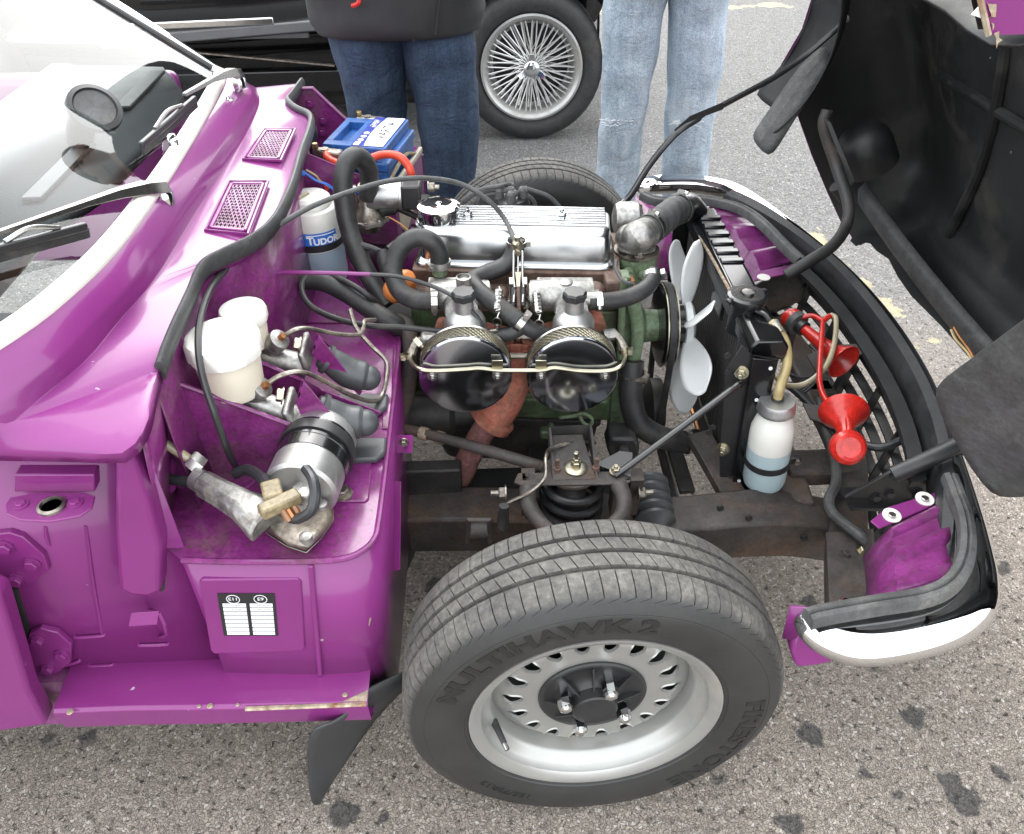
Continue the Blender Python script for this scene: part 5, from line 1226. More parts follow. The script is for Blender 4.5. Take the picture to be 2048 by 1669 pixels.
rc = MB(); rc.rings([rrect(-.028, 1.02, -.012, DEP + .012, 0, .020), rrect(-.028, 1.02, -.012, DEP + .012, .0035, .020), rrect(-.022, 1.014, -.009, DEP + .009, .006, .018), rrect(-.004, 1.0, .002, DEP - .002, .008, .018), rrect(.0, .998, .003, DEP - .003, .014, .018), rrect(.003, .995, .006, DEP - .006, .048, .018), rrect(.008, .990, .010, DEP - .010, .056, .018), rrect(.018, .980, .017, DEP - .017, .0615, .018), rrect(.03, .965, .025, DEP - .025, .063, .018)])
cover = rc.build('rocker_cover', MAT['cover'], eng, smooth=50, label='polished aluminium ribbed rocker cover')
for k in range(8):
    v = .030 + k * .0098
    MB().rings([[E(u, v + a, .062 + b) for a, b in ((-.0030, 0), (-.0024, .0040), (.0024, .0040), (.0030, 0))] for u in (.19, .965)]).build('cover_rib', MAT['cover'], cover, smooth=20, bevel=.0005)
fc_ = P(878, 428, Z=ZF + .068)
MB().lathe([(.0385, -.012), (.0385, .012), (.0375, .016), (.034, .0185), (.020, .0205), (.006, .0215), (.004, .024), (.0, .0245)], fc_, (0, 0, 1), 48).build('oil_filler_cap', MAT['chrome'], cover, smooth=28)
MB().lathe([(.040, -.008), (.040, -.012), (.043, -.014), (.044, -.018)], fc_, (0, 0, 1), 40).build('filler_neck', MAT['cover'], cover)
for px in (936, 1123):
    c = P(px, 436, Z=ZF + .064); MB().bolt(c, (0, 0, 1), .008, .010, .010, .007).build('cover_nut', MAT['chrome'], cover, smooth=20)
# head, block, sump
hd = MB(); hd.rings([rrect(-.045, 1.055, -.040, DEP + .03, -.062, .008), rrect(-.045, 1.055, -.040, DEP + .03, -.030, .008), rrect(-.035, 1.05, -.022, DEP + .02, -.026, .008), rrect(-.035, 1.05, -.022, DEP + .02, -.0005, .008)])
head = hd.build('cylinder_head', MAT['head_rust'], eng, bevel=.0015, smooth=35)
for px, py, mt in ((845, 546, 'head_rust'), (937, 549, 'engine_green_lite'), (1123, 549, 'head_rust'), (1214, 548, 'engine_green_lite'), (1010, 552, 'head_rust')):
    MB().bolt(P(px, py, Z=ZF - .022), (0, 0, 1), .0085, .012, .012, .006).build('head_nut', MAT[mt], head, smooth=20)
MB().box(P(1225, 578, Y=-.10), (.03, .04, .05)).build('head_corner', MAT['head_rust'], head, bevel=.004)
bk = MB(); bk.rings([rrect(-.09, 1.05, -.055, DEP + .05, -.30, .01), rrect(-.09, 1.05, -.055, DEP + .05, -.255, .01), rrect(-.05, 1.05, -.045, DEP + .04, -.25, .01), rrect(-.05, 1.05, -.045, DEP + .04, -.062, .01)])
block = bk.build('engine_block', MAT['engine_green'], eng, bevel=.003, smooth=35)
MB().rings([rrect(-.05, 1.0, -.060, DEP + .055, -.312, .01), rrect(-.05, 1.0, -.060, DEP + .055, -.300, .01)]).build('sump_flange', MAT['chassis_dark'], block, bevel=.001)
MB().rings([rrect(.05, .95, -.03, DEP + .02, -.43, .03), rrect(.0, .98, -.050, DEP + .045, -.36, .03), rrect(-.04, .99, -.055, DEP + .05, -.312, .02)]).build('sump', MAT['chassis_dark'], block)
for k in range(5): MB().bolt(E(.05 + k * .22, -.068, -.298), (0, -.2, 1), .005, .006).build('sump_bolt', MAT['chassis_dark'], block)
MB().tube([P(1120, 836, Y=-.16), P(1150, 832, Y=-.165), P(1168, 828, Y=-.17), P(1184, 838, Y=-.17), P(1180, 852, Y=-.17), P(1166, 845, Y=-.17), P(1160, 832, Y=-.168)], .0035, 8, 6).build('dipstick', MAT['engine_green_lite'], block)
MB().box(P(1096, 866, Y=-.155), (.03, .02, .02)).build('block_boss', MAT['engine_green'], block, bevel=.004)
MB().bolt(P(1102, 852, Y=-.165), (0, -1, .3), .007, .010).build('block_plug', MAT['engine_green'], block)
MB().lathe([(.085, 0), (.085, .08), (.10, .09), (.10, .12)], E(-.30, DEP / 2, -.19), ex, 36).build('bell_housing', MAT['chassis_dark'], block)
# front plate, timing cover and the light-green leg down to the mount
def plate(pts, Y, th, name, mt, par, bevel=.002): return MB().prism([P(x, y, Y=Y) for x, y in pts], (0, th, 0)).build(name, MAT[mt], par, bevel=bevel)
plate([(1238, 556), (1262, 556), (1266, 600), (1276, 640), (1276, 700), (1262, 740), (1262, 800), (1250, 850), (1272, 880), (1216, 880), (1222, 800), (1232, 740), (1236, 640)], -.10, .03, 'front_plate', 'engine_green_lite', block)
MB().tube([P(1262, 580, Y=-.115), P(1270, 620, Y=-.12), P(1275, 670, Y=-.12), P(1266, 730, Y=-.12)], .012, 12, 6).build('pump_passage', MAT['engine_green_lite'], block)
MB().tube([P(1247, 560, Y=-.118), P(1243, 640, Y=-.12), P(1240, 730, Y=-.12)], .0065, 10, 4).build('bypass_pipe', MAT['engine_green_lite'], block)
plate([(1222, 878), (1272, 878), (1280, 895), (1276, 930), (1262, 945), (1226, 930), (1214, 900)], -.21, .05, 'engine_mount', 'rubber', eng, .006)
MB().lathe([(.010, 0), (.010, .010), (.006, .011)], P(1246, 900, Y=-.212), (0, -1, .2), 16).build('mount_lug', MAT['chassis'], eng)
# water pump neck, pulley, belt, fan
FC = V(.240, 0, .471)
pump = MB().lathe([(.045, -.10), (.045, -.085), (.032, -.075), (.03, -.045), (.022, -.04)], FC, (1, 0, 0), 28).build('water_pump', MAT['engine_green_lite'], eng)
pul = MB().lathe([(.020, -.052), (.052, -.050), (.074, -.048), (.080, -.044), (.080, -.041), (.073, -.036), (.073, -.032), (.080, -.027), (.080, -.024), (.070, -.022), (.046, -.020), (.046, -.004), (.022, -.002)], FC, (1, 0, 0), 56).build('fan_pulley', MAT['black_gloss'], pump, smooth=25)
for h in (-.044, -.0245): MB().lathe([(.0800, h), (.0808, h), (.0808, h + .0022), (.0800, h + .0022)], FC, (1, 0, 0), 56, closed=True).build('pulley_rim', MAT['zinc'], pul)
crank = FC + V(-.034, 0, -.20)
belt = MB(); pts = [FC + V(-.034, cos(a) * .078, sin(a) * .078) for a in [radians(-10 + 200 * k / 16) for k in range(17)]] + [crank + V(0, cos(a) * .062, sin(a) * .062) for a in [radians(190 + 160 * k / 12) for k in range(13)]]
rs = []
for i, p in enumerate(pts):
    t = (pts[(i + 1) % len(pts)] - pts[i - 1]).normalized(); n_ = V(1, 0, 0).cross(t)
    rs.append([p + V(sx * .006, 0, 0) + n_ * h for sx, h in ((-1, -.0045), (1, -.0045), (.8, .0045), (-.8, .0045))])
belt.rings(rs, closed=True).build('fan_belt', MAT['rubber'], pump, smooth=40)
MB().lathe([(.02, -.03), (.060, -.012), (.060, .012), (.02, .02)], crank, (1, 0, 0), 36).build('crank_pulley', MAT['chassis_dark'], pump)
fan = MB().lathe([(.030, -.004), (.050, -.002), (.050, .010), (.042, .016), (.016, .022), (.0, .023)], FC, (1, 0, 0), 36).build('fan', MAT['fan'], eng, label='translucent white plastic cooling fan')
for k, a0 in enumerate((85, 136, 188, 239, 291, 342, 33)):
    a = radians(a0 + 0); er = V(0, cos(a), sin(a)); et = V(0, -sin(a), cos(a)); bl = MB(); rows = []
    for i in range(9):
        t = i / 8; r = .038 + .137 * t; wd = (.016 + .042 * sin(min(1, t * 1.08) * pi * .72)) * (1 if t < .85 else (.8 if t < .95 else .35)); tw = -radians(56 - 16 * t)
        row = []
        for j in range(5):
            s_ = (j / 4 - .5) * wd * 1.15
            row.append(FC + er * r + et * (s_ * cos(tw) + .012 * t) + V(s_ * sin(tw) * 1.0 + .004 + .004 * sin((j / 4) * pi), 0, 0))
        rows.append(row)
    bl.grid(rows).build('fan_blade', MAT['fan'], fan, solid=.0028, subsurf=1, smooth=60)
# thermostat housing
th0 = P(1272, 512, Z=.618)
tb = MB().lathe([(.030, -.045), (.036, -.030), (.038, -.010), (.040, .0), (.040, .008)], th0, (0, 0, 1), 32).build('thermostat_body', MAT['engine_green_lite'], eng)
MB().lathe([(.041, 0), (.041, .006)], th0 + V(0, 0, .008), (0, 0, 1), 28).build('housing_flange', MAT['steel_dirty'], tb)
el = MB().tube([th0 + V(0, 0, .012), th0 + V(0, .002, .030), P(1278, 474, Z=.664), P(1298, 462, Z=.666)], lambda t: .036 - .010 * t, 24, 8); el.build('water_outlet', MAT['alloy'], tb, subsurf=1)
MB().sphere(th0 + V(-.010, .004, .034), .030, 20, 12, sz=.8).build('outlet_dome', MAT['alloy'], tb)
for x, y in ((1279, 512), (1245, 470)): MB().bolt(P(x, y, Z=.634), (0, 0, 1), .007, .008, .010).build('bolt', MAT['steel_dirty'], tb)
MB().lathe([(.013, 0), (.013, .012), (.009, .013), (.009, .022)], P(1256, 546, Y=th0.y - .035), (-.1, -1, -.2), 16).build('sender_boss', MAT['engine_green_lite'], tb)
MB().lathe([(.0065, 0), (.0065, .012), (.003, .013), (.003, .022)], P(1260, 556, Y=th0.y - .055), (.3, -1, -.5), 6).build('temperature_sender', MAT['copper'], tb)
MB().tube([P(1232, 520, Y=-.09), P(1232, 540, Y=-.11), P(1246, 562, Y=-.13), P(1268, 568, Y=-.13)], .003, 6).build('sender_wire', MAT['rubber_grey'], tb)
MB().tube([P(1285, 548, Y=th0.y - .03), P(1302, 556, Y=th0.y - .045)], .013, 14, smooth=False).build('heater_spigot', MAT['engine_green_lite'], tb)
# alternator-side alloy lump behind the housing
alt = MB().lathe([(.015, -.012), (.028, -.008), (.032, .0), (.032, .034), (.026, .04), (.015, .042)], P(1238, 438, Y=.12), (1, 0, 0), 28).build('alternator', MAT['alloy'], eng)
MB().tube([P(1278, 412, Y=.12), P(1282, 440, Y=.10), P(1280, 462, Y=.08)], .006, 8).build('alternator_strap', MAT['steel_dirty'], alt)
MB().bolt(P(1283, 470, Y=.06), (0, 0, 1), .008, .010, .010).build('strap_bolt', MAT['steel'], alt)
# hoses round the thermostat
MBh = MB(); pts = [P(1292, 465, Z=.666), P(1318, 446, Z=.662), P(1345, 425, Z=.650), P(1362, 416, Z=.64)]
q = spline(pts, 14); m_ = len(q)
hose('top_hose', MAT['rubber_grey'], eng, q, lambda t: .0265 + .0014 * sin(t * 42) * (0 if t < .18 or t > .9 else 1), 22, 1)
clamp('hose_clip', MAT['steel'], eng, P(1300, 459, Z=.666), pts[1] - pts[0], .0275)
clamp('hose_clip', MAT['steel'], eng, P(1357, 418, Z=.643), pts[3] - pts[2], .0285)
hc_pts = [P(1178, 602, Y=-.165), P(1205, 603, Y=-.165), P(1250, 597, Y=-.155), P(1288, 580, Y=-.14), P(1304, 560, Y=-.12), P(1306, 548, Y=-.10)]
hose('heater_return_hose', MAT['rubber'], eng, hc_pts, .0142)
clamp('hose_clip', MAT['steel'], eng, P(1197, 603, Y=-.165), (1, 0, 0), .0150, screw=(0, -1, .6)); clamp('hose_clip', MAT['steel'], eng, P(1305, 553, Y=-.11), (0, .6, .3), .0152, screw=(1, 0, .5))
MB().lathe([(.0125, 0), (.0125, .03)], P(1160, 600, Y=-.165), (1, 0, 0), 16).build('manifold_spigot', MAT['alloy'], eng)
bh = [P(1264, 722, Y=-.13), P(1262, 750, Y=-.14), P(1262, 800, Y=-.155), P(1278, 848, Y=-.17), P(1325, 876, Y=-.17), P(1372, 884, Y=-.15), P(1392, 880, Y=-.12)]
hose('bottom_hose', MAT['rubber'], eng, bh, .0215, 20)
clamp('hose_clip', MAT['steel_dirty'], eng, P(1263, 750, Y=-.138), (0, 0, 1), .0225, .014, (1, -.6, 0)); clamp('hose_clip', MAT['steel'], eng, P(1374, 884, Y=-.15), (.8, .3, 0), .0225, .014, (.2, -1, 1))
# breather hoses
b1 = [P(879, 528, Y=-.085), P(878, 505, Y=-.085), P(862, 484, Y=-.085), P(832, 476, Y=-.085), P(800, 498, Y=-.09), P(786, 540, Y=-.105), P(800, 582, Y=-.13), P(832, 600, Y=-.155), P(874, 603, Y=-.165)]
hose('heater_feed_hose', MAT['rubber'], eng, b1, .0158, 16)
clamp('hose_clip', MAT['alloy'], eng, P(880, 527, Y=-.085), (0, 0, 1), .0165, .012, (-1, -.6, 0)); clamp('hose_clip', MAT['steel'], eng, P(870, 603, Y=-.165), (1, 0, 0), .0165, .010, (0, -1, 0))
MB().lathe([(.013, 0), (.013, .03)], P(880, 548, Y=-.085), (0, 0, 1), 14).build('head_spigot', MAT['engine_green_lite'], eng)
b2 = [P(1034, 478, Y=-.07), P(1030, 500, Y=-.075), P(1012, 530, Y=-.085), P(970, 548, Y=-.10), P(946, 562, Y=-.12), P(960, 584, Y=-.15), P(1000, 615, Y=-.18), P(1038, 643, Y=-.20)]
hose('breather_hose', MAT['rubber'], eng, b2, .0148, 16)
clamp('hose_clip', MAT['steel'], eng, P(1042, 646, Y=-.203), (.7, -.3, -.5), .0150, .011, (.5, 0, 1))
MB().tube([P(1034, 640, Y=-.198), P(1060, 658, Y=-.205), P(1095, 672, Y=-.20)], .0135, 14).build('breather_tee', MAT['rubber'], eng)
MB().tube([P(1048, 652, Y=-.204), P(1020, 668, Y=-.205), P(978, 672, Y=-.20)], .0118, 14).build('breather_branch', MAT['rubber'], eng)
# inlet manifold
inl = MB().tube([P(868, 592, Y=-.135), P(920, 590, Y=-.140), P(975, 592, Y=-.135)], .026, 18, 5).build('inlet_manifold', MAT['alloy'], eng)
MB().tube([P(1062, 592, Y=-.135), P(1120, 590, Y=-.140), P(1180, 592, Y=-.135)], .026, 18, 5).build('inlet_manifold', MAT['alloy'], eng)
for i, x in enumerate((910, 1130)):
    MB().tube([P(x, 600, Y=-.13), P(x + 8, 612, Y=-.16), P(x + 14, 625, Y=-.19)], .027, 18, 6).build('inlet_runner', MAT['alloy'], inl)
    MB().prism([P(x - 55, 572, Y=-.12), P(x + 60, 572, Y=-.12), P(x + 60, 584, Y=-.12), P(x - 55, 584, Y=-.12)], (0, .03, 0)).build('manifold_flange', MAT['alloy'], inl, bevel=.002)
MB().lathe([(.0125, 0), (.0125, .022), (.010, .023), (.010, .018)], P(928, 578, Y=-.15), (0, 0, 1), 18).build('vacuum_stub', MAT['alloy'], inl)
MB().lathe([(.0125, 0), (.0125, .016), (.009, .018)], P(1130, 580, Y=-.14), (0, 0, 1), 18).build('vacuum_stub', MAT['alloy'], inl)
for x, y in ((1000, 590), (1060, 586), (862, 590), (1190, 582), (1018, 600), (1050, 602)):
    MB().lathe([(.017, 0), (.016, .012), (.010, .020), (.009, .026)], P(x, y, Y=-.115), (0, -1, .25), 12).build('manifold_clamp', MAT['head_rust'], head)
    MB().bolt(P(x + 2, y + 6, Y=-.14), (0, -1, .2), .008, .009, 0, .006).build('manifold_nut', MAT['steel_dirty'], head)
# exhaust manifold and downpipe
em_ = MB().tube([P(880, 665, Y=-.12), P(950, 672, Y=-.14), P(1030, 690, Y=-.16)], .027, 14, 5).tube([P(1200, 640, Y=-.12), P(1130, 668, Y=-.14), P(1040, 690, Y=-.16)], .027, 14, 5)
exm = em_.build('exhaust_manifold', MAT['manifold'], eng)
MB().rings([[P(x, y, Y=Y) for x, y in ring] for ring, Y in ((((1000, 690), (1058, 690), (1056, 760), (1040, 800), (1008, 800), (985, 790)), -.190), (((1006, 690), (1054, 690), (1052, 760), (1036, 795), (1010, 795), (992, 785)), -.15))]).build('manifold_branch', MAT['manifold'], exm, bevel=.004)
MB().tube([P(1030, 690, Y=-.17), P(1028, 750, Y=-.175), P(1010, 800, Y=-.18), P(988, 832, Y=-.185)], lambda t: .030 + .004 * t, 18, 6).build('manifold_outlet', MAT['manifold'], exm)
dpd = (P(970, 850, Y=-.188) - P(990, 825, Y=-.185)).normalized()
MB().lathe([(.030, -.010), (.042, -.006), (.042, .008), (.030, .010)], P(985, 836, Y=-.186), dpd, 28).build('downpipe_flange', MAT['manifold'], exm)
MB().tube([P(982, 842, Y=-.187), P(962, 870, Y=-.19), P(938, 915, Y=-.20), P(920, 955, Y=-.205), P(890, 978, Y=-.20), P(830, 990, Y=-.19), P(740, 1000, Y=-.16)], .0225, 20, 7).build('downpipe', MAT['pipe_pink'], exm)
plate([(1018, 690), (1046, 690), (1040, 722), (1024, 722)], -.193, .004, 'heat_shield_tab', 'manifold', exm)
# carburettors with chrome pancake filters
FY = -.262
def carb(cx, fx_, label):
    body = MB(); c0 = P(cx, 645, Y=-.195)
    body.lathe([(.030, -.045), (.033, -.02), (.033, .012)], c0 + V(0, 0, -.03), (0, 0, 1), 28).tube([c0 + V(0, .05, -.045), c0 + V(0, -.03, -.05)], .026, 20, smooth=False)
    cb = body.build('carburettor', MAT['alloy'], eng, label=label)
    MB().lathe([(.0345, -.030), (.0350, -.022), (.0345, -.012), (.0335, .004), (.0290, .013), (.0195, .019), (.0160, .022), (.0150, .041), (.0160, .042), (.0160, .045)], c0, (0, 0, 1), 36).build('dashpot', MAT['alloy_clean'], cb, smooth=35)
    dm_ = MB(); a_ = []
    for h, r in ((.045, .0185), (.055, .0185), (.058, .016)):
        a_.append([c0 + V(cos(2 * pi * k / 32) * r * (1 + .06 * cos(8 * 2 * pi * k / 32)), sin(2 * pi * k / 32) * r * (1 + .06 * cos(8 * 2 * pi * k / 32)), h) for k in range(32)])
    dm_.rings(a_).build('damper_cap', MAT['black_plastic'], cb, smooth=30)
    # filter
    o = P(fx_, 748, Y=FY)
    ft = MB().lathe([(.0725, -.001), (.0738, .002), (.0738, .006), (.0715, .009), (.068, .0098), (.0, .0105)], o, (0, -1, 0), 64).build('air_filter', MAT['chrome_dark'], cb, smooth=30)
    # woven mesh side: drum plus diamond strands
    MB().lathe([(.0690, 0), (.0690, -.026)], o, (0, -1, 0), 56, cap=False).build('filter_gauze', M('gauze', (.16, .15, .12), .6, .2, 0, .3, 60), cb)
    ms = MB()
    for k in range(52):
        for sgn in (1, -1):
            pts = []
            for j in range(4):
                t = j / 3; a = 2 * pi * k / 52 + sgn * t * .36; pts.append(o + V(cos(a) * .0705, -.001 + .026 * t, sin(a) * .0705))
            ms.tube(pts, .0009, 4, 1, smooth=False)
    ms.build('filter_mesh', MAT['zinc'], cb, smooth=0, kind='stuff')
    MB().lathe([(.0730, -.030), (.0745, -.028), (.0735, -.025), (.070, -.025)], o, (0, -1, 0), 56).build('filter_backplate', MAT['steel'], cb)
    return cb, o
c1, o1 = carb(930, 931, 'rear carburettor, nearer the white fluid reservoirs')
c2, o2 = carb(1147, 1145, 'front carburettor, nearer the fan')
for cb, x, y in ((c1, 865, 752), (c1, 995, 752), (c2, 1082, 752), (c2, 1210, 752)):
    MB().bolt(P(x, y, Y=FY - .0105), (0, -1, 0), .0060, .006, .0085, .004).build('filter_screw', MAT['steel'], cb)
for cb, x in ((c1, 995), (c2, 1082)):
    MB().prism([P(x - 11, 722, Y=FY - .020), P(x + 11, 722, Y=FY - .020), P(x + 11, 746, Y=FY - .014), P(x - 11, 746, Y=FY - .014)], (0, .002, 0)).build('pipe_clip', MAT['zinc'], cb, bevel=.0005)
# vent pipe across both filters
vp = [P(822, 702, Y=-.215), P(822, 722, Y=-.235), P(838, 738, Y=FY - .015), P(870, 742, Y=FY - .016), P(930, 739, Y=FY - .016), P(960, 737, Y=FY - .016), P(1000, 741, Y=FY - .017), P(1080, 741, Y=FY - .017), P(1110, 736, Y=FY - .016), P(1160, 742, Y=FY - .016), P(1215, 742, Y=FY - .016), P(1242, 732, Y=FY - .012), P(1250, 712, Y=-.235), P(1249, 695, Y=-.22)]
MB().tube(vp, .0034, 8, 6).build('vent_pipe', MAT['zinc'], eng)
MB().tube([P(1249, 700, Y=-.22), P(1240, 680, Y=-.205), P(1228, 668, Y=-.195)], .0072, 10).build('fuel_connector', MAT['steel_dirty'], eng)
clamp('fuel_clip', MAT['zinc'], eng, P(1248, 702, Y=-.222), (0, .2, 1), .0072, .008, (1, -.3, 0))
MB().tube([P(1206, 672, Y=-.20), P(1230, 668, Y=-.195)], .010, 10, smooth=False).build('jet_housing', MAT['alloy'], eng)
MB().tube([P(822, 710, Y=-.217), P(830, 690, Y=-.205), P(848, 678, Y=-.20)], .0078, 10).build('fuel_connector', MAT['steel_dirty'], eng)
clamp('fuel_clip', MAT['zinc'], eng, P(818, 712, Y=-.217), (0, .3, 1), .008, .008, (-1, -.4, 0)); clamp('fuel_clip', MAT['zinc'], eng, P(836, 684, Y=-.203), (.6, .3, .4), .008, .008, (-.3, -1, .3))
MB().box(P(860, 680, Y=-.20), (.03, .03, .03)).build('float_chamber', MAT['alloy'], eng, bevel=.006)
# choke / throttle spindles between the carbs
MB().tube([P(1000, 673, Y=-.175), P(1092, 676, Y=-.175)], .0045, 8, smooth=False).build('throttle_spindle', MAT['steel_dirty'], eng)
MB().tube([P(1010, 712, Y=-.215), P(1072, 712, Y=-.215)], .0050, 8, smooth=False).build('choke_spindle', MAT['steel_dirty'], eng)
for x in (1036, 1062): MB().lathe([(.008, -.003), (.008, .003)], P(x, 674, Y=-.175), (1, 0, 0), 12).build('spindle_collar', MAT['steel_dirty'], eng)
# return springs
for x0, y0, x1, y1 in ((998, 574, 994, 636), (1072, 580, 1078, 640)):
    a, b = P(x0, y0, Y=-.155), P(x1, y1, Y=-.205); d = b - a; fa, fb, fd = frame(d); pts = []
    n = 17
    for k in range(n * 8 + 1):
        t = k / (n * 8); an = 2 * pi * k / 8; r = .0062 if .05 < t < .95 else .003
        pts.append(a + d * (.10 + .72 * t) + (fa * cos(an) + fb * sin(an)) * r)
    sp_ = MB().tube([a] + pts + [b], .0013, 5, 1, smooth=False).build('return_spring', MAT['steel'], eng)
    MB().lathe([(.0065, -.001), (.008, -.001), (.008, .001), (.0065, .001)], b + V(0, -.003, -.006), (.3, 1, 0), 16, closed=True).build('spring_hook', MAT['steel'], sp_)
    MB().tube([b + V(0, 0, -.012), b + V(.0, -.002, -.022), b + V(-.014 if x0 < 1030 else .02, 0, -.026)], .003, 6, 1, smooth=False).build('spring_lever', MAT['steel_dirty'], sp_)
# throttle bracket and linkage
lk = MB()
for dx in (-9, 9): lk.tube([P(1036 + dx, 503, Y=-.10), P(1036 + dx, 555, Y=-.125), P(1038 + dx, 575, Y=-.14), P(1036 + dx, 605, Y=-.16)], .0020, 6, 3)
lk.tube([P(1027, 503, Y=-.10), P(1036, 500, Y=-.10), P(1045, 503, Y=-.10)], .0020, 6, 3)
lkb = lk.build('throttle_bracket', MAT['steel'], eng)
MB().bolt(P(1036, 508, Y=-.10), (0, -.2, 1), .006, .010, 0, .010).build('cable_adjuster', MAT['zinc'], lkb)
MB().lathe([(.007, 0), (.0085, .004), (.0085, .012), (.005, .016), (.005, .024)], P(1035, 498, Y=-.095), (0, -.1, 1), 12).build('cable_ferrule', MAT['zinc'], lkb)
MB().tube([P(1036, 512, Y=-.102), P(1036, 548, Y=-.122)], .0015, 6, smooth=False).build('inner_cable', MAT['steel'], lkb)
MB().prism([P(1030, 545, Y=-.122), P(1043, 545, Y=-.122), P(1041, 560, Y=-.13), P(1040, 576, Y=-.14), P(1033, 576, Y=-.14), P(1032, 560, Y=-.13)], (0, .004, 0)).build('clevis', MAT['zinc'], lkb, bevel=.0005)
MB().tube([P(1037, 574, Y=-.14), P(1038, 640, Y=-.175)], .0035, 8, smooth=False).build('throttle_rod', MAT['head_rust'], lkb)
for x in (1022, 1050): MB().lathe([(.009, -.003), (.009, .003)], P(x, 565, Y=-.13), (1, 0, 0), 14).build('linkage_boss', MAT['steel'], lkb)
for x in (1026, 1046): MB().tube([P(x, 575, Y=-.14), P(x, 612, Y=-.16)], .0045, 6, smooth=False).build('linkage_leg', MAT['black_satin'], lkb)
clamp('hose_clip', MAT['steel'], eng, P(1033, 486, Y=-.072), (0, 0, 1), .0158, .009, (1, 0, .6))
# cables and thin pipes over the engine
MB().tube([P(545, 458, Z=.775), P(620, 415, Z=.79), P(700, 384, Z=.80), P(780, 362, Z=.80), P(850, 357, Z=.79), P(920, 368, Z=.77), P(975, 400, Z=.745), P(1010, 440, Z=.71), P(1034, 492, Y=-.095)], .0042, 10, 7).build('throttle_cable', MAT['rubber_grey'], eng)
MB().tube([P(462, 541, Z=.70), P(540, 545, Z=.70), P(640, 546, Z=.70), P(740, 549, Z=.695)], .0034, 8, 6).build('choke_cable', MAT['purple'], eng)
MB().tube([P(740, 549, Z=.695), P(800, 554, Z=.69), P(870, 575, Z=.67), P(920, 602, Z=.655), P(955, 635, Z=.63), P(968, 658, Y=-.215)], .0034, 8, 6).build('choke_cable', MAT['black_plastic'], eng)
MB().tube([P(888, 664, Y=-.205), P(860, 661, Z=.60), P(800, 655, Z=.60), P(740, 652, Z=.60), P(680, 640, Z=.60), P(625, 615, Z=.61), P(604, 583, Z=.625), P(612, 556, Z=.635), P(650, 548, Z=.635), P(700, 568, Z=.63), P(740, 595, Z=.61), P(770, 620, Z=.57)], .0052, 10, 7).build('fuel_hose', MAT['rubber'], eng)
# distributor with plug leads
dc = P(1022, 408, Y=.12)
dist = MB().lathe([(.030, -.10), (.030, -.04), (.036, -.03), (.036, .0), (.030, .012), (.012, .016)], dc, (0, 0, 1), 28).build('distributor', MAT['black_plastic'], eng)
for dx, dy in ((-.022, 0), (.022, 0), (0, -.02), (0, .02), (0, 0)): MB().lathe([(.009, 0), (.009, .022), (.006, .026)], dc + V(dx, dy, .006), (0, 0, 1), 12).build('lead_tower', MAT['rubber_grey'], dist)
for pts in ([(-.022, 0), (995, 378), (955, 385), (915, 415)], [(0, .02), (1000, 372), (960, 380), (930, 400), (912, 430)], [(.022, 0), (1068, 382), (1100, 395), (1128, 425)], [(0, -.02), (1045, 388), (1065, 400), (1075, 425)], [(0, 0), (1005, 384), (960, 395), (960, 425)]):
    c = dc + V(pts[0][0], pts[0][1], .03); w_ = [c - V(0, 0, .012), c] + [P(x, y, Y=.12) for x, y in pts[1:]]
    MB().tube(w_, .0042, 8, 6).build('plug_lead', MAT['rubber_grey'], dist)
    MB().tube([c - V(0, 0, .004), (w_[1] * .6 + w_[2] * .4)], .0068, 10, smooth=False).build('lead_boot', MAT['rubber_grey'], dist)
# orange plastic fitting behind the hose loop
of = MB().lathe([(.015, -.035), (.022, -.03), (.024, -.012), (.019, -.008), (.019, .0), (.026, .004), (.026, .016), (.020, .020), (.015, .035), (.010, .04)], P(800, 572, Y=-.06), (.35, -.3, .5), 22).build('orange_coupling', MAT['orange'], eng, subsurf=1)
MB().tube([P(765, 500, Y=-.02), P(768, 520, Y=-.03), P(780, 545, Y=-.04)], lambda t: .010 + .006 * t, 12).build('sender_plug', MAT['rubber'], eng)
MB().tube([P(720, 490, Y=0), P(745, 498, Y=-.005), P(768, 508, Y=-.02)], .0062, 10).build('servo_hose', MAT['rubber'], eng)
MB().tube([P(775, 498, Y=-.02), P(800, 482, Y=0), P(835, 478, Y=.03)], .0055, 8).build('earth_lead', MAT['rubber'], eng)
MB().tube([P(800, 640, Y=-.10), P(815, 655, Y=-.12), P(822, 700, Y=-.16), P(815, 780, Y=-.17), P(800, 850, Y=-.18)], .014, 12).build('clutch_cable_boot', MAT['chassis'], eng)
# ------------------------------------------------------------------ radiator
RX = .315
rad = empty('radiator', (RX, 0, .27), 'black radiator with pressure cap standing in front of the white fan', 'radiator')
MB().box((RX, -.005, .425), (.040, .50, .27)).build('core', MAT['rad_core'], rad, bevel=.003)
for k in range(40):
    y = -.245 + k * .0125
    MB().box((RX - .0205, y, .425), (.0015, .0030, .262)).build('core_tube', MAT['rad_core'], rad, smooth=0)
tp0, tp1 = P(1402, 428, Z=.59), P(1520, 600, Z=.585)
tt = MB().rings([[V(x, y, z) for x, z in ((RX - .028, .555), (RX + .034, .555), (RX + .036, .580), (RX + .026, .594), (RX - .018, .594), (RX - .028, .580))] for y in (-.245, .25)])
tank = tt.build('top_tank', MAT['black_gloss'], rad, bevel=.004, seg=3)
for k in range(6):
    y = .20 - k * .036
    MB().box((RX + .006, y, .5955), (.044, .017, .006)).build('tank_rib', MAT['black_gloss'], rad, bevel=.0028, seg=2)
MB().rings([[V(x, y, z) for x, z in ((RX - .026, .255), (RX + .030, .255), (RX + .030, .30), (RX - .026, .30))] for y in (-.25, .25)]).build('bottom_tank', MAT['chassis_dark'], rad, bevel=.005)
capc = P(1493, 600, Z=.605)
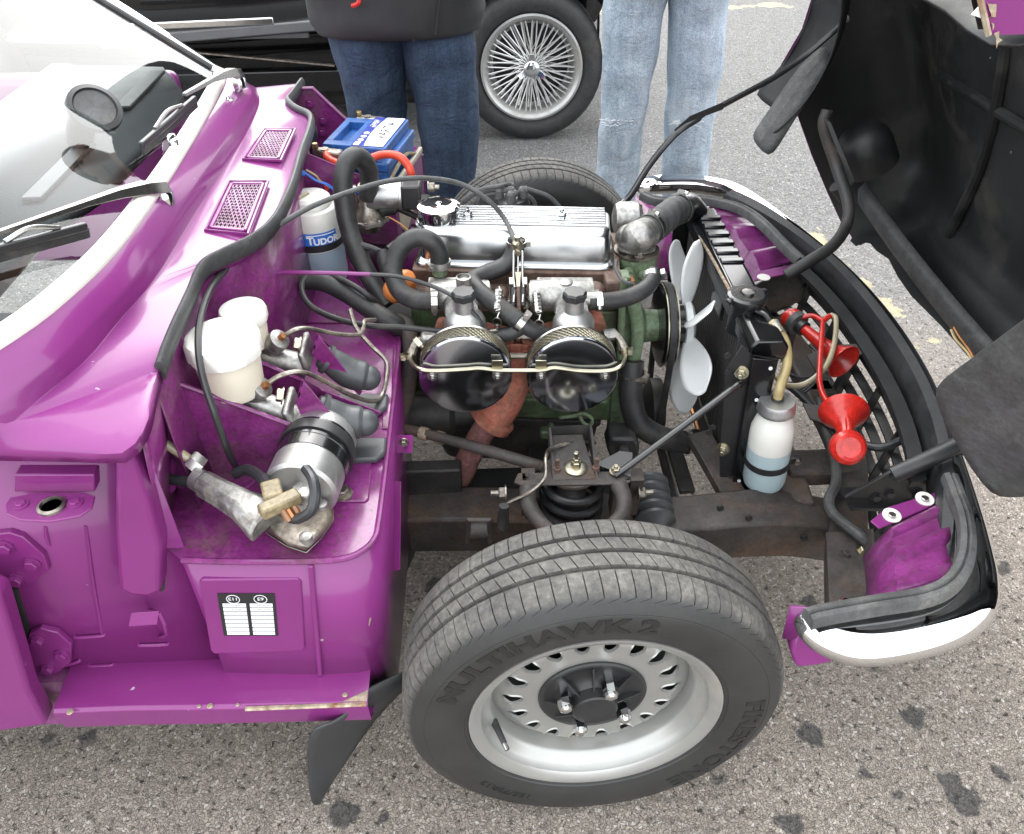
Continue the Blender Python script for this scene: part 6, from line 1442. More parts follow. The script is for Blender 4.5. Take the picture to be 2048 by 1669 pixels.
nk = MB().lathe([(.026, -.06), (.024, -.015), (.026, -.004), (.030, .0)], capc, (0, 0, 1), 32).build('filler_neck', MAT['black'], rad)
MB().lathe([(.033, 0), (.034, .006), (.033, .010), (.028, .0125), (.013, .0125), (.012, .0115), (.011, .0115), (.010, .015), (.0, .0155)], capc, (0, 0, 1), 40).build('pressure_cap', MAT['black'], rad, smooth=25)
MB().lathe([(.0100, .0150), (.0100, .0162), (.0045, .0164)], capc, (0, 0, 1), 24).build('cap_rivet', MAT['steel'], rad)
for a in (.4, 3.54): MB().box(capc + V(cos(a) * .034, sin(a) * .034, .007), (.014, .012, .008), Matrix.Rotation(a, 3, 'Z')).build('cap_ear', MAT['black'], rad, bevel=.003)
def ring_text(body, c, r, size, mid, mat, par):
    return text_mb(body, size, 0, lambda p: c + V(cos(mid - p.x / r) * (r + p.y), sin(mid - p.x / r) * (r + p.y), .0128)).build('cap_lettering', mat, par, smooth=0)
ring_text('REMOVE SLOWLY', capc, .0205, .0062, pi / 2, MAT['steel_dirty'], rad); ring_text('CAUTION', capc, .0205, .0062, -pi / 2, MAT['steel_dirty'], rad)
MB().box(P(1448, 600, X=RX - .012), (.028, .075, .050)).build('tank_outlet_box', MAT['black_gloss'], rad, bevel=.006, seg=3)
MB().prism([P(1462, 640, X=RX - .02), P(1530, 640, X=RX + .02), P(1535, 700, X=RX + .02), P(1475, 705, X=RX - .02)], (0, .01, -.002)).build('neck_shroud', MAT['black'], rad, bevel=.003)
# overflow spout
MB().tube([P(1512, 622, Z=.600), P(1530, 630, Z=.600), P(1544, 648, Z=.592)], .0042, 8).build('overflow_spout', MAT['black'], rad)
# near side plates
MB().prism([P(x, y, Y=-.262) for x, y in ((1484, 692), (1506, 712), (1508, 755), (1502, 900), (1478, 985), (1440, 992), (1440, 900), (1452, 740))], (0, .003, 0)).build('side_plate', MAT['black_satin'], rad, bevel=.0008)
MB().prism([P(x, y, Y=-.272) for x, y in ((1506, 718), (1556, 722), (1552, 738), (1496, 985), (1480, 992), (1462, 985))], (0, .003, 0)).build('cowl_plate', MAT['black_gloss'], rad, bevel=.0008)
MB().prism([P(1502, 712, Y=-.265), P(1557, 722, Y=-.272), P(1545, 735, Y=-.24), P(1490, 715, Y=-.24)], (0, 0, .003)).build('cowl_top', MAT['black_gloss'], rad)
for x, y in ((1483, 745), (1446, 898)):
    MB().bolt(P(x, y, Y=-.264), (-.4, -1, .2), .0085, .010, .012, .010).build('plate_bolt', MAT['zinc'], rad)
for x, y in ((1541, 737), (1513, 800), (1509, 854), (1478, 962)):
    MB().lathe([(.0032, 0), (.0032, .0012)], P(x, y, Y=-.2725), (0, -1, 0), 10).build('rivet_hole', MAT['white_print'], rad)
for x, y in ((1455, 712), (1457, 745), (1418, 865), (1425, 855)):
    MB().lathe([(.006, 0), (.006, .001)], P(x, y, Y=-.2632), (0, -1, 0), 12).build('plate_hole', MAT['ink'], rad)
# far side plate and hose spigot
MB().prism([P(x, y, Y=.262) for x, y in ((1352, 400), (1395, 410), (1408, 430), (1372, 600), (1332, 600))], (0, .003, 0)).build('side_plate', MAT['black_gloss'], rad, bevel=.0008)
MB().tube([P(1360, 418, Z=.635), P(1376, 410, Z=.62), P(1392, 425, Z=.59)], .0245, 18).build('inlet_spigot', MAT['black'], rad)
MB().prism([P(1358, 392, Y=.22), P(1375, 378, Y=.22), P(1380, 420, Y=.22), P(1362, 420, Y=.22)], (.003, 0, 0)).build('spigot_tab', MAT['black'], rad)
MB().tube([P(1398, 470, X=RX - .024), P(1470, 600, X=RX - .024)], .003, 6, smooth=False).build('tank_seam', MAT['bare'], rad)
MB().tube([P(1374, 800, X=RX - .022), P(1388, 830, X=RX - .022), P(1402, 880, X=RX - .022)], .006, 8).build('rust_streak_pipe', MAT['copper'], rad)
MB().bar(V(RX - .01, -.25, .315), V(RX - .01, -.25, .27), .03, .03).build('foot', MAT['chassis'], rad)
MB().bar(V(RX - .01, .25, .315), V(RX - .01, .25, .27), .03, .03).build('foot', MAT['chassis'], rad)
MB().bar(P(1395, 870, Y=-.16), P(1470, 1000, Y=-.30), .045, .02).build('lower_stay', MAT['chassis'], rad, bevel=.002)
MB().bar(P(1340, 870, Y=-.05), P(1375, 985, Y=-.20), .03, .012).build('lower_stay', MAT['chassis_dark'], rad, bevel=.002)
# ------------------------------------------------------------------ coolant overflow bottle
bb = P(1526, 966, Y=-.285); br = .0365
cool = empty('overflow_bottle', (bb.x, bb.y, bb.z), 'milky coolant bottle with pale blue fluid and metal cap beside the radiator', 'bottle')
tilt = (P(1556, 795, Y=-.285) - bb).normalized(); CH = (P(1556, 795, Y=-.285) - bb).length
fl = CH * .47
MB().lathe([(.006, 0), (br * .72, .001), (br * .93, .006), (br, .016), (br, fl)], bb, tilt, 40, cap=True).build('fluid', MAT['bottle_blue'], cool)
MB().lathe([(br, fl + .0001), (br, CH * .60), (br * .97, CH * .68), (br * .80, CH * .78), (br * .68, CH * .82), (br * .66, CH * .86)], bb, tilt, 40).build('bottle', MAT['bottle'], cool)
cap_o = bb + tilt * (CH * .86)
MB().lathe([(br * .84, 0), (br * .86, .004), (br * .84, .006), (br * .82, .016), (br * .76, .021), (br * .2, .022)], cap_o, tilt, 36).build('cap', MAT['alloy_clean'], cool)
MB().lathe([(.010, .020), (.010, .026), (.006, .027)], cap_o, tilt, 16).build('cap_grommet', MAT['rubber'], cool)
hose('overflow_tube', MAT['tan_tube'], cool, [P(1540, 645, Z=.592), P(1556, 660, Z=.585), P(1572, 690, Z=.57), P(1574, 730, Z=.55), P(1560, 775, Z=.53), cap_o + tilt * .022], .0078)
bt_ = (P(1562, 672, Z=.58) - P(1548, 652, Z=.59)).normalized()
MB().tube([P(1546, 645, Z=.592), P(1560, 668, Z=.583)], .0090, 12, smooth=False).build('braided_sleeve', M('braid', (.32, .30, .24), .4, .5, 0, .5, 240), cool)
sb = bb + tilt * (CH * .30)
MB().lathe([(br + .0005, -.006), (br + .0025, -.006), (br + .0025, .006), (br + .0005, .006)], sb, tilt, 40, closed=True).build('strap', MAT['black_satin'], cool)
MB().box(sb + V(br + .010, -.004, 0), (.022, .010, .016)).build('strap_lug', MAT['black_satin'], cool, bevel=.003)
MB().bolt(sb + V(br + .012, -.010, 0), (0, -1, 0), .006, .005).build('strap_bolt', MAT['steel_dirty'], cool)
# ------------------------------------------------------------------ red air horns and their hose
h1a, h1b = P(1588, 642, Z=.465), P(1688, 725, Z=.455)
hr1 = empty('air_horn', h1a, 'long red trumpet air horn lying diagonally behind the grille', 'air horn', None)
d1 = (h1b - h1a).normalized(); L1 = (h1b - h1a).length
MB().lathe([(.0095, .03), (.0105, L1 * .25), (.0130, L1 * .55), (.0175, L1 * .75), (.0240, L1 * .88), (.0330, L1 * .97), (.0345, L1), (.0325, L1), (.0230, L1 * .9), (.014, L1 * .7)], h1a, d1, 40, cap=False).build('trumpet', MAT['red_plastic'], hr1)
MB().lathe([(.004, -.022), (.016, -.020), (.021, -.012), (.022, .0)], h1a, d1, 32).build('sound_head', MAT['red_plastic'], hr1)
MB().lathe([(.0226, 0), (.0226, .014), (.018, .016)], h1a, d1, 28).build('bracket_band', MAT['rubber_grey'], hr1)
MB().lathe([(.0145, .016), (.0145, .030), (.011, .031)], h1a, d1, 24).build('collar', MAT['black_plastic'], hr1)
h2a, h2b = P(1694, 895, Z=.47), P(1722, 836, Z=.46)
hr2 = empty('air_horn', h2a, 'short red air horn with round sound head pointing to the camera side', 'air horn', None)
d2 = (h2b - h2a).normalized(); L2 = max((h2b - h2a).length, .06)
hd2 = (CAM - h2a); hd2 = Vector((-.12, -.75, .62)).normalized()
MB().lathe([(.018, -.018), (.024, -.014), (.0275, -.004), (.0275, .010), (.022, .018), (.0165, .020), (.0160, .0185), (.0, .0188)], h2a, hd2, 40).build('sound_head', MAT['red_plastic'], hr2, smooth=30)
d2f = Vector((.22, .80, .05)).normalized()
MB().lathe([(.0125, .012), (.0125, .035), (.0165, .052), (.0270, .070), (.0385, .082), (.0400, .085), (.0385, .087), (.025, .072), (.013, .05)], h2a, d2f, 44, cap=False).build('trumpet', MAT['red_plastic'], hr2)
hz = .485
hose('horn_hose', MAT['red_plastic'], hr1, [P(1598, 636, Z=.478), P(1625, 632, Z=.485), P(1646, 642, Z=.485)], .0048)
hose('horn_hose', MAT['red_plastic'], hr1, [P(1646, 642, Z=.485), P(1660, 632, Z=.49)], .0055)
hose('horn_hose', MAT['red_plastic'], hr1, [P(1646, 640, Z=.485), P(1643, 680, Z=.485), P(1640, 730, Z=.48), P(1640, 770, Z=.475), P(1655, 805, Z=.475), P(1688, 828, Z=.482), P(1698, 850, Z=.49), P(1696, 880, Z=.488)], .0050)
hose('compressor_tube', MAT['clear_tube'], hr1, [P(1662, 630, Z=.49), P(1672, 640, Z=.49), P(1668, 690, Z=.485), P(1650, 735, Z=.475), P(1610, 768, Z=.455), P(1570, 770, Z=.44), P(1550, 752, Z=.43)], .0050)
MB().bar(h1a + V(0, 0, -.02), V(h1a.x, h1a.y, .40), .012, .02).build('bracket', MAT['chassis'], hr1)
MB().prism([P(1605, 806, Z=.40), P(1650, 812, Z=.41), P(1700, 822, Z=.42), P(1668, 850, Z=.41), P(1620, 838, Z=.40)], (0, 0, -.003)).build('bracket', MAT['chassis'], hr2, bevel=.001)
# ------------------------------------------------------------------ brake and clutch master cylinders on their brackets
def mplate(pts, Y, name='bracket_plate', th=.002, par=car, mt='purple_bay'): return MB().prism([P(x, y, Y=Y) if not isinstance(Y, (list, tuple)) else P(x, y, Y=Y[i]) for i, (x, y) in enumerate(pts)], (0, th, 0)).build(name, MAT[mt], par, bevel=.0005)
mplate([(325, 755), (345, 762), (580, 850), (588, 880), (560, 960), (380, 980), (340, 960)], -.468, 'pedal_box_wall')
MB().tube([P(325, 755, Y=-.468), P(580, 850, Y=-.468)], .003, 6, smooth=False).build('wall_rim', MAT['purple_bay'], car)
mplate([(360, 668), (505, 718), (606, 762), (600, 800), (520, 800), (400, 790)], -.36, 'pedal_box_wall')
MB().tube([P(360, 668, Y=-.36), P(505, 718, Y=-.36), P(606, 762, Y=-.36)], .003, 6, 1, smooth=False).build('wall_rim', MAT['purple_bay'], car)
for tri, Y in (([(634, 668), (623, 709), (719, 792), (724, 785)], -.345), ([(634, 668), (628, 690), (700, 740), (704, 730)], -.28), ([(604, 760), (591, 806), (610, 850), (700, 880), (690, 862)], -.455), ([(636, 778), (628, 832), (748, 838), (762, 826)], -.40)):
    mplate(tri, Y, 'cylinder_bracket', .0025)
for a, b, c, d in (((634, 668, -.345), (634, 668, -.28), (623, 709, -.28), (623, 709, -.345)), ((604, 760, -.455), (638, 778, -.40), (629, 832, -.40), (592, 806, -.455))):
    MB().prism([P(q_[0], q_[1], Y=q_[2]) for q_ in (a, b, c, d)], (.0025, 0, 0)).build('cylinder_bracket_face', MAT['purple_bay'], car)
def master(ax0, ax1, res_bot, res_top_px, rr, hcap, boot, Y, label, pipe, boltp, flange):
    a, b = P(*ax0, Y=Y), P(*ax1, Y=Y)
    root = empty('master_cylinder', (a + b) / 2 - V(0, 0, .02), label, 'master cylinder')
    d = (b - a).normalized(); L_ = (b - a).length
    MB().lathe([(.010, -.02), (.0165, -.012), (.0175, .0), (.0175, L_ * .55), (.0195, L_ * .6), (.0195, L_), (.012, L_ + .001)], a, d, 28).build('cylinder_body', MAT['alloy'], root)
    f = P(*flange, Y=Y)
    MB().box(f, (.010, .060, .036), Matrix.Rotation(-.15, 3, 'Y')).build('flange', MAT['alloy'], root, bevel=.004)
    MB().bolt(P(*boltp, Y=Y - .02), (-1, -.1, .3), .009, .009, .012).build('flange_bolt', MAT['zinc'], root)
    # outlet boss with pipe union
    o = P(*pipe[0], Y=Y - .005); d2_ = (P(*pipe[1], Y=Y - .01) - o)
    MB().lathe([(.012, -.012), (.0155, 0), (.0150, .018), (.011, .020)], o, d2_, 20).build('outlet_boss', MAT['alloy'], root)
    dd = d2_.normalized(); MB().bolt(o + dd * .018, dd, .0055, .010).build('pipe_union', MAT['copper'], root)
    # reservoir
    rb = P(*res_bot, Y=Y); rt = P(*res_top_px, Y=Y); up_ = V(0, 0, 1); H_ = (rt.z - rb.z)
    MB().lathe([(rr * .55, 0), (rr * .80, .004), (rr * .86, .012), (rr * .92, H_ * .6), (rr * .93, H_ - hcap * .6)], rb, up_, 40).build('reservoir', MAT['reservoir'], root)
    cp = MB(); rs = []
    for h, k_ in ((H_ - hcap, 1.0), (H_ - hcap + .003, 1.04), (H_ - .007, 1.04), (H_ - .002, .99), (H_, .86)):
        rs.append([rb + V(cos(2 * pi * j / 60) * rr * k_ * (1 + .018 * (1 if (j // 3) % 2 else -1) * (k_ > 1)), sin(2 * pi * j / 60) * rr * k_ * (1 + .018 * (1 if (j // 3) % 2 else -1) * (k_ > 1)), h) for j in range(60)])
    cp.rings(rs).build('reservoir_cap', MAT['reservoir_cap'], root, smooth=40)
    # rubber boot over the push rod
    bpts = [P(x, y, Y=Y) for x, y in boot]
    MB().tube(bpts, lambda t: (.0165 + .0075 * min(1, t * 1.6)) * (1 if t < .93 else .82), 22, 8).build('push_rod_boot', MAT['boot'], root, subsurf=1)
    MB().lathe([(.018, -.004), (.0225, -.003), (.0225, .003), (.018, .004)], bpts[0].lerp(bpts[1], .55), bpts[1] - bpts[0], 24).build('boot_rib', MAT['boot'], root)
    MB().sphere(bpts[-1], .0195, 18, 12).build('boot_end', MAT['boot'], root)
    plq = bpts[-1]
    MB().prism([V(plq.x - .055, plq.y - .026, SHZ + .012), V(plq.x + .012, plq.y - .026, SHZ + .012), V(plq.x + .024, plq.y - .012, SHZ + .012), V(plq.x + .024, plq.y + .02, SHZ + .012), V(plq.x - .055, plq.y + .026, SHZ + .012)], (0, 0, -.010)).build('boot_foot', MAT['boot'], root, bevel=.003)
    return root
m1 = master((445, 780), (592, 838), (473, 784), (459, 668), .0455, .030, [(630, 812), (655, 824), (690, 842), (730, 846)], -.43, 'larger near master cylinder with big white capped reservoir', ((510, 784), (530, 772)), (566, 792), (583, 818))
m2 = master((480, 705), (615, 735), (503, 694), (487, 614), .0315, .022, [(640, 712), (665, 725), (700, 746), (736, 756)], -.325, 'smaller far master cylinder with small white reservoir behind the bigger one', ((548, 690), (562, 676)), (600, 690), (613, 705))
hose('hydraulic_pipe', MAT['steel_dirty'], m1, [P(528, 773, Y=-.437), P(560, 752, Y=-.43), P(600, 744, Y=-.42), P(640, 758, Y=-.40), P(700, 790, Y=-.37), P(745, 803, Y=-.34), P(765, 790, Y=-.31), P(774, 750, Y=-.28), P(772, 722, Y=-.26), P(740, 690, Y=-.23), P(712, 655, Y=-.20), P(700, 620, Y=-.17)], .0036, 8)
hose('hydraulic_pipe', MAT['steel_dirty'], m2, [P(562, 676, Y=-.33), P(590, 660, Y=-.325), P(620, 658, Y=-.31), P(670, 668, Y=-.28), P(715, 670, Y=-.25), P(728, 655, Y=-.22), P(730, 642, Y=-.20), P(750, 640, Y=-.18)], .0036, 8)
MB().tube([P(452, 537, Z=.76), P(420, 580, Z=.765), P(400, 640, Z=.765), P(397, 700, Z=.755), P(407, 760, Z=.735), P(430, 830, Z=.70), P(455, 900, Z=.64), P(475, 940, Z=.57)], .0046, 10, 7).build('speedometer_cable', MAT['black_plastic'], car)
# ------------------------------------------------------------------ wiper motor
MZ = .598
w0, w1 = P(600, 985, Z=MZ), P(649, 866, Z=MZ)
wm = empty('wiper_motor', V(w0.x, w0.y, SHZ), 'silver and black wiper motor on the purple shelf with rack tube', 'wiper motor')
wd = (w1 - w0).normalized(); WL = (w1 - w0).length; wr_ = .0475
MB().lathe([(wr_ * .9, 0), (wr_, .004), (wr_, WL * .36)], w0, wd, 48).build('motor_end_frame', MAT['alloy_clean'], wm, smooth=25)
MB().lathe([(wr_ + .001, WL * .36), (wr_ + .0012, WL * .52), (wr_ + .002, WL * .53), (wr_ + .002, WL * .55), (wr_ + .0012, WL * .56), (wr_ + .001, WL * .80)], w0, wd, 48).build('motor_yoke', MAT['black_gloss'], wm, smooth=25)
MB().lathe([(wr_, WL * .80), (wr_ * .99, WL * .92), (wr_ * .90, WL * 1.0), (wr_ * .6, WL * 1.05), (wr_ * .2, WL * 1.06)], w0, wd, 48).build('motor_cap', MAT['alloy_clean'], wm, smooth=35)
gpx = [(535, 985), (560, 960), (600, 952), (640, 962), (662, 1000), (664, 1040), (640, 1075), (612, 1102), (575, 1090), (540, 1068), (510, 1035)]
gb = MB().rings([[P(x, y, Z=SHZ + .010) for x, y in gpx], [P(x, y, Z=SHZ + .030) for x, y in gpx], [P(x + (595 - x) * .14, y + (1020 - y) * .14, Z=SHZ + .040) for x, y in gpx]])
gbx = gb.build('gearbox', MAT['steel_dirty'], wm, bevel=.005, seg=3)
MB().rings([[P(x + (x - 595) * .06, y + (y - 1020) * .06, Z=SHZ + h) for x, y in gpx] for h in (.003, .010)]).build('gearbox_cover', MAT['steel_dirty'], wm, bevel=.001)
for x, y in ((614, 1085), (645, 1020), (650, 975), (586, 1040), (520, 1043)): MB().lathe([(.008, 0), (.008, .012), (.005, .013)], P(x, y, Z=SHZ + .034), (0, 0, 1), 14).build('gearbox_boss', MAT['alloy'], wm)
t0, t1 = P(405, 965, Z=.605), P(540, 1040, Z=.592)
MB().rings([[p + frame(t1 - t0)[0] * a + V(0, 0, b) for a, b in ((-w_, -.012), (w_, -.012), (w_, .006), (w_ * .6, .015), (-w_ * .6, .015), (-w_, .006))] for p, w_ in ((t0, .016), (t0.lerp(t1, .3), .017), (t0.lerp(t1, .6), .020), (t1, .034))]).build('crosshead_housing', MAT['alloy'], wm, bevel=.004)
MB().lathe([(.015, 0), (.015, .012)], t0, t0 - t1, 20).build('tube_clamp', MAT['alloy_clean'], wm)
MB().bolt(P(402, 935, Z=.612), P(380, 918, Z=.625) - P(402, 935, Z=.612), .0135, .020).build('tube_nut', MAT['steel'], wm)
MB().tube([P(398, 932, Z=.615), P(350, 900, Z=.64), P(296, 868, Z=.665)], .0062, 12).build('rack_tube', MAT['clear_tube'], wm)
MB().bolt(P(612, 995, Z=MZ + .035), (0, -.2, 1), .009, .012, .013).build('park_switch_nut', MAT['alloy'], wm)
MB().lathe([(.020, 0), (.018, .022), (.012, .026)], P(612, 1005, Z=MZ - .006), (0, 0, 1), 20).build('park_switch_boss', MAT['alloy'], wm)
plug0 = P(560, 1000, Z=.640)
R_ = Matrix.Rotation(radians(35), 3, 'Z')
MB().box(P(545, 985, Z=.632), (.024, .032, .016), Matrix.Rotation(radians(20), 3, 'Z')).build('connector', MAT['cream_plastic'], wm, bevel=.003)
MB().box(P(560, 1008, Z=.645), (.050, .018, .015), R_).build('connector_shell', MAT['cream_plastic'], wm, bevel=.003)
for k, (x, y) in enumerate(((565, 1020), (576, 1018), (587, 1012))): MB().tube([P(x, y, Z=.64), P(x + 14, y + 22, Z=.628)], .0042, 8, smooth=False).build('spade_terminal', MAT['copper'] if k == 1 else MAT['wood'], wm)
MB().tube([P(612, 938, Z=.665), P(626, 960, Z=.668), P(630, 990, Z=.66), P(622, 1022, Z=.645), P(596, 1038, Z=.63), P(580, 1036, Z=.625)], .0065, 10, 6).build('motor_lead', MAT['tape'], wm)
MB().tube([P(332, 956, Z=.60), P(360, 962, Z=.60), P(400, 965, Z=.60)], .007, 10).build('loom', MAT['tape'], wm)
MB().tube([P(470, 948, Z=.60), P(495, 940, Z=.61), P(522, 955, Z=.62), P(535, 975, Z=.63)], .0075, 10).build('loom', MAT['tape'], wm)
bs_ = MB().prism([P(655, 950, Z=SHZ + .02), P(668, 985, Z=SHZ + .002), P(708, 985, Z=SHZ + .002), P(700, 1002, Z=SHZ + .002), P(660, 1002, Z=SHZ + .002)], (0, 0, .003)).build('strap_foot', MAT['steel_dirty'], wm)
MB().bolt(P(685, 988, Z=SHZ + .006), (0, 0, 1), .010, .010, .014).build('strap_bolt', MAT['steel_dirty'], wm)
MB().lathe([(wr_ + .0014, WL * .60), (wr_ + .004, WL * .60), (wr_ + .004, WL * .74), (wr_ + .0014, WL * .74)], w0, wd, 48, closed=True).build('strap', MAT['black_plastic'], wm)
MB().lathe([(.028, 0), (.030, .004), (.024, .010), (.012, .012)], P(320, 952, Z=.60), (1, -.35, .25), 28).build('grommet', MAT['purple'], car)
# ------------------------------------------------------------------ screen-wash bottle
tb0 = P(634, 535, Z=SHZ); 
wy = tb0.y + .02
wb0 = P(648, 556, Z=SHZ); wy = wb0.y; tr = .0480
wash = empty('washer_bottle', wb0, 'white screen-wash bottle with blue printed label held by black strap', 'bottle')
zt = P(626, 388, Y=wy).z - SHZ
MB().lathe([(tr * .8, 0), (tr * .98, .006), (tr, .02), (tr, zt * .44)], wb0, (0, 0, 1), 44).build('fluid', MAT['bottle_blue2'], wash)
MB().lathe([(tr, zt * .44 + .0001), (tr, zt * .72), (tr * .985, zt * .80), (tr * .90, zt * .865), (tr * .72, zt * .89)], wb0, (0, 0, 1), 44).build('bottle', MAT['bottle'], wash)
MB().lathe([(tr * .72, zt * .88), (tr * .76, zt * .90), (tr * .74, zt * .965), (tr * .62, zt * .995), (tr * .2, zt)], wb0, (0, 0, 1), 40).build('cap', MAT['reservoir_cap'], wash)
MB().lathe([(tr + .0004, zt * .46), (tr + .002, zt * .46), (tr + .002, zt * .535), (tr + .0004, zt * .535)], wb0, (0, 0, 1), 44, closed=True).build('strap', MAT['black_plastic'], wash)
th_c = atan2(CAM.y - wb0.y, CAM.x - wb0.x) + .16
def onb(dx, h, off=.0006): a = th_c + dx / tr; return V(wb0.x + cos(a) * (tr + off), wb0.y + sin(a) * (tr + off), wb0.z + h)
lbz0, lbz1 = zt * .52, zt * .675
lab = MB().grid([[onb(-.031 + .0031 * k, h) for k in range(21)] for h in (lbz0, lbz1)]).build('label', MAT['tudor_blue'], wash, smooth=60)
lc = (lbz0 + lbz1) / 2
def txt_on(body, size, dx, dz, mat, bold=0, kz=1.0): return text_mb(body, size, 0, lambda p: onb(dx + p.x, lc + dz + p.y * kz, .0012), bold=bold)
txt_on('UDOR', .0165, .0085, -.0035, None, bold=.0007).build('label_lettering', MAT['white_print'], lab, smooth=0)
txt_on('T', .021, -.0205, -.001, None, bold=.0007).build('label_lettering', MAT['white_print'], lab, smooth=0)
MB().grid([[onb(-.027 + .0027 * k, lc + .0085, .0012) for k in range(21)], [onb(-.027 + .0027 * k, lc + .0105, .0012) for k in range(21)]]).build('label_rule', MAT['white_print'], lab)
hose('pickup_tube', MAT['clear_tube'], wash, [P(615, 388, Y=wy), P(597, 398, Y=wy - .02), P(582, 425, Y=wy - .04), P(566, 480, Y=wy - .06), P(556, 540, Y=wy - .10), P(540, 590, Y=wy - .16), P(530, 605, Y=wy - .18)], .0045)
# ------------------------------------------------------------------ battery
BZ = .545
bl0, bl1 = P(690, 352, Z=BZ + .02), P(815, 352, Z=BZ + .02)
c_nl, c_nr, c_fl, c_fr = P(622, 318, Z=.715), P(776, 328, Z=.715), P(643, 248, Z=.715), P(790, 256, Z=.715)
bat = empty('battery', (c_nl + c_nr) / 2 - V(0, 0, .17), 'blue car battery with white top label and red cable', 'battery')
ux = ((c_nr - c_nl) + (c_fr - c_fl)).normalized(); uy = Vector((-ux.y, ux.x, 0))
BL = (c_nr - c_nl).length; BW = ((c_fl - c_nl).dot(uy) + (c_fr - c_nr).dot(uy)) / 2; BW = max(BW, .12)
def Q(u, v, h): return c_nl + ux * (u * BL) + uy * (v * BW) + V(0, 0, h)
MB().prism([Q(0.02, .02, -.165), Q(.98, .02, -.165), Q(.98, .98, -.165), Q(.02, .98, -.165)], (0, 0, .145)).build('case', MAT['blue'], bat, bevel=.004, seg=3)
MB().prism([Q(0, 0, -.020), Q(1, 0, -.020), Q(1, 1, -.020), Q(0, 1, -.020)], (0, 0, .020)).build('lid', MAT['blue'], bat, bevel=.004, seg=3)
top = MB().prism([Q(.47, .12, 0), Q(.93, .12, 0), Q(.93, 1.0, 0), Q(.47, 1.0, 0)], (0, 0, .020)).build('vent_cover', MAT['blue'], bat, bevel=.003, seg=3)
MB().prism([Q(.475, .14, .0203), Q(.90, .14, .0203), Q(.90, .99, .0203), Q(.475, .99, .0203)], (0, 0, .0006)).build('top_label', MAT['navy_print'], top, smooth=0)
wl = [Q(.62, .15, .0212)]
for k in range(12):
    t = k / 11; wl.append(Q(.645 - .045 * sin(t * pi), .15 + .83 * t, .0212))
wl += [Q(.89, .98, .0212), Q(.89, .15, .0212)]
MB().prism(wl, (0, 0, .0004)).build('label_field', MAT['white_print'], top, smooth=0)
def lt(body, u, v, size, mt, bold=0):
    o = Q(u, v, .0219); return text_mb(body, size, 0, lambda p: o + uy * p.x - ux * p.y, bold=bold).build('label_lettering', MAT[mt], top, smooth=0)
lt('VARTA', .77, .60, .030, 'ink', .0004); lt('CHARGE', .53, .80, .010, 'white_print'); lt('BATTERY', .57, .78, .010, 'white_print')
for k in range(3):
    o = Q(.545, .30 + .10 * k, .0213); MB().lathe([(.006, 0), (.006, .0006)], o, (0, 0, 1), 16).build('label_symbol', MAT['white_print'], top, smooth=0)
MB().prism([Q(.50, .16, .0212), Q(.57, .16, .0212), Q(.57, .25, .0212), Q(.50, .25, .0212)], (0, 0, .0005)).build('label_panel', MAT['white_print'], top, smooth=0)
fr_ = []
for (u0, u1, v0, v1) in ((.08, .46, .18, .30), (.08, .46, .86, .98), (.08, .17, .30, .86), (.38, .46, .30, .86)):
    MB().prism([Q(u0, v0, 0), Q(u1, v0, 0), Q(u1, v1, 0), Q(u0, v1, 0)], (0, 0, .018)).build('lid_frame', MAT['blue'], bat, bevel=.002)
MB().prism([Q(.17, .30, .0005), Q(.38, .30, .0005), Q(.38, .86, .0005), Q(.17, .86, .0005)], (0, 0, .001)).build('lid_well', MAT['blue'], bat, smooth=0)
for (u, v) in ((.10, .06), (.26, 1.06)):
    c = Q(u, v, .0)
    MB().lathe([(.009, 0), (.0085, .018)], c + ux * .01, (0, 0, 1), 16).build('terminal_post', MAT['steel_dirty'], bat)
    MB().bar(c - ux * .012 + V(0, 0, .010), c + ux * .045 + V(0, 0, .008), .022, .014).build('terminal_clamp', MAT['steel_dirty'], bat, bevel=.004)
    MB().bolt(c - ux * .008 + V(0, 0, .017), (0, 0, 1), .006, .010).build('clamp_bolt', MAT['brass'], bat)
hose('positive_cable', MAT['red_cable'], bat, [P(654, 306, Z=.725), P(655, 316, Z=.722), P(672, 326, Z=.72), P(700, 332, Z=.715), P(735, 320, Z=.72), P(765, 310, Z=.73), P(795, 312, Z=.735), P(815, 330, Z=.72), P(823, 352, Z=.70), P(822, 372, Z=.67)], .0078)
for a_, b_ in (((-.02, -.05), (1.05, -.05)), ((1.05, -.05), (1.05, 1.04)), ((-.02, 1.04), (-.02, -.05))): MB().bar(Q(*a_, -.046), Q(*b_, -.046), .008, .012).build('tray_wall', MAT['fibre'], bat, bevel=.002)
for a_, b_ in (((-.02, -.04), (1.05, -.04)), ((1.04, -.05), (1.04, 1.04))): MB().bar(Q(*a_, -.11), Q(*b_, -.11), .004, .118).build('tray_skirt', MAT['purple_dirty'], bat, bevel=.001)
MB().bar(Q(1.03, .1, -.10), Q(1.08, .3, -.14), .01, .06).build('tray_wedge', MAT['fibre'], bat)
MB().tube([Q(1.02, -.02, -.03), Q(1.03, .5, -.02), Q(1.04, .95, -.05)], .004, 6).build('clamp_strap', MAT['cream_plastic'], bat)
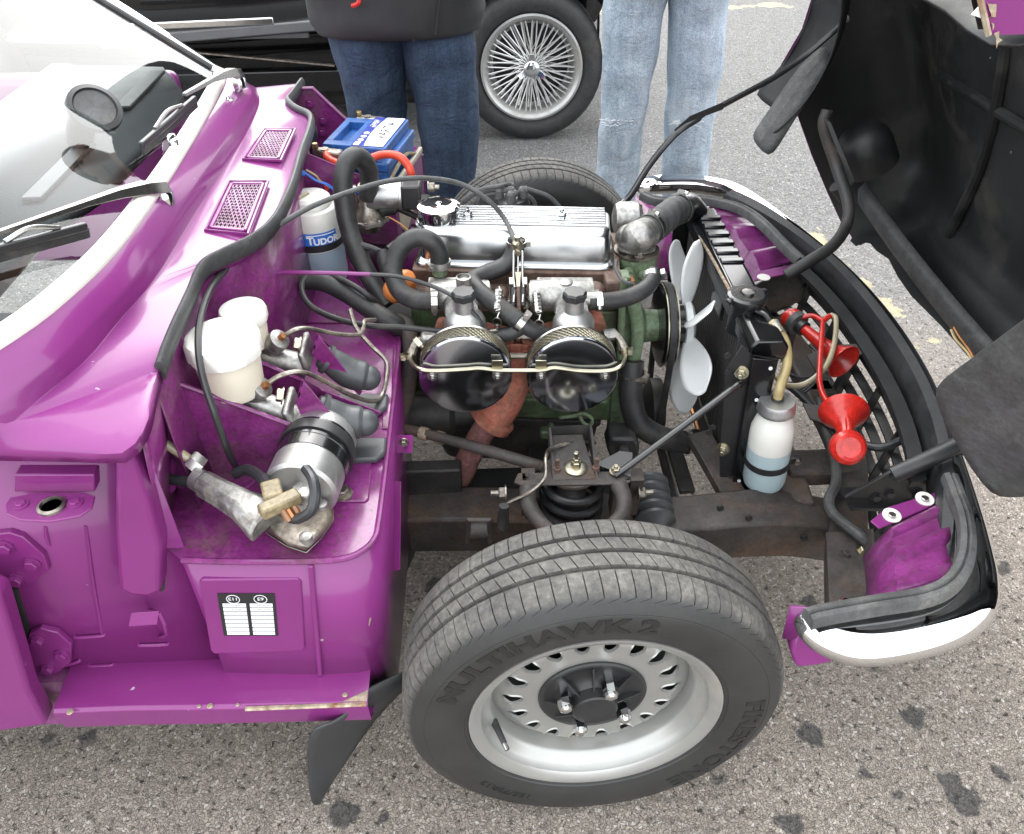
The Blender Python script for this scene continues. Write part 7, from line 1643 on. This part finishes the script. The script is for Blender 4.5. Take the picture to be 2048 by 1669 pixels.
# ------------------------------------------------------------------ heater valve and starter solenoid on the bulkhead
hv0 = P(735, 425, Y=.115)
hv = empty('heater_valve', hv0 - V(0, 0, .04), 'grey cast heater valve with scalloped flange below the looped hose', 'valve')
MB().lathe([(.020, -.035), (.024, -.02), (.034, -.018), (.034, -.010), (.030, -.008), (.026, .004), (.017, .018), (.015, .03)], hv0, (0, 0, 1), 28).build('valve_body', MAT['steel_dirty'], hv)
fl_ = MB(); fl_.rings([[hv0 + V(cos(2 * pi * k / 48) * .037 * (1 + .07 * cos(8 * 2 * pi * k / 48)), sin(2 * pi * k / 48) * .037 * (1 + .07 * cos(8 * 2 * pi * k / 48)), h) for k in range(48)] for h in (-.016, -.009)]); fl_.build('valve_flange', MAT['alloy'], hv)
for k in range(8):
    a = 2 * pi * k / 8; MB().bolt(hv0 + V(cos(a) * .034, sin(a) * .034, -.009), (0, 0, 1), .0042, .004).build('flange_screw', MAT['steel'], hv)
MB().lathe([(.0165, 0), (.0165, .014)], P(735, 384, Y=.115), (0, 0, 1), 20).build('hose_band', MAT['zinc'], hv)
MB().box(P(700, 398, Y=.115), (.03, .014, .05)).build('valve_lever', MAT['steel'], hv, bevel=.003)
MB().tube([P(706, 388, Y=.115), P(722, 384, Y=.115)], .004, 6, smooth=False).build('blue_sleeve', MAT['blue_bright'], hv)
hose('heater_hose', MAT['rubber'], hv, [P(737, 396, Y=.105), P(739, 362, Y=.10), P(733, 330, Y=.09), P(712, 313, Y=.075), P(692, 331, Y=.06), P(686, 376, Y=.045), P(692, 432, Y=.03), P(712, 500, Y=.0), P(742, 560, Y=-.03), P(775, 612, Y=-.06)], .0172, 16)
hose('heater_hose', MAT['rubber'], hv, [P(533, 606, Z=.585), P(552, 582, Z=.60), P(590, 565, Z=.62), P(640, 563, Z=.625), P(690, 585, Z=.61), P(745, 622, Z=.585), P(800, 655, Z=.56), P(840, 680, Z=.50)], .0165, 16)
clamp('hose_clip', MAT['steel'], hv, P(538, 600, Z=.588), P(552, 582, Z=.60) - P(533, 606, Z=.585), .0172, .012, (-1, -.3, .4))
so0 = P(772, 392, Y=.115)
sol = empty('starter_solenoid', so0 - V(0, 0, .03), 'starter solenoid with silver drum and black terminal cap beside the battery', 'solenoid')
MB().lathe([(.022, -.035), (.024, -.03), (.024, .025), (.027, .026), (.027, .030)], so0, (1, 0, 0), 28).build('drum', MAT['alloy_clean'], sol)
MB().box(so0 + V(.048, 0, .004), (.036, .050, .046)).build('terminal_cap', MAT['black_plastic'], sol, bevel=.004)
MB().box(so0 + V(.070, -.012, -.012), (.022, .030, .026)).build('terminal_block', MAT['black_plastic'], sol, bevel=.003)
MB().bolt(so0 + V(.078, .01, .01), (1, 0, 0), .009, .012, .012, .008).build('terminal_nut', MAT['steel_dirty'], sol)
MB().box(P(806, 398, Y=.115), (.010, .010, .022)).build('blue_spade', MAT['blue_bright'], sol, bevel=.002)
hose('red_wire', MAT['red_plastic'], sol, [P(804, 402, Y=.115), P(796, 408, Y=.115), P(784, 406, Y=.115)], .0022)
for c_, pts in (('copper', [(750, 384), (762, 374), (772, 386), (776, 405)]), ('tan_tube', [(815, 398), (830, 405), (838, 420)]), ('copper', [(770, 430), (800, 448), (822, 466)])): hose('wire', MAT[c_], sol, [P(x, y, Y=.115 - .006 * i) for i, (x, y) in enumerate(pts)], .0016, 6)
hose('starter_cable', MAT['rubber'], sol, [P(762, 420, Y=.115), P(790, 416, Y=.115), P(815, 425, Y=.115), P(845, 440, Y=.115), P(870, 455, Y=.115)], lambda t: .014 if t < .3 else .0065)
MB().prism([P(755, 432, Y=.115), P(778, 432, Y=.115), P(780, 444, Y=.115), P(756, 446, Y=.115)], (0, 0, .003)).build('foot', MAT['zinc'], sol)
for c_, r, pts in (('blue_bright', .0024, [(598, 346), (612, 348), (630, 360), (655, 370), (668, 380)]), ('tan_tube', .0018, [(612, 340), (632, 352), (640, 362), (660, 376)]), ('red_plastic', .003, [(650, 372), (654, 376), (652, 384)])):
    hose('bay_wire', MAT[c_], car, [P(x, y, Y=.12) for x, y in pts], r, 6)
MB().tube([P(598, 344, Y=.12), P(610, 348, Y=.12)], .005, 8, smooth=False).build('crimp', MAT['blue_bright'], car)
MB().tube([P(622, 240, Z=.73), P(630, 270, Z=.70), P(622, 300, Z=.67), P(628, 322, Z=.64)], .006, 8).build('battery_lead', MAT['tape'], car)
# ------------------------------------------------------------------ bonnet stay, hinge tubes and shields
MB().tube([P(1692, 42, Y=.50), P(1665, 65, Y=.50), P(1600, 120, Y=.50), P(1540, 160, Y=.49), P(1440, 214, Y=.47)], .0065, 10, 5).build('bonnet_stay', MAT['black'], car)
stj = MB().rings([[P(x, y, Y=Y) for x, y in ((1445, 205), (1447, 219), (1412, 232), (1370, 262), (1342, 272), (1350, 258), (1380, 232))] for Y in (.465, .452)]).build('stay_slide', MAT['black_satin'], car, bevel=.001)
MB().tube([P(1400, 235, Y=.46), P(1350, 270, Y=.45), P(1300, 330, Y=.44), P(1262, 390, Y=.42), P(1235, 418, Y=.40)], .0075, 10, 5).build('bonnet_stay', MAT['black'], car)
MB().lathe([(.010, 0), (.010, .006), (.004, .007)], P(1690, 38, Y=.498), (-.6, -1, 0), 14).build('stay_pivot', MAT['black'], bonnet)
MB().tube([P(1572, 552, Z=.475), P(1620, 522, Z=.505), P(1665, 492, Z=.525), P(1692, 452, Z=.545), P(1696, 405, Z=.58), P(1672, 330, Y=.38), P(1648, 255, Y=.42), P(1655, 220, Y=.43)], .0125, 14, 7).build('hinge_tube', MAT['chassis_dark'], bonnet)
MB().tube([P(1672, 372, Y=.375), P(1690, 395, Y=.375)], .016, 14, smooth=False).build('tube_saddle', MAT['chassis_dark'], bonnet)
MB().prism([P(1652, 240, Y=.40), P(1662, 245, Y=.40), P(1710, 362, Y=.37), P(1702, 372, Y=.37), P(1692, 352, Y=.38)], (0, .03, 0)).build('frame_strut', M('grey_strut', (.05, .052, .053), .6), bonnet, bevel=.001)
MB().tube([P(1786, 950, Z=.452), P(1850, 922, Z=.478), P(1925, 885, Z=.505), P(1990, 850, Z=.53)], .0135, 14, 4).build('hinge_tube', MAT['black_satin'], bonnet)
# rubber mud shields either side (front edge of each wheel arch)
shm = M('shield_rubber', (.080, .081, .082), .6, 0, 0, .2, 7, dirt=(.10, .097, .09), damt=.25, ds=5, bump=.12, bs=90)
def shield(rows, name='mud_shield'):
    MB().grid([[P(x, y, Y=Y) for x, y, Y in r] for r in rows]).build(name, shm, bonnet, solid=.004, subsurf=1)
shield([[(1868, 772, -.47), (1905, 745, -.50), (1980, 690, -.55), (2060, 630, -.60), (2160, 560, -.64)],
        [(1876, 815, -.47), (1920, 800, -.50), (1990, 760, -.55), (2070, 720, -.60), (2170, 660, -.64)],
        [(1908, 875, -.48), (1950, 870, -.50), (2010, 850, -.55), (2080, 830, -.60), (2180, 780, -.64)],
        [(1945, 940, -.49), (1985, 945, -.51), (2030, 940, -.55), (2090, 930, -.60), (2190, 890, -.64)],
        [(1985, 990, -.50), (2015, 994, -.52), (2055, 992, -.55), (2110, 990, -.60), (2200, 980, -.64)]])
shield([[(1503, 272, .50), (1520, 248, .50), (1560, 190, .52), (1600, 130, .54), (1648, 88, .56)],
        [(1512, 290, .47), (1530, 268, .47), (1575, 200, .49), (1615, 145, .51), (1656, 100, .53)],
        [(1538, 318, .45), (1556, 296, .45), (1600, 222, .47), (1640, 165, .49), (1662, 125, .51)]])
# near-side wiring stub on the lip
hose('lamp_wire', MAT['tan_tube'], bonnet, [P(1902, 660, X=.66), P(1912, 680, X=.66), P(1935, 705, X=.66), P(1950, 730, X=.66)], .0022, 6)
hose('lamp_wire', MAT['copper'], bonnet, [P(1908, 655, X=.66), P(1920, 675, X=.66), P(1942, 705, X=.66), P(1955, 735, X=.66)], .0022, 6)
